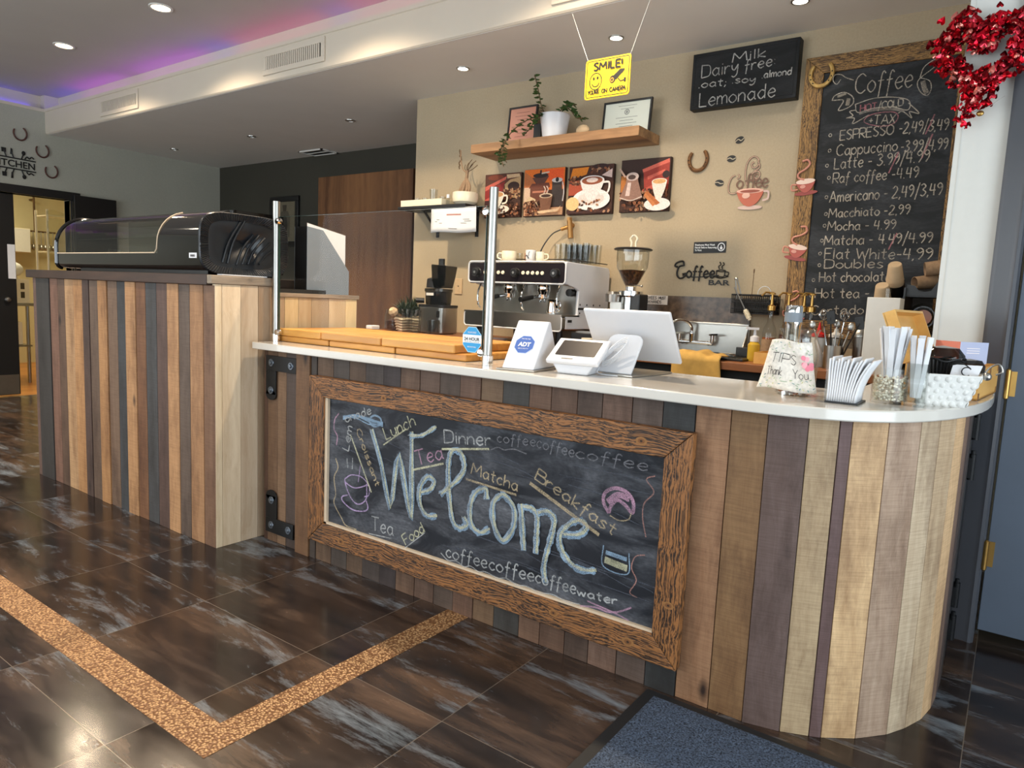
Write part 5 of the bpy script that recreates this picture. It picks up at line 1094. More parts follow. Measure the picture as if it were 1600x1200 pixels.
for (x, lean, h, lab) in ((-1.285, -.15, .10, 'steel tongs handle standing in the black wire basket'), (-1.205, .02, .14, 'thin dark skewer standing in the black wire basket')):
    m = MB(); m.tube([(x, 3.90, 1.262), (x + lean * h, 3.90, 1.27 + h)], .004 if h < .12 else .0018, 8)
    if h < .12: m.tube([(x + .03, 3.90, 1.262), (x + .01 + lean * h, 3.90, 1.27 + h)], .004, 8); m.ell((x + .003 + lean * h, 3.90, 1.272 + h), .011, .006, .008, 10)
    else: m.ell((x + lean * h, 3.90, 1.275 + h), .004, .004, .014, 10)
    tag(m.build('utensil', MT['steel' if h < .12 else 'stem'], None, origin=(x, 3.9, 1.262)), lab, 'utensil')
m = MB(); m.tube([(-1.14 + .035 * math.cos(q), 3.91, 1.295 + .04 * math.sin(q)) for q in [-.3 + 3.6 * i / 20 for i in range(21)]], .002, 6); m.cyl((-1.105, 3.91, 1.264), (-1.105, 3.91, 1.30), .003, 6)
tag(m.build('strainer_ring', MT['steel'], None, origin=(-1.14, 3.91, 1.27)), 'thin wire loop of a strainer sticking out of the black wire basket', 'utensil')
# utensil cup, shaker, squeeze bottle, cups tower, white box
t = thing('squeeze_bottle', 'clear squeeze bottle with a red tip behind the chrome cylinder', 'bottle', (-.78, 3.62, ZB)); MB().lathe([(0, 0), (.032, 0), (.034, .01), (.034, .14), (0, .15)], (-.78, 3.62, ZB + .0005), 20).build('body', MT['whitematt'], t); MB().lathe([(.034, .145), (.034, .158), (.012, .17), (.003, .215), (0, .215)], (-.78, 3.62, ZB), 16).build('nozzle', MT['redplastic'], t)
t = thing('squeeze_bottle', 'pale squeeze bottle with a grey tip left of the whisks', 'bottle', (-.715, 3.68, ZB)); MB().lathe([(0, 0), (.032, 0), (.034, .01), (.034, .14), (0, .15)], (-.715, 3.68, ZB + .0005), 20).build('body', MT['steel'], t); MB().lathe([(.034, .145), (.034, .158), (.012, .17), (.003, .22), (0, .22)], (-.715, 3.68, ZB), 16).build('nozzle', MT['whitematt'], t)
t = thing('cocktail_shaker', 'stainless cocktail shaker beside the white box on the back counter', 'shaker', (-.61, 3.72, ZB)); MB().lathe([(0, 0), (.030, 0), (.038, .15), (.04, .152), (.04, .16), (.034, .185), (.018, .20), (.018, .225), (0, .23)], (-.61, 3.72, ZB + .0005), 28).build('body', MT['steel'], t)
t = thing('utensil_cup', 'steel utensil cup crowded with whisks and spoons', 'utensil cup', (-.70, 3.57, ZB)); MB().lathe([(0, .001), (.042, .001), (.045, .11), (.043, .11), (.04, .004), (0, .004)], (-.70, 3.57, ZB), 24).build('cup', MT['steel'], t)
for i, (dx, dy, h, k) in enumerate(((-.10, -.01, .20, 0), (-.06, .02, .22, 1), (-.02, -.02, .24, 2), (.03, .02, .22, 1), (.07, -.02, .20, 0), (.10, .01, .22, 2), (.0, .03, .21, 0))):
    m = MB(); p0 = Vector((-.70 + dx * .2, 3.57 + dy * .2, ZB + .008)); p1 = Vector((-.70 + dx, 3.57 + dy, ZB + h)); m.tube([p0, p1], .0035, 8)
    if k == 0: m.ell(p1, .016, .006, .022, 12)
    elif k == 1:
        for q in range(4):
            e = Vector((math.cos(q * .8), math.sin(q * .8), 0)); m.tube(catmull([p1, p1 + e * .022 + Vector((0, 0, .03)), p1 + Vector((0, 0, .055)), p1 - e * .022 + Vector((0, 0, .03)), p1], 5), .0011, 5)
    else: m.obox(p1, (1, 0, .2), (0, 1, 0), (-.2, 0, 1), .018, .002, .03)
    tag(m.build('utensil', MT[('steel', 'chrome', 'black')[k]], None, origin=p0), ['steel spoon in the crowded utensil cup', 'wire whisk in the crowded utensil cup', 'flat black spatula in the crowded utensil cup'][k], 'utensil', 'utensils in the steel cup')
t = thing('dispenser_box', 'tall white box dispenser on the back counter left of the cup rack', 'dispenser', (-.485, 3.5, ZB)); MB().box(-.555, -.425, 3.43, 3.56, ZB + .0005, 1.283).build('casing', MT['whitematt'], t, smooth=None, bevel=.003); MB().lathe([(0, 0), (.012, 0), (.013, .04), (0, .04)], (-.487, 3.5, 1.2835), 16).build('knob', MT['glassware'], t)
t = thing('cup_rack', 'black plastic cup and sleeve rack right of the tall white box', 'rack', (-.36, 3.75, ZB))
m = MB(); m.box(-.44, -.275, 3.62, 3.9, ZB + .0005, ZB + .02); m.box(-.44, -.432, 3.62, 3.9, ZB + .02, 1.335); m.box(-.283, -.275, 3.62, 3.9, ZB + .02, 1.40)
m.prism([(-.432, 1.30), (-.283, 1.30), (-.283, 1.385), (-.30, 1.385), (-.315, 1.36), (-.335, 1.325), (-.36, 1.318), (-.385, 1.325), (-.40, 1.345), (-.432, 1.35)], fy, 3.64, 3.648); m.box(-.432, -.283, 3.648, 3.9, 1.295, 1.303); m.box(-.432, -.283, 3.62, 3.9, 1.12, 1.127); m.build('rack_body', MT['black'], t, smooth=None)
m = MB()
for (x, y, zt) in ((-.50, 3.72, 1.445), (-.535, 3.66, 1.345)):
    Mx = Matrix.Translation((x, y, zt)) @ Matrix.Rotation(.62, 4, 'X'); m.lathe([(.0425, -.21), (.0425, -.105), (.0405, -.105), (.0405, -.21)], (0, 0, 0), 24, M=Mx)
m.box(-.56, -.44, 3.80, 3.9, ZB + .0005, 1.33); m.build('cup_tubes', MT['black'], t, smooth=30)
def cupstack(x, y, ztop, lab, n=5):
    for k in range(n):
        z = ztop - .085 - k * .016; c = MB(); c.lathe([(.0, .085), (.026, .085), (.0285, .081), (.029, .08), (.0375, .004), (.039, 0), (.0365, 0), (.0275, .078), (0, .08)], (0, 0, 0), 28).xf(Matrix.Translation((x, y, ztop)) @ Matrix.Rotation(.62, 4, 'X') @ Matrix.Translation((0, 0, -.085 - k * .016)))
        o = c.build('paper_cup', MT['cardboard'], None, origin=(x, y, ztop - .085)); tag(o, lab if k else lab.replace('in the', 'on top of the'), 'paper cup', 'upside down paper cups ' + ('left' if x < -.5 else 'right'))
cupstack(-.50, 3.72, 1.425 + .02, 'kraft paper cup upside down in the taller cup stack', 9)
cupstack(-.535, 3.66, 1.345, 'kraft paper cup upside down in the lower cup stack', 9)
for (x, z, r, lab, yaw) in ((-.375, 1.365, .03, 'corrugated cup sleeve lying in the notch of the black rack', .6), (-.335, 1.43, .032, 'corrugated cup sleeve on top of the black rack beside the white pier', .25)):
    m = MB(); M_ = Matrix.Translation((x, 3.74, z)) @ Matrix.Rotation(yaw, 4, 'Z') @ Matrix.Rotation(PI / 2 - .15, 4, 'Y'); m.lathe([(r, -.045), (r * 1.1, .045), (r * 1.04, .045), (r * .94, -.045), (r, -.045)], (0, 0, 0), 28, M=M_); tag(m.build('cup_sleeve', MT['sleeve'], None, origin=(x, 3.74, z)), lab, 'cup sleeve')
t = thing('glass_canister', 'glass canister lying in the black rack below the sleeves', 'canister', (-.355, 3.7, 1.19)); m = MB(); M_ = Matrix.Translation((-.357, 3.66, 1.205)) @ Matrix.Rotation(PI / 2, 4, 'X'); m.lathe([(.062, -.12), (.064, 0), (.05, .012), (.05, .02), (.044, .02), (.044, .01)], (0, 0, 0), 28, M=M_); m.build('body', MT['smokeglass'], t); MB().lathe([(0, .0), (.034, .0)], (0, 0, 0), 24, M=Matrix.Translation((-.357, 3.66, 1.205)) @ Matrix.Rotation(PI / 2, 4, 'X')).build('contents', MT['syrup'], t, fixn=False)

# ---------------------------------------------------------------- espresso machine
t = thing('espresso_machine', 'two group espresso machine with a white casing and mirrored front panel', 'espresso machine', (-2.48, 3.7, ZB))
x0, x1 = -2.83, -2.12
side = [(3.47, 1.045), (3.97, 1.045), (3.97, 1.40), (3.955, 1.42), (3.94, 1.425), (3.46, 1.432), (3.45, 1.428), (3.45, 1.305), (3.56, 1.285), (3.60, 1.27), (3.60, 1.13), (3.47, 1.122)]
for nm, x in (('side_panel', x1 - .018), ('side_panel', x0)):
    m = MB(); m.prism(side, lambda a, b, h: (h, a, b), x, x + .018); m.build(nm, MT['whiteplastic'], t, smooth=None, bevel=.004)
m = MB()
for y in (3.62, 3.70, 3.78, 3.86): 
    for z in (1.19, 1.14): m.cyl((x1 + .0005, y, z), (x1 + .002, y, z), .006, 8)
m.box(x1 + .0002, x1 + .0015, 3.60, 3.965, 1.160, 1.172); m.box(x1 + .0002, x1 + .002, 3.49, 3.535, 1.085, 1.10); m.build('side_vents', MT['black'], t)
m = MB(); m.box(x0 + .018, x1 - .018, 3.47, 3.96, 1.31, 1.42); m.box(x0 + .018, x1 - .018, 3.62, 3.96, 1.05, 1.31); m.build('body', MT['steel'], t, smooth=None)
m = MB(); m.prism(rrect(x1 - x0 - .012, .112, .016, 4, (x0 + x1) / 2, 1.366), fy, 3.442, 3.47); m.build('front_panel', MT['screen'], t, smooth=30)
m = MB(); m.tube([(p[0], 3.441, p[1]) for p in rrect(x1 - x0, .126, .02, 5, (x0 + x1) / 2, 1.366)], .005, 8, closed=True); m.build('panel_rim', MT['whiteplastic'], t)
MB().box(x0 + .01, x1 - .018, 3.445, 3.60, 1.295, 1.3075).build('chrome_lip', MT['chrome'], t, smooth=None, bevel=.003)
for x in (-2.762, -2.468, -2.185):
    m = MB(); M_ = Matrix.Translation((x, 3.441, 1.363)) @ Matrix.Rotation(PI / 2, 4, 'X'); m.lathe([(0, .030), (.022, .030), (.027, .022), (.027, .004), (.030, 0)], (0, 0, 0), 24, M=M_); k = m.build('control_knob', MT['black'], t)
    MB().lathe([(.0, .0306), (.008, .0306)], (0, 0, 0), 12, M=M_).build('knob_mark', MT['steel'], k, fixn=False)
for xs_ in ((-2.70, 5), (-2.415, 5)):
    for i in range(5):
        m = MB(); M_ = Matrix.Translation((xs_[0] + i * .034, 3.441, 1.363)) @ Matrix.Rotation(PI / 2, 4, 'X'); m.lathe([(0, .006), (.010, .005), (.012, 0)], (0, 0, 0), 14, M=M_); m.build('brew_button', MT['cream'], t)
for gx in (-2.58, -2.33):
    m = MB(); m.lathe([(0, 0), (.040, 0), (.042, -.01), (.042, -.035), (.036, -.045), (.034, -.055), (0, -.055)], (gx, 3.54, 1.296), 24); g = m.build('brew_group', MT['chrome'], t)
    m = MB(); m.lathe([(0, 0), (.036, 0), (.034, -.022), (.020, -.03), (0, -.03)], (gx, 3.54, 1.240), 24); m.tube([(gx, 3.51, 1.23), (gx - .01, 3.44, 1.222)], .011, 10); m.tube([(gx - .012, 3.54, 1.212), (gx - .014, 3.535, 1.195)], .006, 8); m.tube([(gx + .012, 3.54, 1.212), (gx + .014, 3.535, 1.195)], .006, 8); m.build('portafilter', MT['chrome'], g)
    m = MB(); m.tube([(gx - .01, 3.44, 1.222), (gx - .03, 3.345, 1.205)], [.013, .016], 12); m.build('portafilter_handle', MT['black'], g)
for sx in (-2.79, -2.455, -2.20):
    m = MB(); m.tube(catmull([(sx, 3.52, 1.30), (sx, 3.49, 1.24), (sx + .004, 3.49, 1.17), (sx + .006, 3.51, 1.145)], 5), .0055, 8); m.build('steam_wand', MT['chrome'], t)
m = MB(); m.cyl((-2.165, 3.60, 1.258), (-2.165, 3.56, 1.258), .022, 16); m.build('steam_knob', MT['black'], t)
MB().box(x0 - .01, x1 + .0, 3.42, 3.62, 1.118, 1.128).build('cup_grate', MT['steel'], t, smooth=None)
m = MB(); m.prism(rrect(x1 - x0 + .005, .085, .018, 4, (x0 + x1) / 2 - .005, 1.078), fy, 3.425, 3.62); m.build('drip_tray', MT['steel'], t, smooth=30)
m = MB(); m.tube([(p[0], 3.424, p[1]) for p in rrect(x1 - x0 + .01, .09, .02, 4, (x0 + x1) / 2 - .005, 1.078)], .004, 6, closed=True); m.build('tray_rim', MT['whiteplastic'], t)
m = MB()
for x in (x0 + .06, x1 - .06):
    for y in (3.5, 3.9): m.cyl((x, y, ZB + .0005), (x, y, 1.046), .022, 14)
m.build('foot', MT['black'], t)
m = MB(); m.tube([(x0 + .05, 3.62, 1.428), (x0 + .05, 3.62, 1.455), (x1 - .02, 3.62, 1.455), (x1 - .02, 3.62, 1.428)], .003, 6)
m.tube([(x1 - .012, 3.55, 1.447), (x1 - .012, 3.95, 1.447)], .003, 6); m.build('cup_rail', MT['black'], t)
# cups and glasses stored on top
ZE = 1.4335
def tumbler(x, y, h, r0, r1, lab, grp, src=[None]):
    m = MB(); m.lathe([(0, .0008), (r0, .0008), (r0 + .0015, .004), (r1, h), (r1 - .0018, h), (r0 - .001, .008), (0, .007)], (x, y, ZE), 16)
    tag(m.build('drinking_glass', MT['glassware'], None, origin=(x, y, ZE)), lab, 'glass', grp)
for i in range(6):
    for j in range(3): tumbler(-2.345 + i * .040 + (.0 if j != 1 else .018), 3.70 + j * .075, .118 + .006 * ((i + j) % 2), .016, .022, 'tall clear glass crowded on the right top of the espresso machine', 'tall glasses on the espresso machine')
for i in range(4): tumbler(-2.735 + i * .028 * 1.6, 3.62 + .04 * (i % 2), .062, .018, .021, 'short clear glass at the left top of the espresso machine', 'short glasses on the espresso machine')
def mug(x, y, r, h, mat, lab, ang):
    t = thing('mug', lab, 'mug', (x, y, ZE)); MB().lathe([(0, .0006), (r * .72, .0006), (r * .9, .01), (r, h * .5), (r, h), (r - .003, h), (r - .004, h * .5), (r * .7, .006), (0, .005)], (x, y, ZE), 28).build('bowl', MT[mat], t)
    m = MB(); c, s = math.cos(ang), math.sin(ang); m.tube(catmull([(x + c * r * .97, y + s * r * .97, ZE + h * .8), (x + c * (r + .022), y + s * (r + .022), ZE + h * .75), (x + c * (r + .024), y + s * (r + .024), ZE + h * .4), (x + c * r * .95, y + s * r * .95, ZE + h * .22)], 6), .004, 8); m.build('handle', MT[mat], t)
    return t
mug(-2.625, 3.58, .047, .068, 'cream', 'plain cream mug on top of the espresso machine', PI + .5)
k = mug(-2.475, 3.60, .032, .075, 'whiteplastic', 'white mug with dark printed marks on top of the espresso machine', .3)
a = Art(Plane2D((-2.475, 3.5672, ZE + .04), (1, 0, 0), (0, 0, 1)))
for i in range(12): a.oval(rng.uniform(-.014, .014), rng.uniform(-.02, .025), .004, .003, (70, 74, 84), n=8)
a.build('printed_marks', MT['print'], k)
for i, (x, y) in enumerate(((-2.53, 3.66), (-2.415, 3.60), (-2.385, 3.57))):
    MTC = ['syrup', 'glassware', 'cream'][i]
    mug(x, y, .026, .062, MTC, ['amber brown cup behind the printed white mug', 'clear glass cup right of the printed white mug', 'small cream cup in front of the tall glasses'][i], .2)
t = thing('milk_jug', 'steel milk jug under the right side of the espresso machine', 'jug', (-2.235, 3.5, 1.128)); MB().lathe([(0, .001), (.036, .001), (.038, .02), (.032, .07), (.036, .085), (.034, .085), (.030, .07), (.035, .02), (0, .004)], (-2.235, 3.50, 1.128), 24).build('body', MT['chrome'], t); m = MB(); m.tube(catmull([(-2.20, 3.49, 1.205), (-2.172, 3.48, 1.20), (-2.172, 3.48, 1.155), (-2.20, 3.49, 1.145)], 5), .004, 8); m.build('handle', MT['chrome'], t)
t = thing('knock_box', 'black box and cables under the till end of the espresso machine', 'box', (-2.0, 3.5, ZB)); MB().box(-2.10, -1.92, 3.50, 3.62, ZB + .0005, 1.03).build('body', MT['black'], t, smooth=None, bevel=.005); MB().box(-2.08, -1.94, 3.52, 3.60, 1.0302, 1.04).build('lid', MT['steel'], t, smooth=None)
# grinder
t = thing('coffee_grinder', 'coffee grinder with a clear hopper of beans beside the espresso machine', 'coffee grinder', (-1.84, 3.68, ZB)); gx, gy = -1.825, 3.68
m = MB(); m.lathe([(0, .001), (.075, .001), (.078, .02), (.058, .05), (.055, .30), (.07, .31), (.07, .335), (.03, .34), (.03, .36), (0, .36)], (gx, gy, ZB), 28); m.build('motor_body', MT['chrome'], t)
m = MB(); m.lathe([(.03, .36), (.045, .385), (.088, .47), (.092, .52), (.092, .565), (.090, .565), (.090, .52), (.086, .472), (.044, .388), (.03, .365)], (gx, gy, ZB), 32); h = m.build('hopper', MT['glassware'], t)
MB().lathe([(0, .366), (.03, .368), (.043, .39), (.075, .452), (0, .46)], (gx, gy, ZB), 28).build('coffee_beans', MT['beans'], h)
m = MB(); m.lathe([(0, .566), (.106, .566), (.11, .571), (.10, .578), (0, .582)], (gx, gy, ZB), 32); l = m.build('hopper_lid', MT['black'], t)
m = MB(); m.tube(catmull([(gx - .015, gy, ZB + .58), (gx - .013, gy, ZB + .61), (gx - .021, gy, ZB + .632), (gx, gy, ZB + .650), (gx + .021, gy, ZB + .632), (gx + .013, gy, ZB + .61), (gx + .015, gy, ZB + .58)], 5), .006, 8); m.build('paddle_handle', MT['cream'], l)
m = MB(); m.lathe([(0, .0), (.042, .0), (.046, .045), (.03, .06), (0, .06)], (gx - .09, gy - .04, ZB + .27), 20); m.box(gx - .10, gx - .03, gy - .05, gy + .0, ZB + .20, ZB + .27); m.build('dosing_chute', MT['steel'], t)
m = MB(); m.box(gx + .02, gx + .085, gy - .05, gy + .06, ZB + .05, ZB + .32); m.build('dosing_chamber', MT['black'], t, smooth=None, bevel=.008)
m = MB(); m.tube([(gx + .03, gy - .02, ZB + .37), (gx + .09, gy - .05, ZB + .365)], .0035, 8); m.ell((gx + .09, gy - .05, ZB + .365), .007, .007, .007, 10); m.build('adjust_lever', MT['steel'], t)
# juicer
t = thing('slow_juicer', 'slow juicer with a brushed silver base and smoky feed tube', 'juicer', (-3.29, 3.68, ZB)); jx, jy = -3.29, 3.68
m = MB(); m.prism(rrect(.235, .20, .05, 6, jx, jy), lambda a, b, h: (a, b, h), ZB + .006, ZB + .185); m.build('base', MT['steel'], t, smooth=30, bevel=.006)
m = MB(); m.prism(rrect(.24, .205, .05, 6, jx, jy), lambda a, b, h: (a, b, h), ZB + .185, ZB + .20); m.prism(rrect(.20, .17, .05, 6, jx, jy), lambda a, b, h: (a, b, h), ZB + .0005, ZB + .006); m.build('deck', MT['black'], t, smooth=30)
m = MB(); m.box(jx + .075, jx + .10, jy - .103, jy - .099, ZB + .115, ZB + .16); m.build('switch', MT['black'], t, smooth=None)
m = MB(); m.lathe([(.085, .20), (.09, .215), (.092, .285), (.098, .29), (.098, .31), (.0, .315)], (jx, jy, ZB), 28); m.build('juice_bowl', MT['smokeplastic'], t); MB().lathe([(0, .20), (.06, .20), (.05, .29), (0, .29)], (jx, jy, ZB), 20).build('auger', MT['black'], t)
m = MB(); m.lathe([(.055, 0), (.05, .06), (.03, .07), (0, .07)], (jx - .045, jy, ZB + .315), 20); m.build('side_cap', MT['black'], t)
m = MB(); m.add([(jx - .0, jy - .05, ZB + .315), (jx + .085, jy - .05, ZB + .315), (jx + .085, jy + .05, ZB + .315), (jx, jy + .05, ZB + .315), (jx - .02, jy - .055, ZB + .36), (jx + .105, jy - .055, ZB + .40), (jx + .105, jy + .055, ZB + .40), (jx - .02, jy + .055, ZB + .36), (jx - .025, jy - .06, ZB + .475), (jx + .115, jy - .06, ZB + .465), (jx + .115, jy + .06, ZB + .465), (jx - .025, jy + .06, ZB + .475)], [(0, 3, 2, 1)] + [(i + o, (i + 1) % 4 + o, 4 + (i + 1) % 4 + o, 4 + i + o) for o in (0, 4) for i in range(4)] + [(8, 9, 10, 11)]); m.build('feed_hopper', MT['smokeplastic'], t, smooth=None, bevel=.006)
m = MB(); m.lathe([(0, .33), (.026, .33), (.028, .47), (.022, .475), (.022, .515), (0, .518)], (jx + .02, jy, ZB), 20); m.build('pusher', MT['black'], t)
m = MB(); m.cyl((jx - .085, jy - .05, ZB + .225), (jx - .13, jy - .09, ZB + .225), .018, 14); m.build('juice_spout', MT['black'], t)
m = MB(); m.box(jx - .03, jx + .035, jy - .094, jy - .090, ZB + .262, ZB + .28); m.build('spout_flap', MT['whitematt'], t, smooth=None)
# plant, jar, glasses to the left
t = thing('potted_plant', 'small spiky green plant in a white woven pot by the juicer', 'plant', (-3.50, 3.60, ZB)); px, py = -3.49, 3.60
MB().lathe([(0, .001), (.078, .001), (.098, .10), (.094, .10), (.075, .006), (0, .006)], (px, py, ZB), 32, rad=lambda k, n: 1 + .012 * math.sin(k * PI)).build('pot', MT['wicker'], t)
m = MB()
for z in (.018, .036, .054, .072, .09): m.tube([((px + (.081 + z * .19) * math.cos(q)), (py + (.081 + z * .19) * math.sin(q)), ZB + z + .003 * math.sin(6 * q)) for q in [2 * PI * i / 40 for i in range(40)]], .006, 6, closed=True)
m.build('pot_weave', MT['wicker'], t)
MB().lathe([(0, .088), (.092, .088)], (px, py, ZB), 24).build('soil', MT['soil'], t, fixn=False)
m = MB(); r3 = random.Random(21)
for i in range(150):
    q = r3.uniform(0, 2 * PI); el = r3.uniform(.35, 1.45); L = r3.uniform(.09, .15); b = Vector((px + r3.uniform(-.05, .05), py + r3.uniform(-.05, .05), ZB + .09 + r3.uniform(0, .06))); d = Vector((math.cos(q) * math.cos(el), math.sin(q) * math.cos(el), math.sin(el))); s = d.cross(Vector((0, 0, 1))).normalized() * .007; n = Vector((0, 0, -.012))
    m.add([b, b + d * L * .5 + s, b + d * L + n, b + d * L * .5 - s], [(0, 1, 2, 3)])
m.build('spiky_leaves', MT['leafdark'], t, fixn=False, smooth=None)
m = MB(); m.lathe([(0, 0), (.028, .005), (.034, .03), (.02, .05), (0, .045)], (px - .03, py - .11, ZB + .12), 8, M=Matrix.Rotation(.7, 4, 'X')); tag(m.build('dried_flower', MT['cardboard'], None, origin=(px - .03, py - .11, ZB + .10), smooth=None), 'pale dried flower head tucked in front of the spiky plant', 'flower')
t = thing('storage_jar', 'glass jar of dried petals left of the woven plant pot', 'jar', (-3.64, 3.58, ZB)); MB().lathe([(0, .001), (.05, .001), (.056, .02), (.056, .11), (.045, .135), (.045, .15), (.043, .15), (.043, .133), (.053, .11), (.053, .02), (0, .006)], (-3.655, 3.60, ZB), 24).build('body', MT['glassware'], t); MB().lathe([(0, .008), (.05, .012), (.05, .07), (0, .085)], (-3.655, 3.60, ZB), 18).build('petals', MT['beans'], t)
for i, (x, y, r, h, lab) in enumerate(((-3.40, 3.49, .036, .16, 'tall clear glass in front of the woven plant pot'), (-3.315, 3.49, .034, .16, 'tall clear glass in front of the juicer base'), (-3.17, 3.50, .045, .10, 'round clear glass mug at the right foot of the juicer'))):
    m = MB(); m.lathe([(0, .001), (r * .9, .001), (r, h), (r - .002, h), (r * .88, .008), (0, .007)], (x, y, ZB), 24)
    if i == 2: m.tube(catmull([(x + r * .95, y, ZB + h * .8), (x + r + .03, y, ZB + h * .75), (x + r + .03, y, ZB + h * .35), (x + r * .92, y, ZB + h * .2)], 5), .005, 8)
    tag(m.build('drinking_glass', MT['glassware'], None, origin=(x, y, ZB)), lab, 'glass')
t = thing('tray_pile', 'dark serving tray with a white folded napkin on the left end of the back counter', 'tray', (-3.78, 3.6, ZB)); MB().lathe([(0, .001), (.10, .001), (.12, .02), (.117, .02), (.098, .005), (0, .005)], (-3.73, 3.78, ZB), 28).build('tray', MT['black'], t); MB().box(-3.82, -3.76, 3.5, 3.58, ZB + .0008, ZB + .03).build('napkin', MT['paper'], t, smooth=None, bevel=.006)

ZE = ZB + .0005
mug(-1.955, 3.445, .036, .062, 'cream', 'small cream cup on the back counter between the white wedge and the till', .4)
t = thing('saucer', 'small white dish on the back counter behind the steel guard post', 'dish', (-2.62, 3.44, ZB)); MB().lathe([(0, .001), (.035, .001), (.06, .018), (.057, .018), (.034, .005), (0, .005)], (-2.60, 3.47, ZB), 24).build('dish', MT['whiteplastic'], t)
# ---------------------------------------------------------------- things on the rear wall
W = lambda x, z, off=0.0: Plane2D((x, YB - off, z), (1, 0, 0), (0, 0, 1))
t = thing('wall_shelf', 'thick striped wooden floating shelf above the coffee pictures', 'shelf', (-2.46, 3.86, 2.157)); MB().box(-3.082, -1.858, 3.72, 3.9995, 2.157, 2.212).build('board', MT['shelf'], t, smooth=None, bevel=.002)
ZSH = 2.2125
def certificate(x0, x1, z1, col, ink, lab, seal):
    t = thing('framed_certificate', lab, 'certificate', ((x0 + x1) / 2, 3.93, ZSH))
    tl = .10; up = Vector((0, tl, 1)).normalized(); h = (z1 - ZSH) / up.z; o = Vector(((x0 + x1) / 2, 3.90, ZSH + .0016)); w = x1 - x0
    P = Plane2D(o, (1, 0, 0), up); b = .012
    m = MB()
    for (a0, a1, b0, b1) in ((-w / 2, w / 2, 0, b), (-w / 2, w / 2, h - b, h), (-w / 2, -w / 2 + b, b, h - b), (w / 2 - b, w / 2, b, h - b)): m.prism([(a0, b0), (a1, b0), (a1, b1), (a0, b1)], lambda a, c, k: P(a, c, k), -.012, .006)
    m.build('frame', MT['black'], t, smooth=None, bevel=.002)
    m = MB(); m.prism([(-w / 2 + b, b), (w / 2 - b, b), (w / 2 - b, h - b), (-w / 2 + b, h - b)], lambda a, c, k: P(a, c, k), -.008, .0, col); s = m.build('sheet', MT['print'], t, smooth=None)
    a = Art(P)
    for k in range(9):
        ww = w * rng.uniform(.12, .36); yy = h * (.84 - .085 * k)
        if k not in (2, 3) or not seal: a.rect(-ww, ww, yy, yy + .0022, ink)
    if seal: a.oval(0, h * .66, .017, .017, (120, 124, 120)); a.oval(0, h * .66, .012, .012, col); a.oval(0, h * .66, .007, .009, (130, 134, 130))
    a.build('print', MT['print'], s)
certificate(-2.925, -2.695, 2.475, (206, 142, 118), (120, 60, 50), 'framed salmon pink certificate at the left end of the floating shelf', False)
certificate(-2.20, -1.88, 2.418, (206, 210, 198), (90, 96, 92), 'framed pale certificate with a round seal at the right end of the floating shelf', True)
t = thing('potted_plant', 'trailing green plant in a white pot on the floating shelf', 'plant', (-2.50, 3.85, ZSH)); px, py = -2.505, 3.84
MB().lathe([(0, .001), (.072, .001), (.095, .15), (.099, .152), (.094, .152), (.07, .01), (0, .01)], (px, py, ZSH), 32).build('pot', MT['whiteplastic'], t); MB().lathe([(0, .135), (.09, .135)], (px, py, ZSH), 24).build('soil', MT['soil'], t, fixn=False)
def vine(pts, n, sz, seed):
    c = catmull(pts, 8); v = MB(); v.tube(c, .0035, 6); l = MB(); r3 = random.Random(seed)
    for i in range(n):
        p = Vector(c[int(i * (len(c) - 1) / n)]) + Vector((r3.uniform(-.006, .006), r3.uniform(-.006, .006), 0)); q = r3.uniform(0, 2 * PI); d = Vector((math.cos(q), math.sin(q) * .8 - .2, r3.uniform(-.4, .5))).normalized(); s = d.cross(Vector((r3.uniform(-.3, .3), .4, 1))).normalized(); nn = s.cross(d); L = sz * r3.uniform(.8, 1.3)
        l.add([p, p + d * L * .35 + s * L * .28 + nn * .003, p + d * L * .75 + s * L * .2, p + d * L, p + d * L * .75 - s * L * .2, p + d * L * .35 - s * L * .28 + nn * .003], [(0, 1, 2, 3, 4, 5)])
    a = v.build('vine_stem', MT['stem'], t); l.build('leaves', MT['leaf'], a, fixn=False, smooth=None)
z = ZSH
vine([(px - .06, py, z + .14), (px - .10, py - .01, z + .22), (px - .125, py - .02, z + .32), (px - .15, py - .03, z + .41)], 26, .038, 1)
vine([(px - .05, py - .04, z + .15), (px - .13, py - .10, z + .12), (px - .20, py - .16, z + .05), (px - .235, py - .20, z - .03), (px - .24, py - .215, z - .11), (px - .20, py - .22, z - .16)], 46, .036, 2)
vine([(px - .03, py - .06, z + .15), (px - .07, py - .10, z + .12), (px - .12, py - .10, z + .06), (px - .17, py - .10, z + .03)], 26, .036, 3)
vine([(px + .04, py - .03, z + .15), (px + .10, py - .05, z + .18), (px + .15, py - .06, z + .15), (px + .20, py - .07, z + .10), (px + .25, py - .08, z + .09)], 34, .038, 4)
vine([(px + .02, py + .02, z + .15), (px + .07, py + .02, z + .21), (px + .14, py + .01, z + .20)], 20, .036, 5)
vine([(px - .24, py - .20, z - .02), (px - .27, py - .205, z - .10), (px - .23, py - .21, z - .18)], 20, .032, 6)
t = thing('small_stone', 'small pale stone under the leaves at the right of the white pot', 'stone', (-2.29, 3.80, ZSH)); MB().ell((-2.285, 3.82, ZSH + .034), .045, .03, .034, 18).build('stone_body', MT['cardboard'], t)
t = thing('photo_card', 'small dark photo frame in front of the salmon certificate', 'frame', (-2.68, 3.83, ZSH)); MB().box(-2.665, -2.61, 3.84, 3.852, ZSH + .001, ZSH + .115).build('frame', MT['black'], t, smooth=None, bevel=.002)
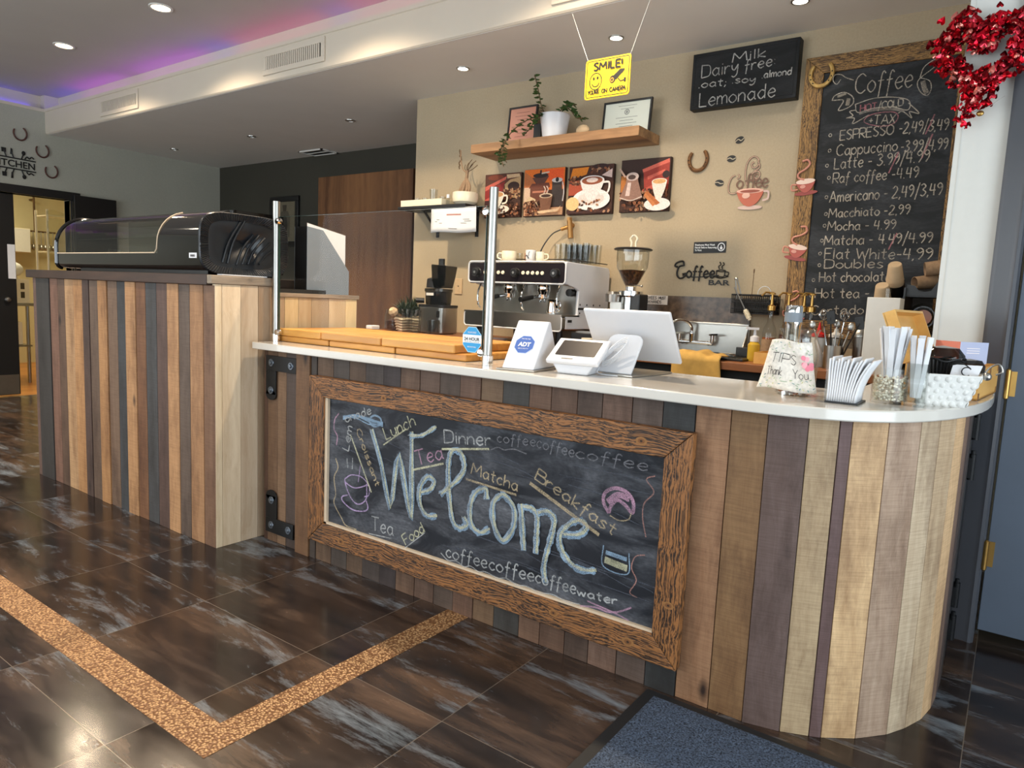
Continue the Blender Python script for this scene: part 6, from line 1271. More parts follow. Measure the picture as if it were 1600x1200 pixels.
# coffee canvases
def canvas(x0, x1, z0, z1, lab, paint):
    t = thing('canvas_picture', lab, 'picture', ((x0 + x1) / 2, 3.98, z0), group='square coffee canvases')
    m = MB(); m.box(x0, x1, 3.972, 3.9995, z0, z1, (58, 36, 26)); m.build('stretched_canvas', MT['matteprint'], t, smooth=None, bevel=.002)
    s = x1 - x0; P = Plane2D((x0, 3.972, z0), (s, 0, 0), (0, 0, z1 - z0)); a = Art(P); a.rect(.004, .996, .004, .996, (70, 40, 26)); paint(a); a.build('print', MT['matteprint'], t)
def beans(a, x0, x1, y0, y1, n, seed, ok=lambda x, y: True):
    r3 = random.Random(seed)
    for i in range(n):
        x, y = r3.uniform(x0, x1), r3.uniform(y0, y1)
        if not ok(x, y): continue
        q = r3.uniform(0, PI); c = r3.choice([(120, 66, 36), (96, 52, 30), (160, 96, 58), (206, 156, 118), (74, 40, 26)]); a.oval(x, y, .034, .022, c, q, 9); a.line([(x - .026 * math.cos(q), y - .026 * math.sin(q)), (x + .026 * math.cos(q), y + .026 * math.sin(q))], .007, (44, 22, 14), 0)
def cup(a, cx, cy, r, h, col, cof, hand=1):
    a.poly([(cx - r, cy)] + [(cx - r * math.cos(q) * (1 - .35 * math.sin(q)), cy - h * math.sin(q)) for q in [PI * i / 12 for i in range(1, 12)]] + [(cx + r, cy)], col)
    if hand: a.line([(cx + hand * r * .9, cy - h * .1), (cx + hand * r * 1.4, cy - h * .15), (cx + hand * r * 1.3, cy - h * .6), (cx + hand * r * .7, cy - h * .7)], .04, col)
    a.oval(cx, cy, r, r * .38, col); a.oval(cx, cy, r * .86, r * .30, cof)
def p1(a):
    a.rect(.004, .996, .5, .996, (92, 50, 34)); a.poly([(.01, .62), (.58, .86), (.60, .93), (.01, .72)], (216, 104, 84)); a.poly([(.01, .40), (.50, .60), (.56, .82), (.01, .62)], (150, 40, 36)); a.poly([(.01, .35), (.40, .55), (.40, .6), (.01, .42)], (206, 90, 76)); a.rect(.01, .12, .2, .4, (60, 20, 22)); a.oval(.30, .92, .22, .06, (130, 60, 36))
    a.poly([(.55, .75), (.70, .85), (.99, .9), (.99, .45), (.62, .42)], (196, 158, 112)); a.oval(.80, .70, .16, .10, (60, 34, 24)); a.poly([(.6, .97), (.95, .97), (.98, .9), (.62, .88)], (210, 176, 136))
    beans(a, .55, .99, .42, .64, 50, 1); beans(a, .02, .99, .02, .28, 120, 2); a.poly(oval(.50, .17, .30, .10), (236, 224, 204)); beans(a, .3, .72, .10, .2, 26, 3); cup(a, .48, .50, .19, .30, (238, 226, 204), (206, 150, 92))
def p2(a):
    a.rect(.004, .996, .55, .996, (232, 116, 34)); a.poly([(.5, .97), (.97, .97), (.97, .7), (.6, .75)], (242, 92, 30)); a.poly([(.02, .55), (.3, .75), (.02, .95)], (190, 110, 60)); a.rect(.004, .16, .3, .62, (226, 190, 160))
    a.poly([(.12, .60), (.66, .60), (.62, .70), (.2, .70)], (110, 56, 36)); a.rect(.16, .62, .30, .60, (112, 60, 40)); a.rect(.22, .58, .50, .54, (196, 124, 96)); a.poly([(.20, .82), (.62, .84), (.52, .70), (.30, .69)], (96, 58, 46)); a.oval(.41, .86, .19, .05, (46, 28, 26)); a.rect(.39, .43, .86, .97, (40, 26, 24)); a.line([(.43, .9), (.62, .92)], .03, (210, 190, 170), 0)
    a.poly([(.70, .72), (.93, .72), (.98, .2), (.70, .2)], (64, 52, 48)); a.oval(.82, .74, .13, .05, (216, 206, 200)); a.oval(.82, .75, .04, .05, (40, 34, 34)); a.line([(.95, .7), (.99, .5), (.97, .3)], .025, (200, 190, 186))
    a.rect(.02, .98, .02, .18, (206, 156, 116)); beans(a, .02, .42, .03, .32, 80, 5); a.poly([(.05, .30), (.2, .42), (.34, .36), (.42, .2), (.3, .34)], (216, 186, 146)); a.poly([(.44, .42), (.76, .42), (.72, .12), (.48, .12)], (122, 80, 56)); a.oval(.60, .42, .16, .05, (206, 180, 150)); a.oval(.60, .415, .12, .033, (60, 34, 24)); a.poly([(.4, .1), (.9, .14), (.97, .2), (.9, .08), (.45, .05)], (226, 190, 150)); a.line([(.43, .33), (.34, .30), (.36, .18), (.46, .16)], .03, (110, 70, 50))
    for k in (.55, .62): a.line([(k, .46), (k + .03, .55), (k - .01, .62)], .02, (216, 196, 180))
def p3(a):
    a.rect(.004, .996, .6, .996, (76, 40, 24)); a.poly([(.08, .96), (.45, .97), (.4, .82), (.02, .72)], (232, 134, 30)); a.oval(.70, .92, .24, .10, (56, 30, 26)); beans(a, .5, .92, .84, .98, 26, 7); a.poly([(.98, .9), (.75, .78), (.98, .72)], (226, 196, 186)); a.rect(.02, .35, .40, .70, (176, 76, 46)); beans(a, .02, .4, .62, .78, 30, 8)
    a.oval(.55, .30, .42, .22, (244, 238, 234)); a.oval(.55, .31, .30, .13, (228, 216, 208)); cup(a, .56, .68, .27, .42, (240, 230, 224), (150, 80, 48)); a.oval(.56, .69, .13, .05, (226, 206, 196)); beans(a, .28, .8, .16, .28, 12, 9); a.oval(.14, .22, .15, .14, (240, 198, 138)); a.poly([(.01, .02), (.99, .02), (.99, .1), (.3, .06), (.01, .1)], (66, 34, 28)); beans(a, .25, .98, .03, .12, 16, 10)
def p4(a):
    a.rect(.004, .996, .5, .996, (58, 36, 28)); a.poly([(.46, .80), (.98, .95), (.98, .40), (.5, .42)], (168, 60, 46)); a.poly([(.44, .80), (.97, .97), (.98, .90), (.46, .74)], (226, 110, 90)); a.poly([(.55, .66), (.9, .78), (.9, .72), (.56, .60)], (220, 104, 84)); a.poly([(.46, .42), (.9, .60), (.9, .52), (.46, .36)], (206, 92, 74)); a.oval(.92, .68, .07, .07, (50, 30, 30)); a.rect(.01, .16, .3, .7, (196, 120, 52))
    beans(a, .02, .98, .03, .42, 120, 12); a.poly([(.04, .25), (.16, .55), (.17, .62), (.40, .62), (.42, .55), (.52, .25), (.28, .2)], (150, 112, 96)); a.poly([(.16, .3), (.2, .55), (.27, .55), (.25, .3)], (220, 196, 186)); a.oval(.29, .66, .13, .08, (196, 176, 168)); a.oval(.28, .65, .08, .045, (70, 50, 44)); a.line([(.02, .82), (.14, .66)], .035, (206, 170, 150), 0); a.line([(.05, .27), (.28, .21), (.51, .28)], .02, (210, 190, 176))
    a.oval(.82, .12, .26, .12, (240, 230, 222)); cup(a, .84, .54, .15, .36, (240, 226, 212), (222, 168, 108), 0); a.poly([(.55, .35), (.62, .37), (.88, .14), (.80, .10)], (186, 104, 52)); a.poly([(.54, .30), (.58, .34), (.80, .12), (.74, .08)], (206, 126, 70))
for (x0, x1, z0, z1, lab, p) in ((-3.147, -2.838, 1.765, 2.063, 'square canvas picture of a cream cup and red grinder, behind the steel post', p1), (-2.811, -2.49, 1.763, 2.073, 'square canvas picture of a coffee grinder on orange', p2), (-2.459, -2.136, 1.763, 2.068, 'square canvas picture of a white cappuccino cup on a saucer', p3), (-2.085, -1.762, 1.766, 2.08, 'square canvas picture of a metal coffee pot with cinnamon', p4)): canvas(x0, x1, z0, z1, lab, p)
# bracket shelf with tray, glasses, bonsai, hanging notice
t = thing('bracket_shelf', 'small black bracket shelf at the left end of the rear wall', 'shelf', (-3.42, 3.88, 1.83))
MB().box(-3.82, -3.17, 3.79, 3.9995, 1.826, 1.846).build('board', MT['black'], t, smooth=None, bevel=.002)
for x in (-3.60, -3.225):
    m = MB(); m.box(x - .012, x + .012, 3.989, 3.9995, 1.64, 1.826); m.box(x - .012, x + .012, 3.82, 3.989, 1.815, 1.826); m.tube([(x, 3.985, 1.68), (x, 3.84, 1.818)], .009, 8); m.build('bracket', MT['black'], t, smooth=30)
Zk = 1.8465
t = thing('serving_tray', 'cream rectangular tray of glasses on the small black shelf', 'tray', (-3.61, 3.87, Zk)); m = MB(); m.box(-3.80, -3.40, 3.80, 3.95, Zk + .0003, Zk + .006)
for (x0, x1, y0, y1) in ((-3.80, -3.40, 3.80, 3.806), (-3.80, -3.40, 3.944, 3.95), (-3.80, -3.794, 3.806, 3.944), (-3.406, -3.40, 3.806, 3.944)): m.box(x0, x1, y0, y1, Zk + .006, Zk + .045)
m.build('tray_body', MT['cream'], t, smooth=None, bevel=.002)
for i, (x, y, h, r, lab) in enumerate(((-3.53, 3.86, .115, .03, 'tall clear glass on the cream tray'), (-3.70, 3.87, .06, .024, 'short glass at the left of the cream tray'), (-3.63, 3.88, .06, .024, 'short glass in the middle of the cream tray'), (-3.45, 3.87, .06, .024, 'short glass at the right of the cream tray'))):
    m = MB(); m.lathe([(0, .0008), (r * .8, .0008), (r, h), (r - .002, h), (r * .75, .006), (0, .006)], (x, y, Zk + .0062), 20); tag(m.build('drinking_glass', MT['glassware'], None, origin=(x, y, Zk + .006)), lab, 'glass')
t = thing('small_bottle', 'small white capped glass vial right of the cream tray', 'bottle', (-3.375, 3.84, Zk)); MB().lathe([(0, .0006), (.013, .0006), (.013, .045), (.008, .05), (0, .05)], (-3.372, 3.84, Zk), 16).build('vial', MT['glassware'], t); MB().lathe([(0, .05), (.012, .05), (.012, .075), (0, .075)], (-3.372, 3.84, Zk), 16).build('cap', MT['whiteplastic'], t)
t = thing('bonsai', 'leafless bonsai with twisted roots in a cream pot on the small black shelf', 'bonsai', (-3.255, 3.88, Zk)); bx_, by_ = -3.252, 3.885
MB().lathe([(0, .0006), (.06, .0006), (.085, .02), (.092, .05), (.09, .085), (.086, .085), (.086, .05), (0, .04)], (bx_, by_, Zk), 32).build('pot', MT['cream'], t); MB().lathe([(0, .075), (.086, .072)], (bx_, by_, Zk), 24).build('soil', MT['soil'], t, fixn=False)
m = MB(); z = Zk + .07
for (dx, w) in ((-.05, .012), (-.02, .014), (.02, .013), (.045, .010)): m.tube(catmull([(bx_ + dx, by_ - .02, z), (bx_ + dx * .7 + .01, by_ - .01, z + .06), (bx_ + .005, by_, z + .12), (bx_ + .012, by_, z + .17)], 6), [w] * 10 + [w * .8] * 9, 8)
m.tube(catmull([(bx_ + .01, by_, z + .15), (bx_ - .03, by_, z + .18), (bx_ - .05, by_, z + .24), (bx_ - .058, by_, z + .31)], 6), .005, 6); m.build('twisted_trunk', MT['sleeve'], t)
m = MB(); r3 = random.Random(4)
for (ex, ez) in ((.02, .22), (.06, .21), (.10, .20), (-.01, .21), (.05, .24), (.085, .23)): m.tube(catmull([(bx_ + .01, by_, z + .16), (bx_ + ex * .6, by_ - .01, z + ez - .03), (bx_ + ex, by_, z + ez)], 5), .0028, 5)
for i in range(14): m.ell((bx_ - .058 + r3.uniform(-.012, .012), by_, z + .19 + .13 * i / 14), .006, .004, .009, 6)
m.build('bare_twigs', MT['stem'], t)
t = thing('paper_notice', 'white printed notice hanging from the edge of the small black shelf', 'notice', (-3.28, 3.80, 1.65))
def nt_(u, v): return (-3.492 + .41 * u, 3.80 - .008 * math.sin(PI * u * 1.5) * (1 - v), 1.652 + .172 * v + .004 * math.sin(7 * u) * (1 - v))
m = MB(); m.grid(nt_, 14, 6); s = m.build('sheet', MT['paper'], t, smooth=60, solid=.0012)
class _Nt:
    def __call__(q, a, b, h=0): return Vector(nt_(a, b)) + Vector((0, -.0012 - h, 0))
a = Art(_Nt()); a.rect(.36, .68, .68, .74, (176, 120, 110))
for k, w_ in enumerate((.36, .40, .30)): a.rect(.5 - w_, .5 + w_, .50 - .075 * k, .525 - .075 * k, (120, 116, 116))
a.rect(.42, .60, .14, .165, (90, 84, 84)); a.build('print', MT['print'], s)
# pipe valve, outlet
t = thing('pipe_valve', 'brass valve on the rear wall above the espresso machine', 'valve', (-2.43, 3.97, 1.68))
m = MB(); m.cyl((-2.43, 3.999, 1.70), (-2.43, 3.955, 1.70), .016, 14); m.cyl((-2.43, 3.957, 1.73), (-2.415, 3.957, 1.615), .017, 14); m.cyl((-2.43, 3.957, 1.69), (-2.485, 3.95, 1.672), .012, 12); m.lathe([(0, -.012), (.018, -.012), (.018, .012), (0, .012)], (-2.43, 3.957, 1.735), 6); m.build('body', MT['brassold'], t)
m = MB(); m.tube(catmull([(-2.485, 3.95, 1.672), (-2.54, 3.93, 1.64), (-2.58, 3.90, 1.57), (-2.60, 3.88, 1.50), (-2.605, 3.87, 1.436)], 6), .0045, 8); m.build('hose', MT['black'], t)
t = thing('wall_outlet', 'beige outlet plate on the rear wall beside the juicer', 'outlet', (-3.38, 3.997, 1.285)); MB().box(-3.415, -3.345, 3.993, 3.9995, 1.225, 1.34).build('plate', MT['cardboard'], t, smooth=None, bevel=.003); MB().box(-3.385, -3.375, 3.9915, 3.993, 1.28, 1.288).build('slot', MT['black'], t, smooth=None)
# horseshoes
def horseshoe(o, u, v, r, mat, lab, rot, name='horseshoe', gap=.75, w=.011, grp=None):
    P = Plane2D(o, u, v); m = MB(); pts = []
    for i in range(25):
        q = rot + PI / 2 + gap + (2 * PI - 2 * gap) * i / 24; pts.append(P(r * .92 * math.cos(q), r * 1.05 * math.sin(q), .007))
    t = thing(name, lab, 'horseshoe', o, group=grp); m.tube(pts, [w * .75] + [w] * 23 + [w * .75], 8, flat=None); m.build('iron', MT[mat], t)
    d = MB()
    for i in (4, 6, 8, 16, 18, 20): c = Vector(pts[i]); d.ell(c + P.n * w * .9, .004, .004, .004, 6)
    d.build('nail_holes', MT['ink'], t)
horseshoe((-1.605, YB - .001, 2.052), (1, 0, 0), (0, 0, 1), .058, 'rust', 'rusty brown horseshoe on the khaki wall left of the coffee cup sign', .05)
horseshoe((-.962, YB - .0355, 2.425), (1, 0, 0), (0, 0, 1), .058, 'goldpaint', 'gold horseshoe on the top left corner of the coffee menu frame', .05)
horseshoe((XL + .001, 2.944, 2.625), (0, 1, 0), (0, 0, 1), .062, 'rustred', 'highest horseshoe above the kitchen sign', .25, grp=None, w=.008)
horseshoe((XL + .001, 3.137, 2.495), (0, 1, 0), (0, 0, 1), .062, 'rustred', 'middle horseshoe right of the kitchen sign, under the soffit corner', .25, w=.008)
horseshoe((XL + .001, 3.214, 2.305), (0, 1, 0), (0, 0, 1), .062, 'rustred', 'lowest horseshoe above the kitchen doorway', .25, w=.008)
# coffee bean decals, coffee cup sign
for (x, z, r, lab) in ((-1.373, 2.142, .35, 'black coffee bean decal highest on the wall'), (-1.412, 2.044, .1, 'black coffee bean decal between the horseshoe and the cup sign'), (-1.471, 1.914, -.1, 'black coffee bean decal lowest, left of the cup sign')):
    P = W(x, z, .0005); m = MB(); m.prism(oval(0, 0, .026, .0185, 20, r), lambda a, b, h: P(a, b, h), 0, .003); o = m.build('bean_decal', MT['ink'], None, origin=(x, YB, z), smooth=30); tag(o, lab, 'decal')
    a = Art(P, start=.0034); a.line([(-.026 * math.cos(r), -.026 * math.sin(r)), (-.008, .004), (.008, -.004), (.026 * math.cos(r), .026 * math.sin(r))], .005, (176, 164, 140)); a.build('seam', MT['print'], o)
t = thing('coffee_cup_sign', 'cut out Coffee sign with a copper cup and swirling steam', 'sign', (-1.29, YB - .004, 1.76)); P = W(-1.29, 1.76, .001)
cupp = [(-.075, .10)] + [(-.075 * math.cos(q) * (1 - .2 * math.sin(q)), .10 - .085 * math.sin(q)) for q in [PI * i / 14 for i in range(1, 14)]] + [(.075, .10)]
m = MB(); m.prism(cupp, lambda a, b, h: P(a, b, h), 0, .008, (186, 96, 70)); m.prism(oval(0, .10, .075, .014, 24), lambda a, b, h: P(a, b, h), 0, .009, (226, 176, 156)); m.build('cup', MT['print'], t, smooth=30)
m = MB(); m.prism(oval(.004, .010, .068, .012, 24), lambda a, b, h: P(a, b, h), 0, .006, (206, 178, 166)); m.build('saucer', MT['print'], t, smooth=30)
a = Art(P, start=.010); a.oval(-.02, .075, .022, .016, (222, 176, 156)); a.oval(0, .098, .055, .008, (146, 74, 54)); a.line([(.074, .095), (.10, .09), (.10, .055), (.072, .045)], .010, (206, 178, 170)); a.build('shine', MT['print'], t)
a = Art(P, start=.004); ST = (112, 80, 60)
for pts in ([(-.02, .13), (-.035, .18), (-.03, .25), (.0, .285), (.03, .27), (.03, .235), (.005, .225), (-.005, .245), (.008, .256)], [(0, .15), (.0, .19), (.03, .205), (.045, .19), (.035, .165), (.018, .172), (.02, .185)], [(.01, .205), (.04, .225), (.03, .26)], [(-.09, .19), (-.11, .18), (-.125, .14), (-.12, .10), (-.09, .09), (-.055, .11)], [(-.075, .195), (-.065, .18), (-.08, .17)]): a.line(pts, .0085, ST); a.line(pts, .003, (206, 172, 148))
for k, (x, ch) in enumerate(((-.075, 'o'), (-.03, 'f'), (.0, 'f'), (.025, 'e'), (.06, 'e'))): letter(a, ch, x, .115, x + .034, .118, .075, .0085, ST, .05)
a.build('steam_lettering', MT['print'], t)
# small signs on the rear wall
t = thing('hygiene_sign', 'small black handwashing sign with white lettering and round symbol', 'sign', (-1.498, YB, 1.553)); P = W(-1.498, 1.553, .0005); m = MB(); m.prism([(-.096, -.034), (.096, -.030), (.096, .034), (-.096, .031)], lambda a, b, h: P(a, b, h), 0, .003); m.build('plate', MT['ink'], t, smooth=None)
for k, s in enumerate(('Employees Must Wash', 'Hands Before Returning', 'To Work')): text_mesh(s, P, -.088, .010 - .0155 * k, .0145, MT['whiteink'], 'lettering', t, bold=.03, align='LEFT', width=(.118, .130, .042)[k], depth=.0036)
a = Art(P, start=.0036); a.oval(.068, .002, .022, .024, (236, 236, 236)); a.oval(.068, .002, .017, .019, (16, 16, 16)); a.poly([(.062, -.012), (.076, -.012), (.076, 0), (.07, .004), (.07, .012), (.066, .012), (.066, .004), (.060, 0)], (236, 236, 236)); a.build('symbol', MT['print'], t)
t = thing('hygiene_sign', 'white EMPLOYEES MUST WASH HANDS strip above the sink, behind the till', 'sign', (-1.83, 3.984, 1.24)); P = Plane2D((-1.826, 3.9845, 1.241), (1, 0, 0), (0, 0, 1)); m = MB(); m.prism([(-.105, -.028), (.098, -.028), (.098, .026), (-.105, .028)], lambda a, b, h: P(a, b, h), 0, .003, (224, 214, 204)); m.build('plate', MT['print'], t, smooth=None)
a = Art(P, start=.0036); 
for s, y, x0, x1 in (('EMPLOYEES', .003, -.092, .028), ('MUST', .003, .042, .088), ('WASH HANDS', -.021, -.072, .062)): letter(a, s, x0, y, x1, y, .017, .003, (40, 36, 36), .05)
a.build('lettering', MT['print'], t)
t = thing('coffee_bar_sign', 'black metal Coffee BAR lettering with a small cup on the wall', 'sign', (-1.53, YB, 1.39)); P = W(-1.53, 1.39, .002)
def mstroke(m, pts, r, P=P, k=6): m.tube([P(p[0], p[1], .004) for p in (catmull(pts, k) if k else pts)], r, 8)
m = MB()
for pts in ([(-.115, .055), (-.12, .08), (-.14, .082), (-.165, .07), (-.17, .055), (-.155, .05)], [(-.115, .06), (-.145, .05), (-.155, .01), (-.14, -.015), (-.115, -.012), (-.10, .01), (-.12, .008)]): mstroke(m, pts, .0055)
sts, wd = strokes('offee')
for st in sts: mstroke(m, [(-.095 + p[0] * .066, -.012 + p[1] * .068) for p in st], .0046, k=0)
m.tube([P(x, y, .004) for x, y in catmull([(-.12, 0.0), (-.06, -.008), (0, -.006), (.06, .0), (.10, .004)], 5)], .003, 6); m.build('script_word', MT['ink'], t)
m = MB()
for pts in ([(.085, .03), (.088, .0), (.11, -.004), (.13, 0), (.135, .03)], [(.082, .03), (.11, .035), (.138, .03), (.11, .025), (.082, .03)], [(.135, .025), (.155, .02), (.15, .002), (.13, .005)], [(.075, -.004), (.11, -.012), (.155, -.002)], [(.10, .04), (.095, .055), (.107, .065), (.10, .08)], [(.118, .04), (.114, .055), (.126, .065), (.12, .078)]): mstroke(m, pts, .003)
m.build('cup_outline', MT['ink'], t)
text_mesh('BAR', P, .105, -.052, .042, MT['ink'], 'block_letters', t, bold=.02, width=.125, depth=.004)
# milk chalkboard
t = thing('milk_chalkboard', 'small black framed chalkboard listing dairy free milk and lemonade', 'chalkboard', (-1.385, 3.97, 2.312))
m = MB(); x0, x1, z0, z1 = -1.672, -1.096, 2.313, 2.628; sc = .972
x0, x1 = -1.655, -1.075; z0, z1 = 2.318, 2.622
m.box(x0, x1, 3.936, 3.9995, z0, z1); m.build('panel', MT['board_small'], t, smooth=None, bevel=.004)
m = MB(); q = [(x0 + .018, z0 + .018), (x1 - .018, z0 + .018), (x1 - .018, z1 - .018), (x0 + .018, z1 - .018)]; m.tube([(a_, 3.9355, b_) for a_, b_ in q], .0012, 6, closed=True); m.build('frame_groove', MT['black'], t)
P = Plane2D((0, 3.936, 0), (1, 0, 0), (0, 0, 1)); a = Art(P)
for (s, xa, za, xb, zb_, h) in [('Milk',-1.428,2.544,-1.248,2.548,0.048),('Dairy',-1.598,2.487,-1.392,2.491,0.068),('free:',-1.355,2.49,-1.193,2.496,0.056),('.oat;',-1.61,2.434,-1.451,2.428,0.04),('.soy',-1.419,2.434,-1.293,2.422,0.036),('.almond',-1.258,2.437,-1.105,2.435,0.037),('Lemonade',-1.596,2.328,-1.179,2.333,0.074)]: w_ = Art(P, start=a.h); letter(w_, s, xa, za, xb, zb_, h, .0058, (214, 212, 206)); a.h = w_.h; w_.build('chalk_word', MT['chalk'], t)
# coffee menu board
t = thing('coffee_menu_board', 'tall golden framed blackboard with the chalked coffee price list', 'blackboard', (-.67, 3.97, 1.13))
ox0, ox1, oz0, oz1, ix0, ix1, iz0, iz1 = -1.045, -.268, 1.075, 2.515, -.952, -.352, 1.165, 2.43
for nm, pl, mt in (('top_rail', [(ox0, oz1), (ox1, oz1), (ix1, iz1), (ix0, iz1)], 'menu_x'), ('bottom_rail', [(ox0, oz0), (ox1, oz0), (ix1, iz0), (ix0, iz0)], 'menu_x'), ('left_stile', [(ox0, oz0), (ox0, oz1), (ix0, iz1), (ix0, iz0)], 'menu_z'), ('right_stile', [(ox1, oz0), (ox1, oz1), (ix1, iz1), (ix1, iz0)], 'menu_z')):
    m = MB(); m.prism(pl, fy, 3.965, 3.9995, rnd=rng.random()); m.build(nm, MT[mt], t, smooth=None, bevel=.003)
MB().box(ix0 - .01, ix1 + .01, 3.976, 3.99, iz0 - .01, iz1 + .01).build('board', MT['board_menu'], t, smooth=None)
P = Plane2D((0, 3.976, 0), (1, 0, 0), (0, 0, 1)); a = Art(P); CW, CR = (206, 196, 180), (196, 130, 136)
L_ = [('Coffee',-0.799,2.309,-0.544,2.309,0.094),('HOT',-0.764,2.218,-0.689,2.221,0.034),('/COLD',-0.683,2.221,-0.574,2.226,0.034),('+TAX',-0.72,2.151,-0.602,2.145,0.044),('ESPRESSO',-0.846,2.086,-0.603,2.093,0.048),('-2,49/3,49',-0.578,2.094,-0.373,2.091,0.052),('Cappuccino',-0.855,2.009,-0.578,2.011,0.055),('-3,99/4,99',-0.563,2.004,-0.367,2.0,0.052),('Latte - 3.99/4.99',-0.858,1.942,-0.435,1.949,0.055),('Raf coffee -4.49',-0.858,1.871,-0.474,1.876,0.052),('Americano - 2,49/3,49',-0.865,1.774,-0.366,1.789,0.056),('Macchiato -2,99',-0.861,1.696,-0.492,1.703,0.046),('Mocha - 4.99',-0.861,1.631,-0.547,1.631,0.046),('Matcha - 4.49/4.99',-0.869,1.555,-0.383,1.563,0.05),('Flat White-4,99',-0.86,1.486,-0.375,1.484,0.053),('Doubles',-0.855,1.436,-0.582,1.442,0.046),('Hot chocolate',-0.874,1.366,-0.544,1.376,0.05),('Hot tea - 1',-0.886,1.282,-0.588,1.292,0.05),('Cortado',-0.9,1.193,-0.648,1.209,0.047)]
for (s, xa, za, xb, zb_, h) in L_: w_ = Art(P, start=a.h); letter(w_, s, xa, za, xb, zb_, h, .0052, CR if s == 'HOT' else CW); a.h = w_.h; w_.build('menu_line', MT['chalk'], t)
for (x, z) in [(-0.886, 2.108), (-0.882, 2.031), (-0.888, 1.957), (-0.873, 1.895), (-0.876, 1.798), (-0.871, 1.713), (-0.872, 1.654), (-0.878, 1.578), (-0.881, 1.512), (-0.879, 1.452), (-0.901, 1.375), (-0.906, 1.294), (-0.915, 1.209)]: w_ = Art(P, start=a.h); w_.line(oval(x, z, .007, .008, 10) + [(x + .007, z)], .0035, CW, 0); w_.build('chalk_bullet', MT['chalk'], t)
for pts, c, w in (([(-0.861,2.378),(-0.878,2.357),(-0.897,2.375),(-0.894,2.402),(-0.864,2.402),(-0.836,2.382),(-0.801,2.366)], CW, .004), ([(-0.509,2.337),(-0.494,2.386),(-0.444,2.415),(-0.451,2.38),(-0.506,2.336),(-0.517,2.308),(-0.499,2.269),(-0.471,2.251),(-0.457,2.278),(-0.467,2.316),(-0.506,2.336)], CW, .004), ([(-.495,2.32),(-.485,2.285),(-.472,2.26)], (170, 160, 146), .02),
                  ([(-0.894,2.28),(-0.881,2.302),(-0.837,2.312),(-0.797,2.284),(-0.794,2.252),(-0.822,2.232),(-0.859,2.228),(-0.84,2.273),(-0.894,2.28)], CW, .005), ([(-.815,2.28),(-.82,2.245)], (176, 166, 150), .018), ([(-.87,2.295),(-.83,2.305)], (176, 166, 150), .012), ([(-0.782,2.247),(-0.707,2.265),(-0.622,2.262),(-0.547,2.238),(-0.546,2.193),(-0.617,2.216),(-0.703,2.218),(-0.767,2.206),(-0.782,2.247)], CW, .004),
                  ([(-0.776,2.219),(-0.805,2.215),(-0.788,2.193),(-0.817,2.185),(-0.78,2.18),(-0.784,2.154),(-0.715,2.189)], CW, .0045), ([(-0.546,2.226),(-0.496,2.172),(-0.538,2.184),(-0.525,2.153),(-0.566,2.188),(-0.586,2.182)], CW, .0045), ([(-.76,2.20),(-.70,2.21),(-.62,2.205),(-.56,2.19)], (150, 142, 132), .012), ([(-0.71,2.142),(-0.734,2.16),(-0.714,2.185),(-0.658,2.194),(-0.601,2.188),(-0.584,2.163),(-0.603,2.135),(-0.651,2.128),(-0.71,2.142)], CR, .0045), ([(-.46,2.07),(-.43,2.16)], CR, .006), ([(-.465,1.96),(-.43,2.07)], CR, .006), ([(-.60,1.90),(-.565,2.0)], CR, .006), ([(-.565,1.53),(-.535,1.61)], CR, .006)): w_ = Art(P, start=a.h); w_.line(pts, w, c); a.h = w_.h; w_.build('chalk_drawing', MT['chalk'], t)
# red cup ornaments on the menu frame
def ornament(x, z, s, rot, lab):
    t = thing('cup_ornament', lab, 'ornament', (x, 3.962, z)); ca, sa = math.cos(rot), math.sin(rot); P = Plane2D((x, 3.9645, z), (ca * s, 0, sa * s), (-sa * s, 0, ca * s)); h1 = .006
    cp = [(-.042, .02)] + [(-.042 * math.cos(q) * (1 - .25 * math.sin(q)), .02 - .05 * math.sin(q)) for q in [PI * i / 12 for i in range(1, 12)]] + [(.042, .02)]
    m = MB(); m.prism(cp, lambda a, b, h: P(a, b, h), 0, h1, (176, 84, 70)); m.prism(oval(0, .02, .042, .012, 20), lambda a, b, h: P(a, b, h), 0, h1 + .001, (232, 206, 190)); m.prism(oval(0, -.032, .05, .010, 20), lambda a, b, h: P(a, b, h), 0, .004, (150, 64, 56)); m.build('cup', MT['print'], t, smooth=30)
    m = MB(); m.tube([P(a_, b_, .004) for a_, b_ in catmull([(-.005, .028), (-.03, .04), (-.03, .06), (.0, .075), (.02, .095), (.01, .115), (-.012, .112)], 5)], .0045 * s, 8, (206, 140, 120)); m.tube([P(a_, b_, .004) for a_, b_ in catmull([(-.04, .01), (-.06, .012), (-.06, -.012), (-.034, -.012)], 5)], .004 * s, 8, (206, 140, 120)); m.build('steam_and_handle', MT['print'], t)
    a = Art(P, start=.0075); a.oval(-.012, -.002, .012, .008, (214, 150, 134)); a.build('shine', MT['print'], t)
ornament(-.990, 1.865, 1.15, .10, 'red cup ornament highest on the left of the menu frame'); ornament(-1.005, 1.525, 1.15, -.18, 'red cup ornament in the middle of the left menu frame, tilted over'); ornament(-.985, 1.20, 1.0, .08, 'red cup ornament lowest on the menu frame behind the syrup pumps')
m = MB(); m.box(-.306, -.285, 3.955, 3.965, 1.51, 1.64); tag(m.build('paper_clip_note', MT['cream'], None, origin=(-.30, 3.96, 1.51), smooth=None), 'small cream tag on the right of the menu board beside the pier', 'tag')
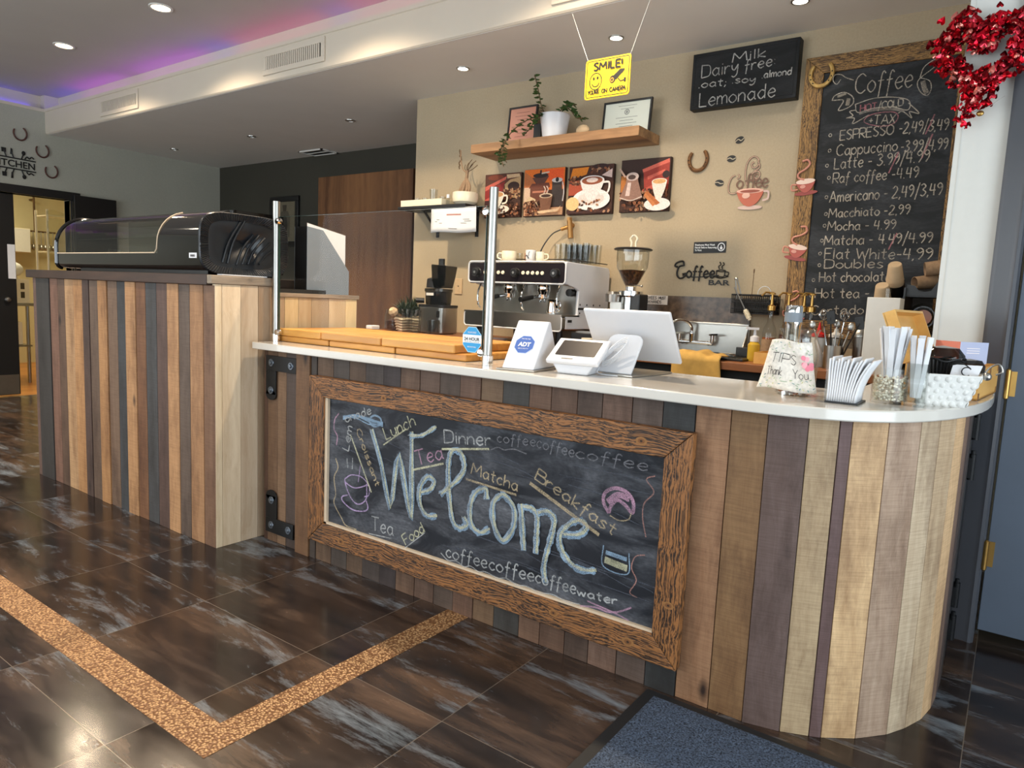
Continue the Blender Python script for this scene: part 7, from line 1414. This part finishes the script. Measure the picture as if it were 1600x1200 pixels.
# smile sign on strings
t = thing('smile_sign', 'yellow SMILE camera warning sign hanging on two strings', 'sign', (-1.79, 3.2, 2.32)); P = Plane2D((-1.79, 3.2, 2.32), (1, 0, 0), (0, 0, 1))
m = MB(); m.prism(rrect(.252, .192, .014, 4), lambda a, b, h: P(a, b, h), -.004, 0); m.build('plate', MT['yellow'], t, smooth=30)
a = Art(P); q = rrect(.234, .174, .010, 4); a.ribbon(q + [q[0]], .0036, (20, 20, 18)); a.ribbon(oval(-.065, -.012, .034, .040, 28) + [(-.031, -.012)], .0048, (24, 22, 14)); a.oval(-.076, .002, .0055, .008, (20, 18, 14)); a.oval(-.054, .004, .0055, .008, (20, 18, 14)); a.line([(-.086, -.022), (-.076, -.034), (-.064, -.037), (-.052, -.033), (-.044, -.020)], .0048, (24, 22, 14))
a.poly([(.02, -.008), (.07, .030), (.094, .030), (.094, .020), (.07, .0), (.05, -.018)], (24, 22, 20)); a.oval(.030, -.014, .016, .018, (24, 22, 20)); a.oval(.028, -.016, .010, .012, (196, 130, 40)); a.oval(.028, -.016, .005, .006, (24, 22, 20)); a.ribbon([(.06, -.012), (.075, -.028), (.098, -.024)], .005, (24, 22, 20)); a.poly([(.094, -.034), (.104, -.034), (.104, -.014), (.094, -.014)], (24, 22, 20)); a.build('print', MT['print'], t)
for w_, xa, xb, y_, h_, th in (('SMILE!', -.078, .082, .040, .036, .0085), ("YOU'RE", -.106, -.040, -.072, .019, .0042), ('ON', -.026, .002, -.072, .019, .0042), ('CAMERA', .018, .106, -.072, .019, .0042)):
    L2_ = Art(P, start=.0024); letter(L2_, w_, xa, y_, xb, y_, h_, th, (16, 16, 14), .02); L2_.build('lettering', MT['print'], t)
for (xa, xb) in ((-.112, -.225), (.118, .215)):
    m = MB(); m.tube([P(xa, .085, -.002), (-1.79 + xb, 3.2, ZL + .001)], .0014, 6); m.build('string', MT['whitematt'], t)
# heart wreath
t = thing('heart_wreath', 'shiny red foil heart wreath hanging at the top right on the white pier', 'wreath', (-.205, 3.05, 2.0)); hcx, hcz = -.205, 2.135
def heart(q, s=1.0): return (s * .012 * 16 * math.sin(q) ** 3 * .62, s * .0118 * (13 * math.cos(q) - 5 * math.cos(2 * q) - 2 * math.cos(3 * q) - math.cos(4 * q)) * .72)
m = MB(); r3 = random.Random(8); hs = [(0, -.55)] + [(.5 * math.sin(q), .28 + .30 * math.cos(q) + .16 * abs(math.sin(q))) for q in ()]
HP = [(0, -1), (.55, -.35), (.85, .15), (.72, .6), (.38, .68), (0, .38), (-.38, .68), (-.72, .6), (-.85, .15), (-.55, -.35)]
def foil(p, s, c):
    ax = Vector((r3.gauss(0, .5), -1, r3.gauss(0, .5))).normalized(); u = ax.cross(Vector((r3.uniform(-.5, .5), 0, 1))).normalized(); v = u.cross(ax) * -1
    vs = [p + u * a_ * s + v * b_ * s for a_, b_ in HP] + [p + ax * s * .35]; m.add(vs, [(i, (i + 1) % 10, 10) for i in range(10)], c)
RC = [(196, 10, 28), (160, 6, 20), (214, 20, 44), (96, 2, 10), (120, 4, 14), (224, 60, 78), (236, 140, 130), (140, 8, 20), (110, 4, 12)]
for i in range(760):
    q = r3.uniform(0, 2 * PI); hx, hz = heart(q); rr = r3.uniform(0, .05); a2 = r3.uniform(0, 2 * PI)
    foil(Vector((hcx + hx + rr * math.cos(a2), 3.035 + r3.uniform(-.05, .04), hcz + hz + rr * math.sin(a2))), r3.uniform(.009, .019), r3.choice(RC))
for i in range(40): foil(Vector((hcx - .03 + r3.gauss(0, .018), 3.04 + r3.uniform(-.03, .02), 1.915 + r3.uniform(-.03, .05))), r3.uniform(.007, .015), r3.choice(RC))
o = m.build('foil_hearts', MT['redfoil'], t, smooth=None, fixn=False); o['kind'] = 'stuff'
m = MB(); m.tube([(hcx + heart(2 * PI * i / 48)[0], 3.05, hcz + heart(2 * PI * i / 48)[1]) for i in range(48)], .016, 8, (90, 6, 14), closed=True); m.build('wire_ring', MT['redfoil'], t)
m = MB(); m.lathe([(0, -.022), (.012, -.012), (.016, .004), (.010, .016), (0, .02)], (-.178, 3.04, 2.152), 18); m.cyl((-.178, 3.04, 2.17), (-.178, 3.045, 2.22), .0012, 6); m.build('hanging_bead', MT['redgloss'], t)
m = MB(); m.tube(catmull([(hcx - .02, 3.04, 1.98), (hcx - .03, 3.02, 1.93), (hcx + .03, 3.03, 1.945), (hcx + .08, 3.04, 1.98)], 6), .001, 5); m.build('loose_wire', MT['steel'], t)
MB().ell((hcx + .012, 3.045, 1.93), .012, .006, .010, 12).build('gold_tag', MT['gold'], t)
# ---------------------------------------------------------------- alcove
t = struct(MB().box(-6.31, -4.90, 5.06, 5.0995, .0, 2.42).build('door_4', MT['walnut'], smooth=None))
t = thing('framed_picture', 'dark framed picture of a jug hanging in the alcove beside the wooden panel', 'picture', (-6.93, 5.09, 1.69)); m = MB(); x0, x1, z0, z1, b = -7.19, -6.67, 1.69, 2.255, .06
for r in ((x0, x1, z0, z0 + b), (x0, x1, z1 - b, z1), (x0, x0 + b, z0 + b, z1 - b), (x1 - b, x1, z0 + b, z1 - b)): m.box(r[0], r[1], 5.07, 5.0995, r[2], r[3])
m.build('frame', MT['black'], t, smooth=None, bevel=.004); MB().box(x0 + b, x1 - b, 5.085, 5.0995, z0 + b, z1 - b, (112, 104, 84)).build('mount', MT['matteprint'], t, smooth=None)
a = Art(Plane2D((-6.93, 5.085, 1.97), (1, 0, 0), (0, 0, 1))); a.poly([(-.09, -.17), (.09, -.17), (.10, .05), (.06, .12), (-.06, .12), (-.10, .05)], (84, 78, 64)); a.poly(oval(0, -.03, .055, .10), (50, 46, 38)); a.poly([(-.03, .12), (.03, .12), (.04, .19), (-.04, .19)], (70, 62, 50)); a.build('print', MT['matteprint'], t)
# ---------------------------------------------------------------- left wall: kitchen sign and notice
t = thing('kitchen_sign', 'black cut metal KITCHEN sign with cutlery above the doorway', 'sign', (XL, 2.90, 2.33)); P = Plane2D((XL + .002, 2.888, 2.325), (0, 1, -.025), (0, 0, 1))
m = MB()
for z in (.052, -.052): m.prism([(-.20, z - .006), (.185, z - .006), (.185, z + .006), (-.20, z + .006)], lambda a, b, h: P(a, b, h), 0, .006)
for k, (x, kd) in enumerate(((-.13, 0), (-.07, 1), (-.008, 2), (.06, 0))):
    for sg in (1, -1):
        tip = (x - .02 * (x < 0) + .02 * (x > 0), sg * .115); m.tube([P(x, sg * .055, .003), P(*tip, .003)], .006, 6)
        if kd == 0: m.prism(oval(tip[0], tip[1], .017, .022, 14), lambda a, b, h: P(a, b, h), 0, .005)
        elif kd == 1: m.prism([(tip[0] - .018, tip[1] - .02), (tip[0] + .018, tip[1] - .02), (tip[0] + .02, tip[1] + .022), (tip[0] - .02, tip[1] + .022)], lambda a, b, h: P(a, b, h), 0, .005)
        else: m.prism([(tip[0] - .008, tip[1] - .03), (tip[0] + .012, tip[1] - .03), (tip[0] + .012, tip[1] + .02), (tip[0] - .002, tip[1] + .03)], lambda a, b, h: P(a, b, h), 0, .005)
for k, pts in enumerate(([(.09, .062), (.11, .085), (.13, .07), (.15, .09), (.17, .075)], [(.10, -.062), (.12, -.085), (.14, -.07), (.165, -.085)])): m.tube([P(a_, b_, .003) for a_, b_ in catmull(pts, 5)], .006, 6)
m.build('bars_and_cutlery', MT['ink'], t)
text_mesh('KITCHEN', P, -.008, -.032, .09, MT['ink'], 'lettering', t, bold=.02, width=.37, depth=.004)
o = MB().box(XL - .0095, XL - .006, 2.80, 2.895 - .03, 1.19, 1.53).build('paper_notice', MT['paper'], None, origin=(XL, 2.85, 1.2), smooth=None); tag(o, 'blank white paper sheet taped to the black kitchen door leaf', 'notice')
# ---------------------------------------------------------------- inside the kitchen
t = thing('work_table', 'stainless steel prep table with an undershelf seen through the kitchen doorway', 'table', (-9.55, 3.05, 0))
MB().box(-9.9, -9.2, 2.75, 3.36, .885, .92).build('table_top', MT['steel'], t, smooth=None, bevel=.004); MB().box(-9.88, -9.22, 2.77, 3.34, .42, .44).build('undershelf', MT['steel'], t, smooth=None)
for x in (-9.84, -9.25):
    for y in (2.82, 3.31): m = MB(); m.cyl((x, y, .001), (x, y, .885), .02, 12); m.build('leg', MT['steel'], t)
t = thing('flour_sack', 'white sack standing on the prep table in the kitchen', 'sack', (-9.66, 3.2, .92)); m = MB(); m.ell((-9.66, 3.2, 1.13), .17, .17, .208, 20); m.ell((-9.64, 3.30, 1.30), .10, .12, .09, 16); m.build('sack_body', MT['whitematt'], t)
t = thing('slotted_box', 'cream slotted box on the prep table in the kitchen', 'box', (-9.3, 3.2, .92)); m = MB(); m.box(-9.4, -9.25, 3.12, 3.34, .9205, 1.19); m.build('casing', MT['cream'], t, smooth=None)
a = Art(Plane2D((-9.25, 3.23, 1.06), (0, 1, 0), (0, 0, 1)))
for dy in (-.05, .04):
    for dz in (-.05, .05): a.rect(dy - .02, dy + .02, dz - .035, dz + .035, (70, 60, 40))
a.build('slots', MT['print'], t)
t = thing('white_bin', 'white plastic container on the undershelf of the prep table', 'container', (-9.4, 3.2, .44)); MB().box(-9.5, -9.28, 3.02, 3.27, .4405, .70).build('tub', MT['cream'], t, smooth=None, bevel=.01)
t = thing('wall_cabinet', 'pale cabinet hanging on the far kitchen wall', 'cabinet', (-11.4, 3.95, 1.55)); MB().box(-11.495, -11.2, 3.75, 4.08, 1.55, 1.88).build('body', MT['cream'], t, smooth=None, bevel=.005); MB().box(-11.199, -11.19, 3.76, 4.07, 1.56, 1.87).build('door', MT['whitematt'], t, smooth=None)
t = thing('utensil_rack', 'row of steel ladles hanging from a brown pipe in the kitchen', 'rack', (-11.35, 4.2, 1.75)); m = MB(); m.cyl((-11.35, 4.09, 1.86), (-11.35, 4.45, 1.86), .012, 8); m.cyl((-11.35, 4.19, 1.86), (-11.35, 4.19, 2.795), .014, 8); m.cyl((-11.35, 4.19, 2.3), (-11.495, 4.19, 2.3), .012, 8); m.build('pipe_rail', MT['stem'], t)
for i in range(7):
    m = MB(); y = 4.11 + i * .05; m.cyl((-11.335, y, 1.855), (-11.335, y, 1.66), .006, 6); m.ell((-11.32, y, 1.64), .03, .03, .045, 10); m.build('ladle', MT['steel'], t)
t = thing('storage_rack', 'tall kitchen rack wrapped in clear plastic film', 'rack', (-9.0, 3.7, 0)); m = MB()
for x in (-9.17, -8.87):
    for y in (3.40, 4.05): m.cyl((x, y, .001), (x, y, 1.97), .014, 8)
for z in (.3, .7, 1.1, 1.5, 1.9): m.box(-9.17, -8.87, 3.40, 4.05, z, z + .012)
m.build('shelving', MT['cream'], t, smooth=30)
m = MB(); m.grid(lambda u, v: (-8.845 + .016 * math.sin(9 * u + 4 * v) + .012 * math.sin(23 * u + 11 * math.sin(7 * v)), 3.385 + .68 * u, .25 + 1.70 * v + .02 * math.sin(14 * u)), 50, 50); m.build('plastic_film', MT['plasticbag'], t, smooth=80, fixn=False)
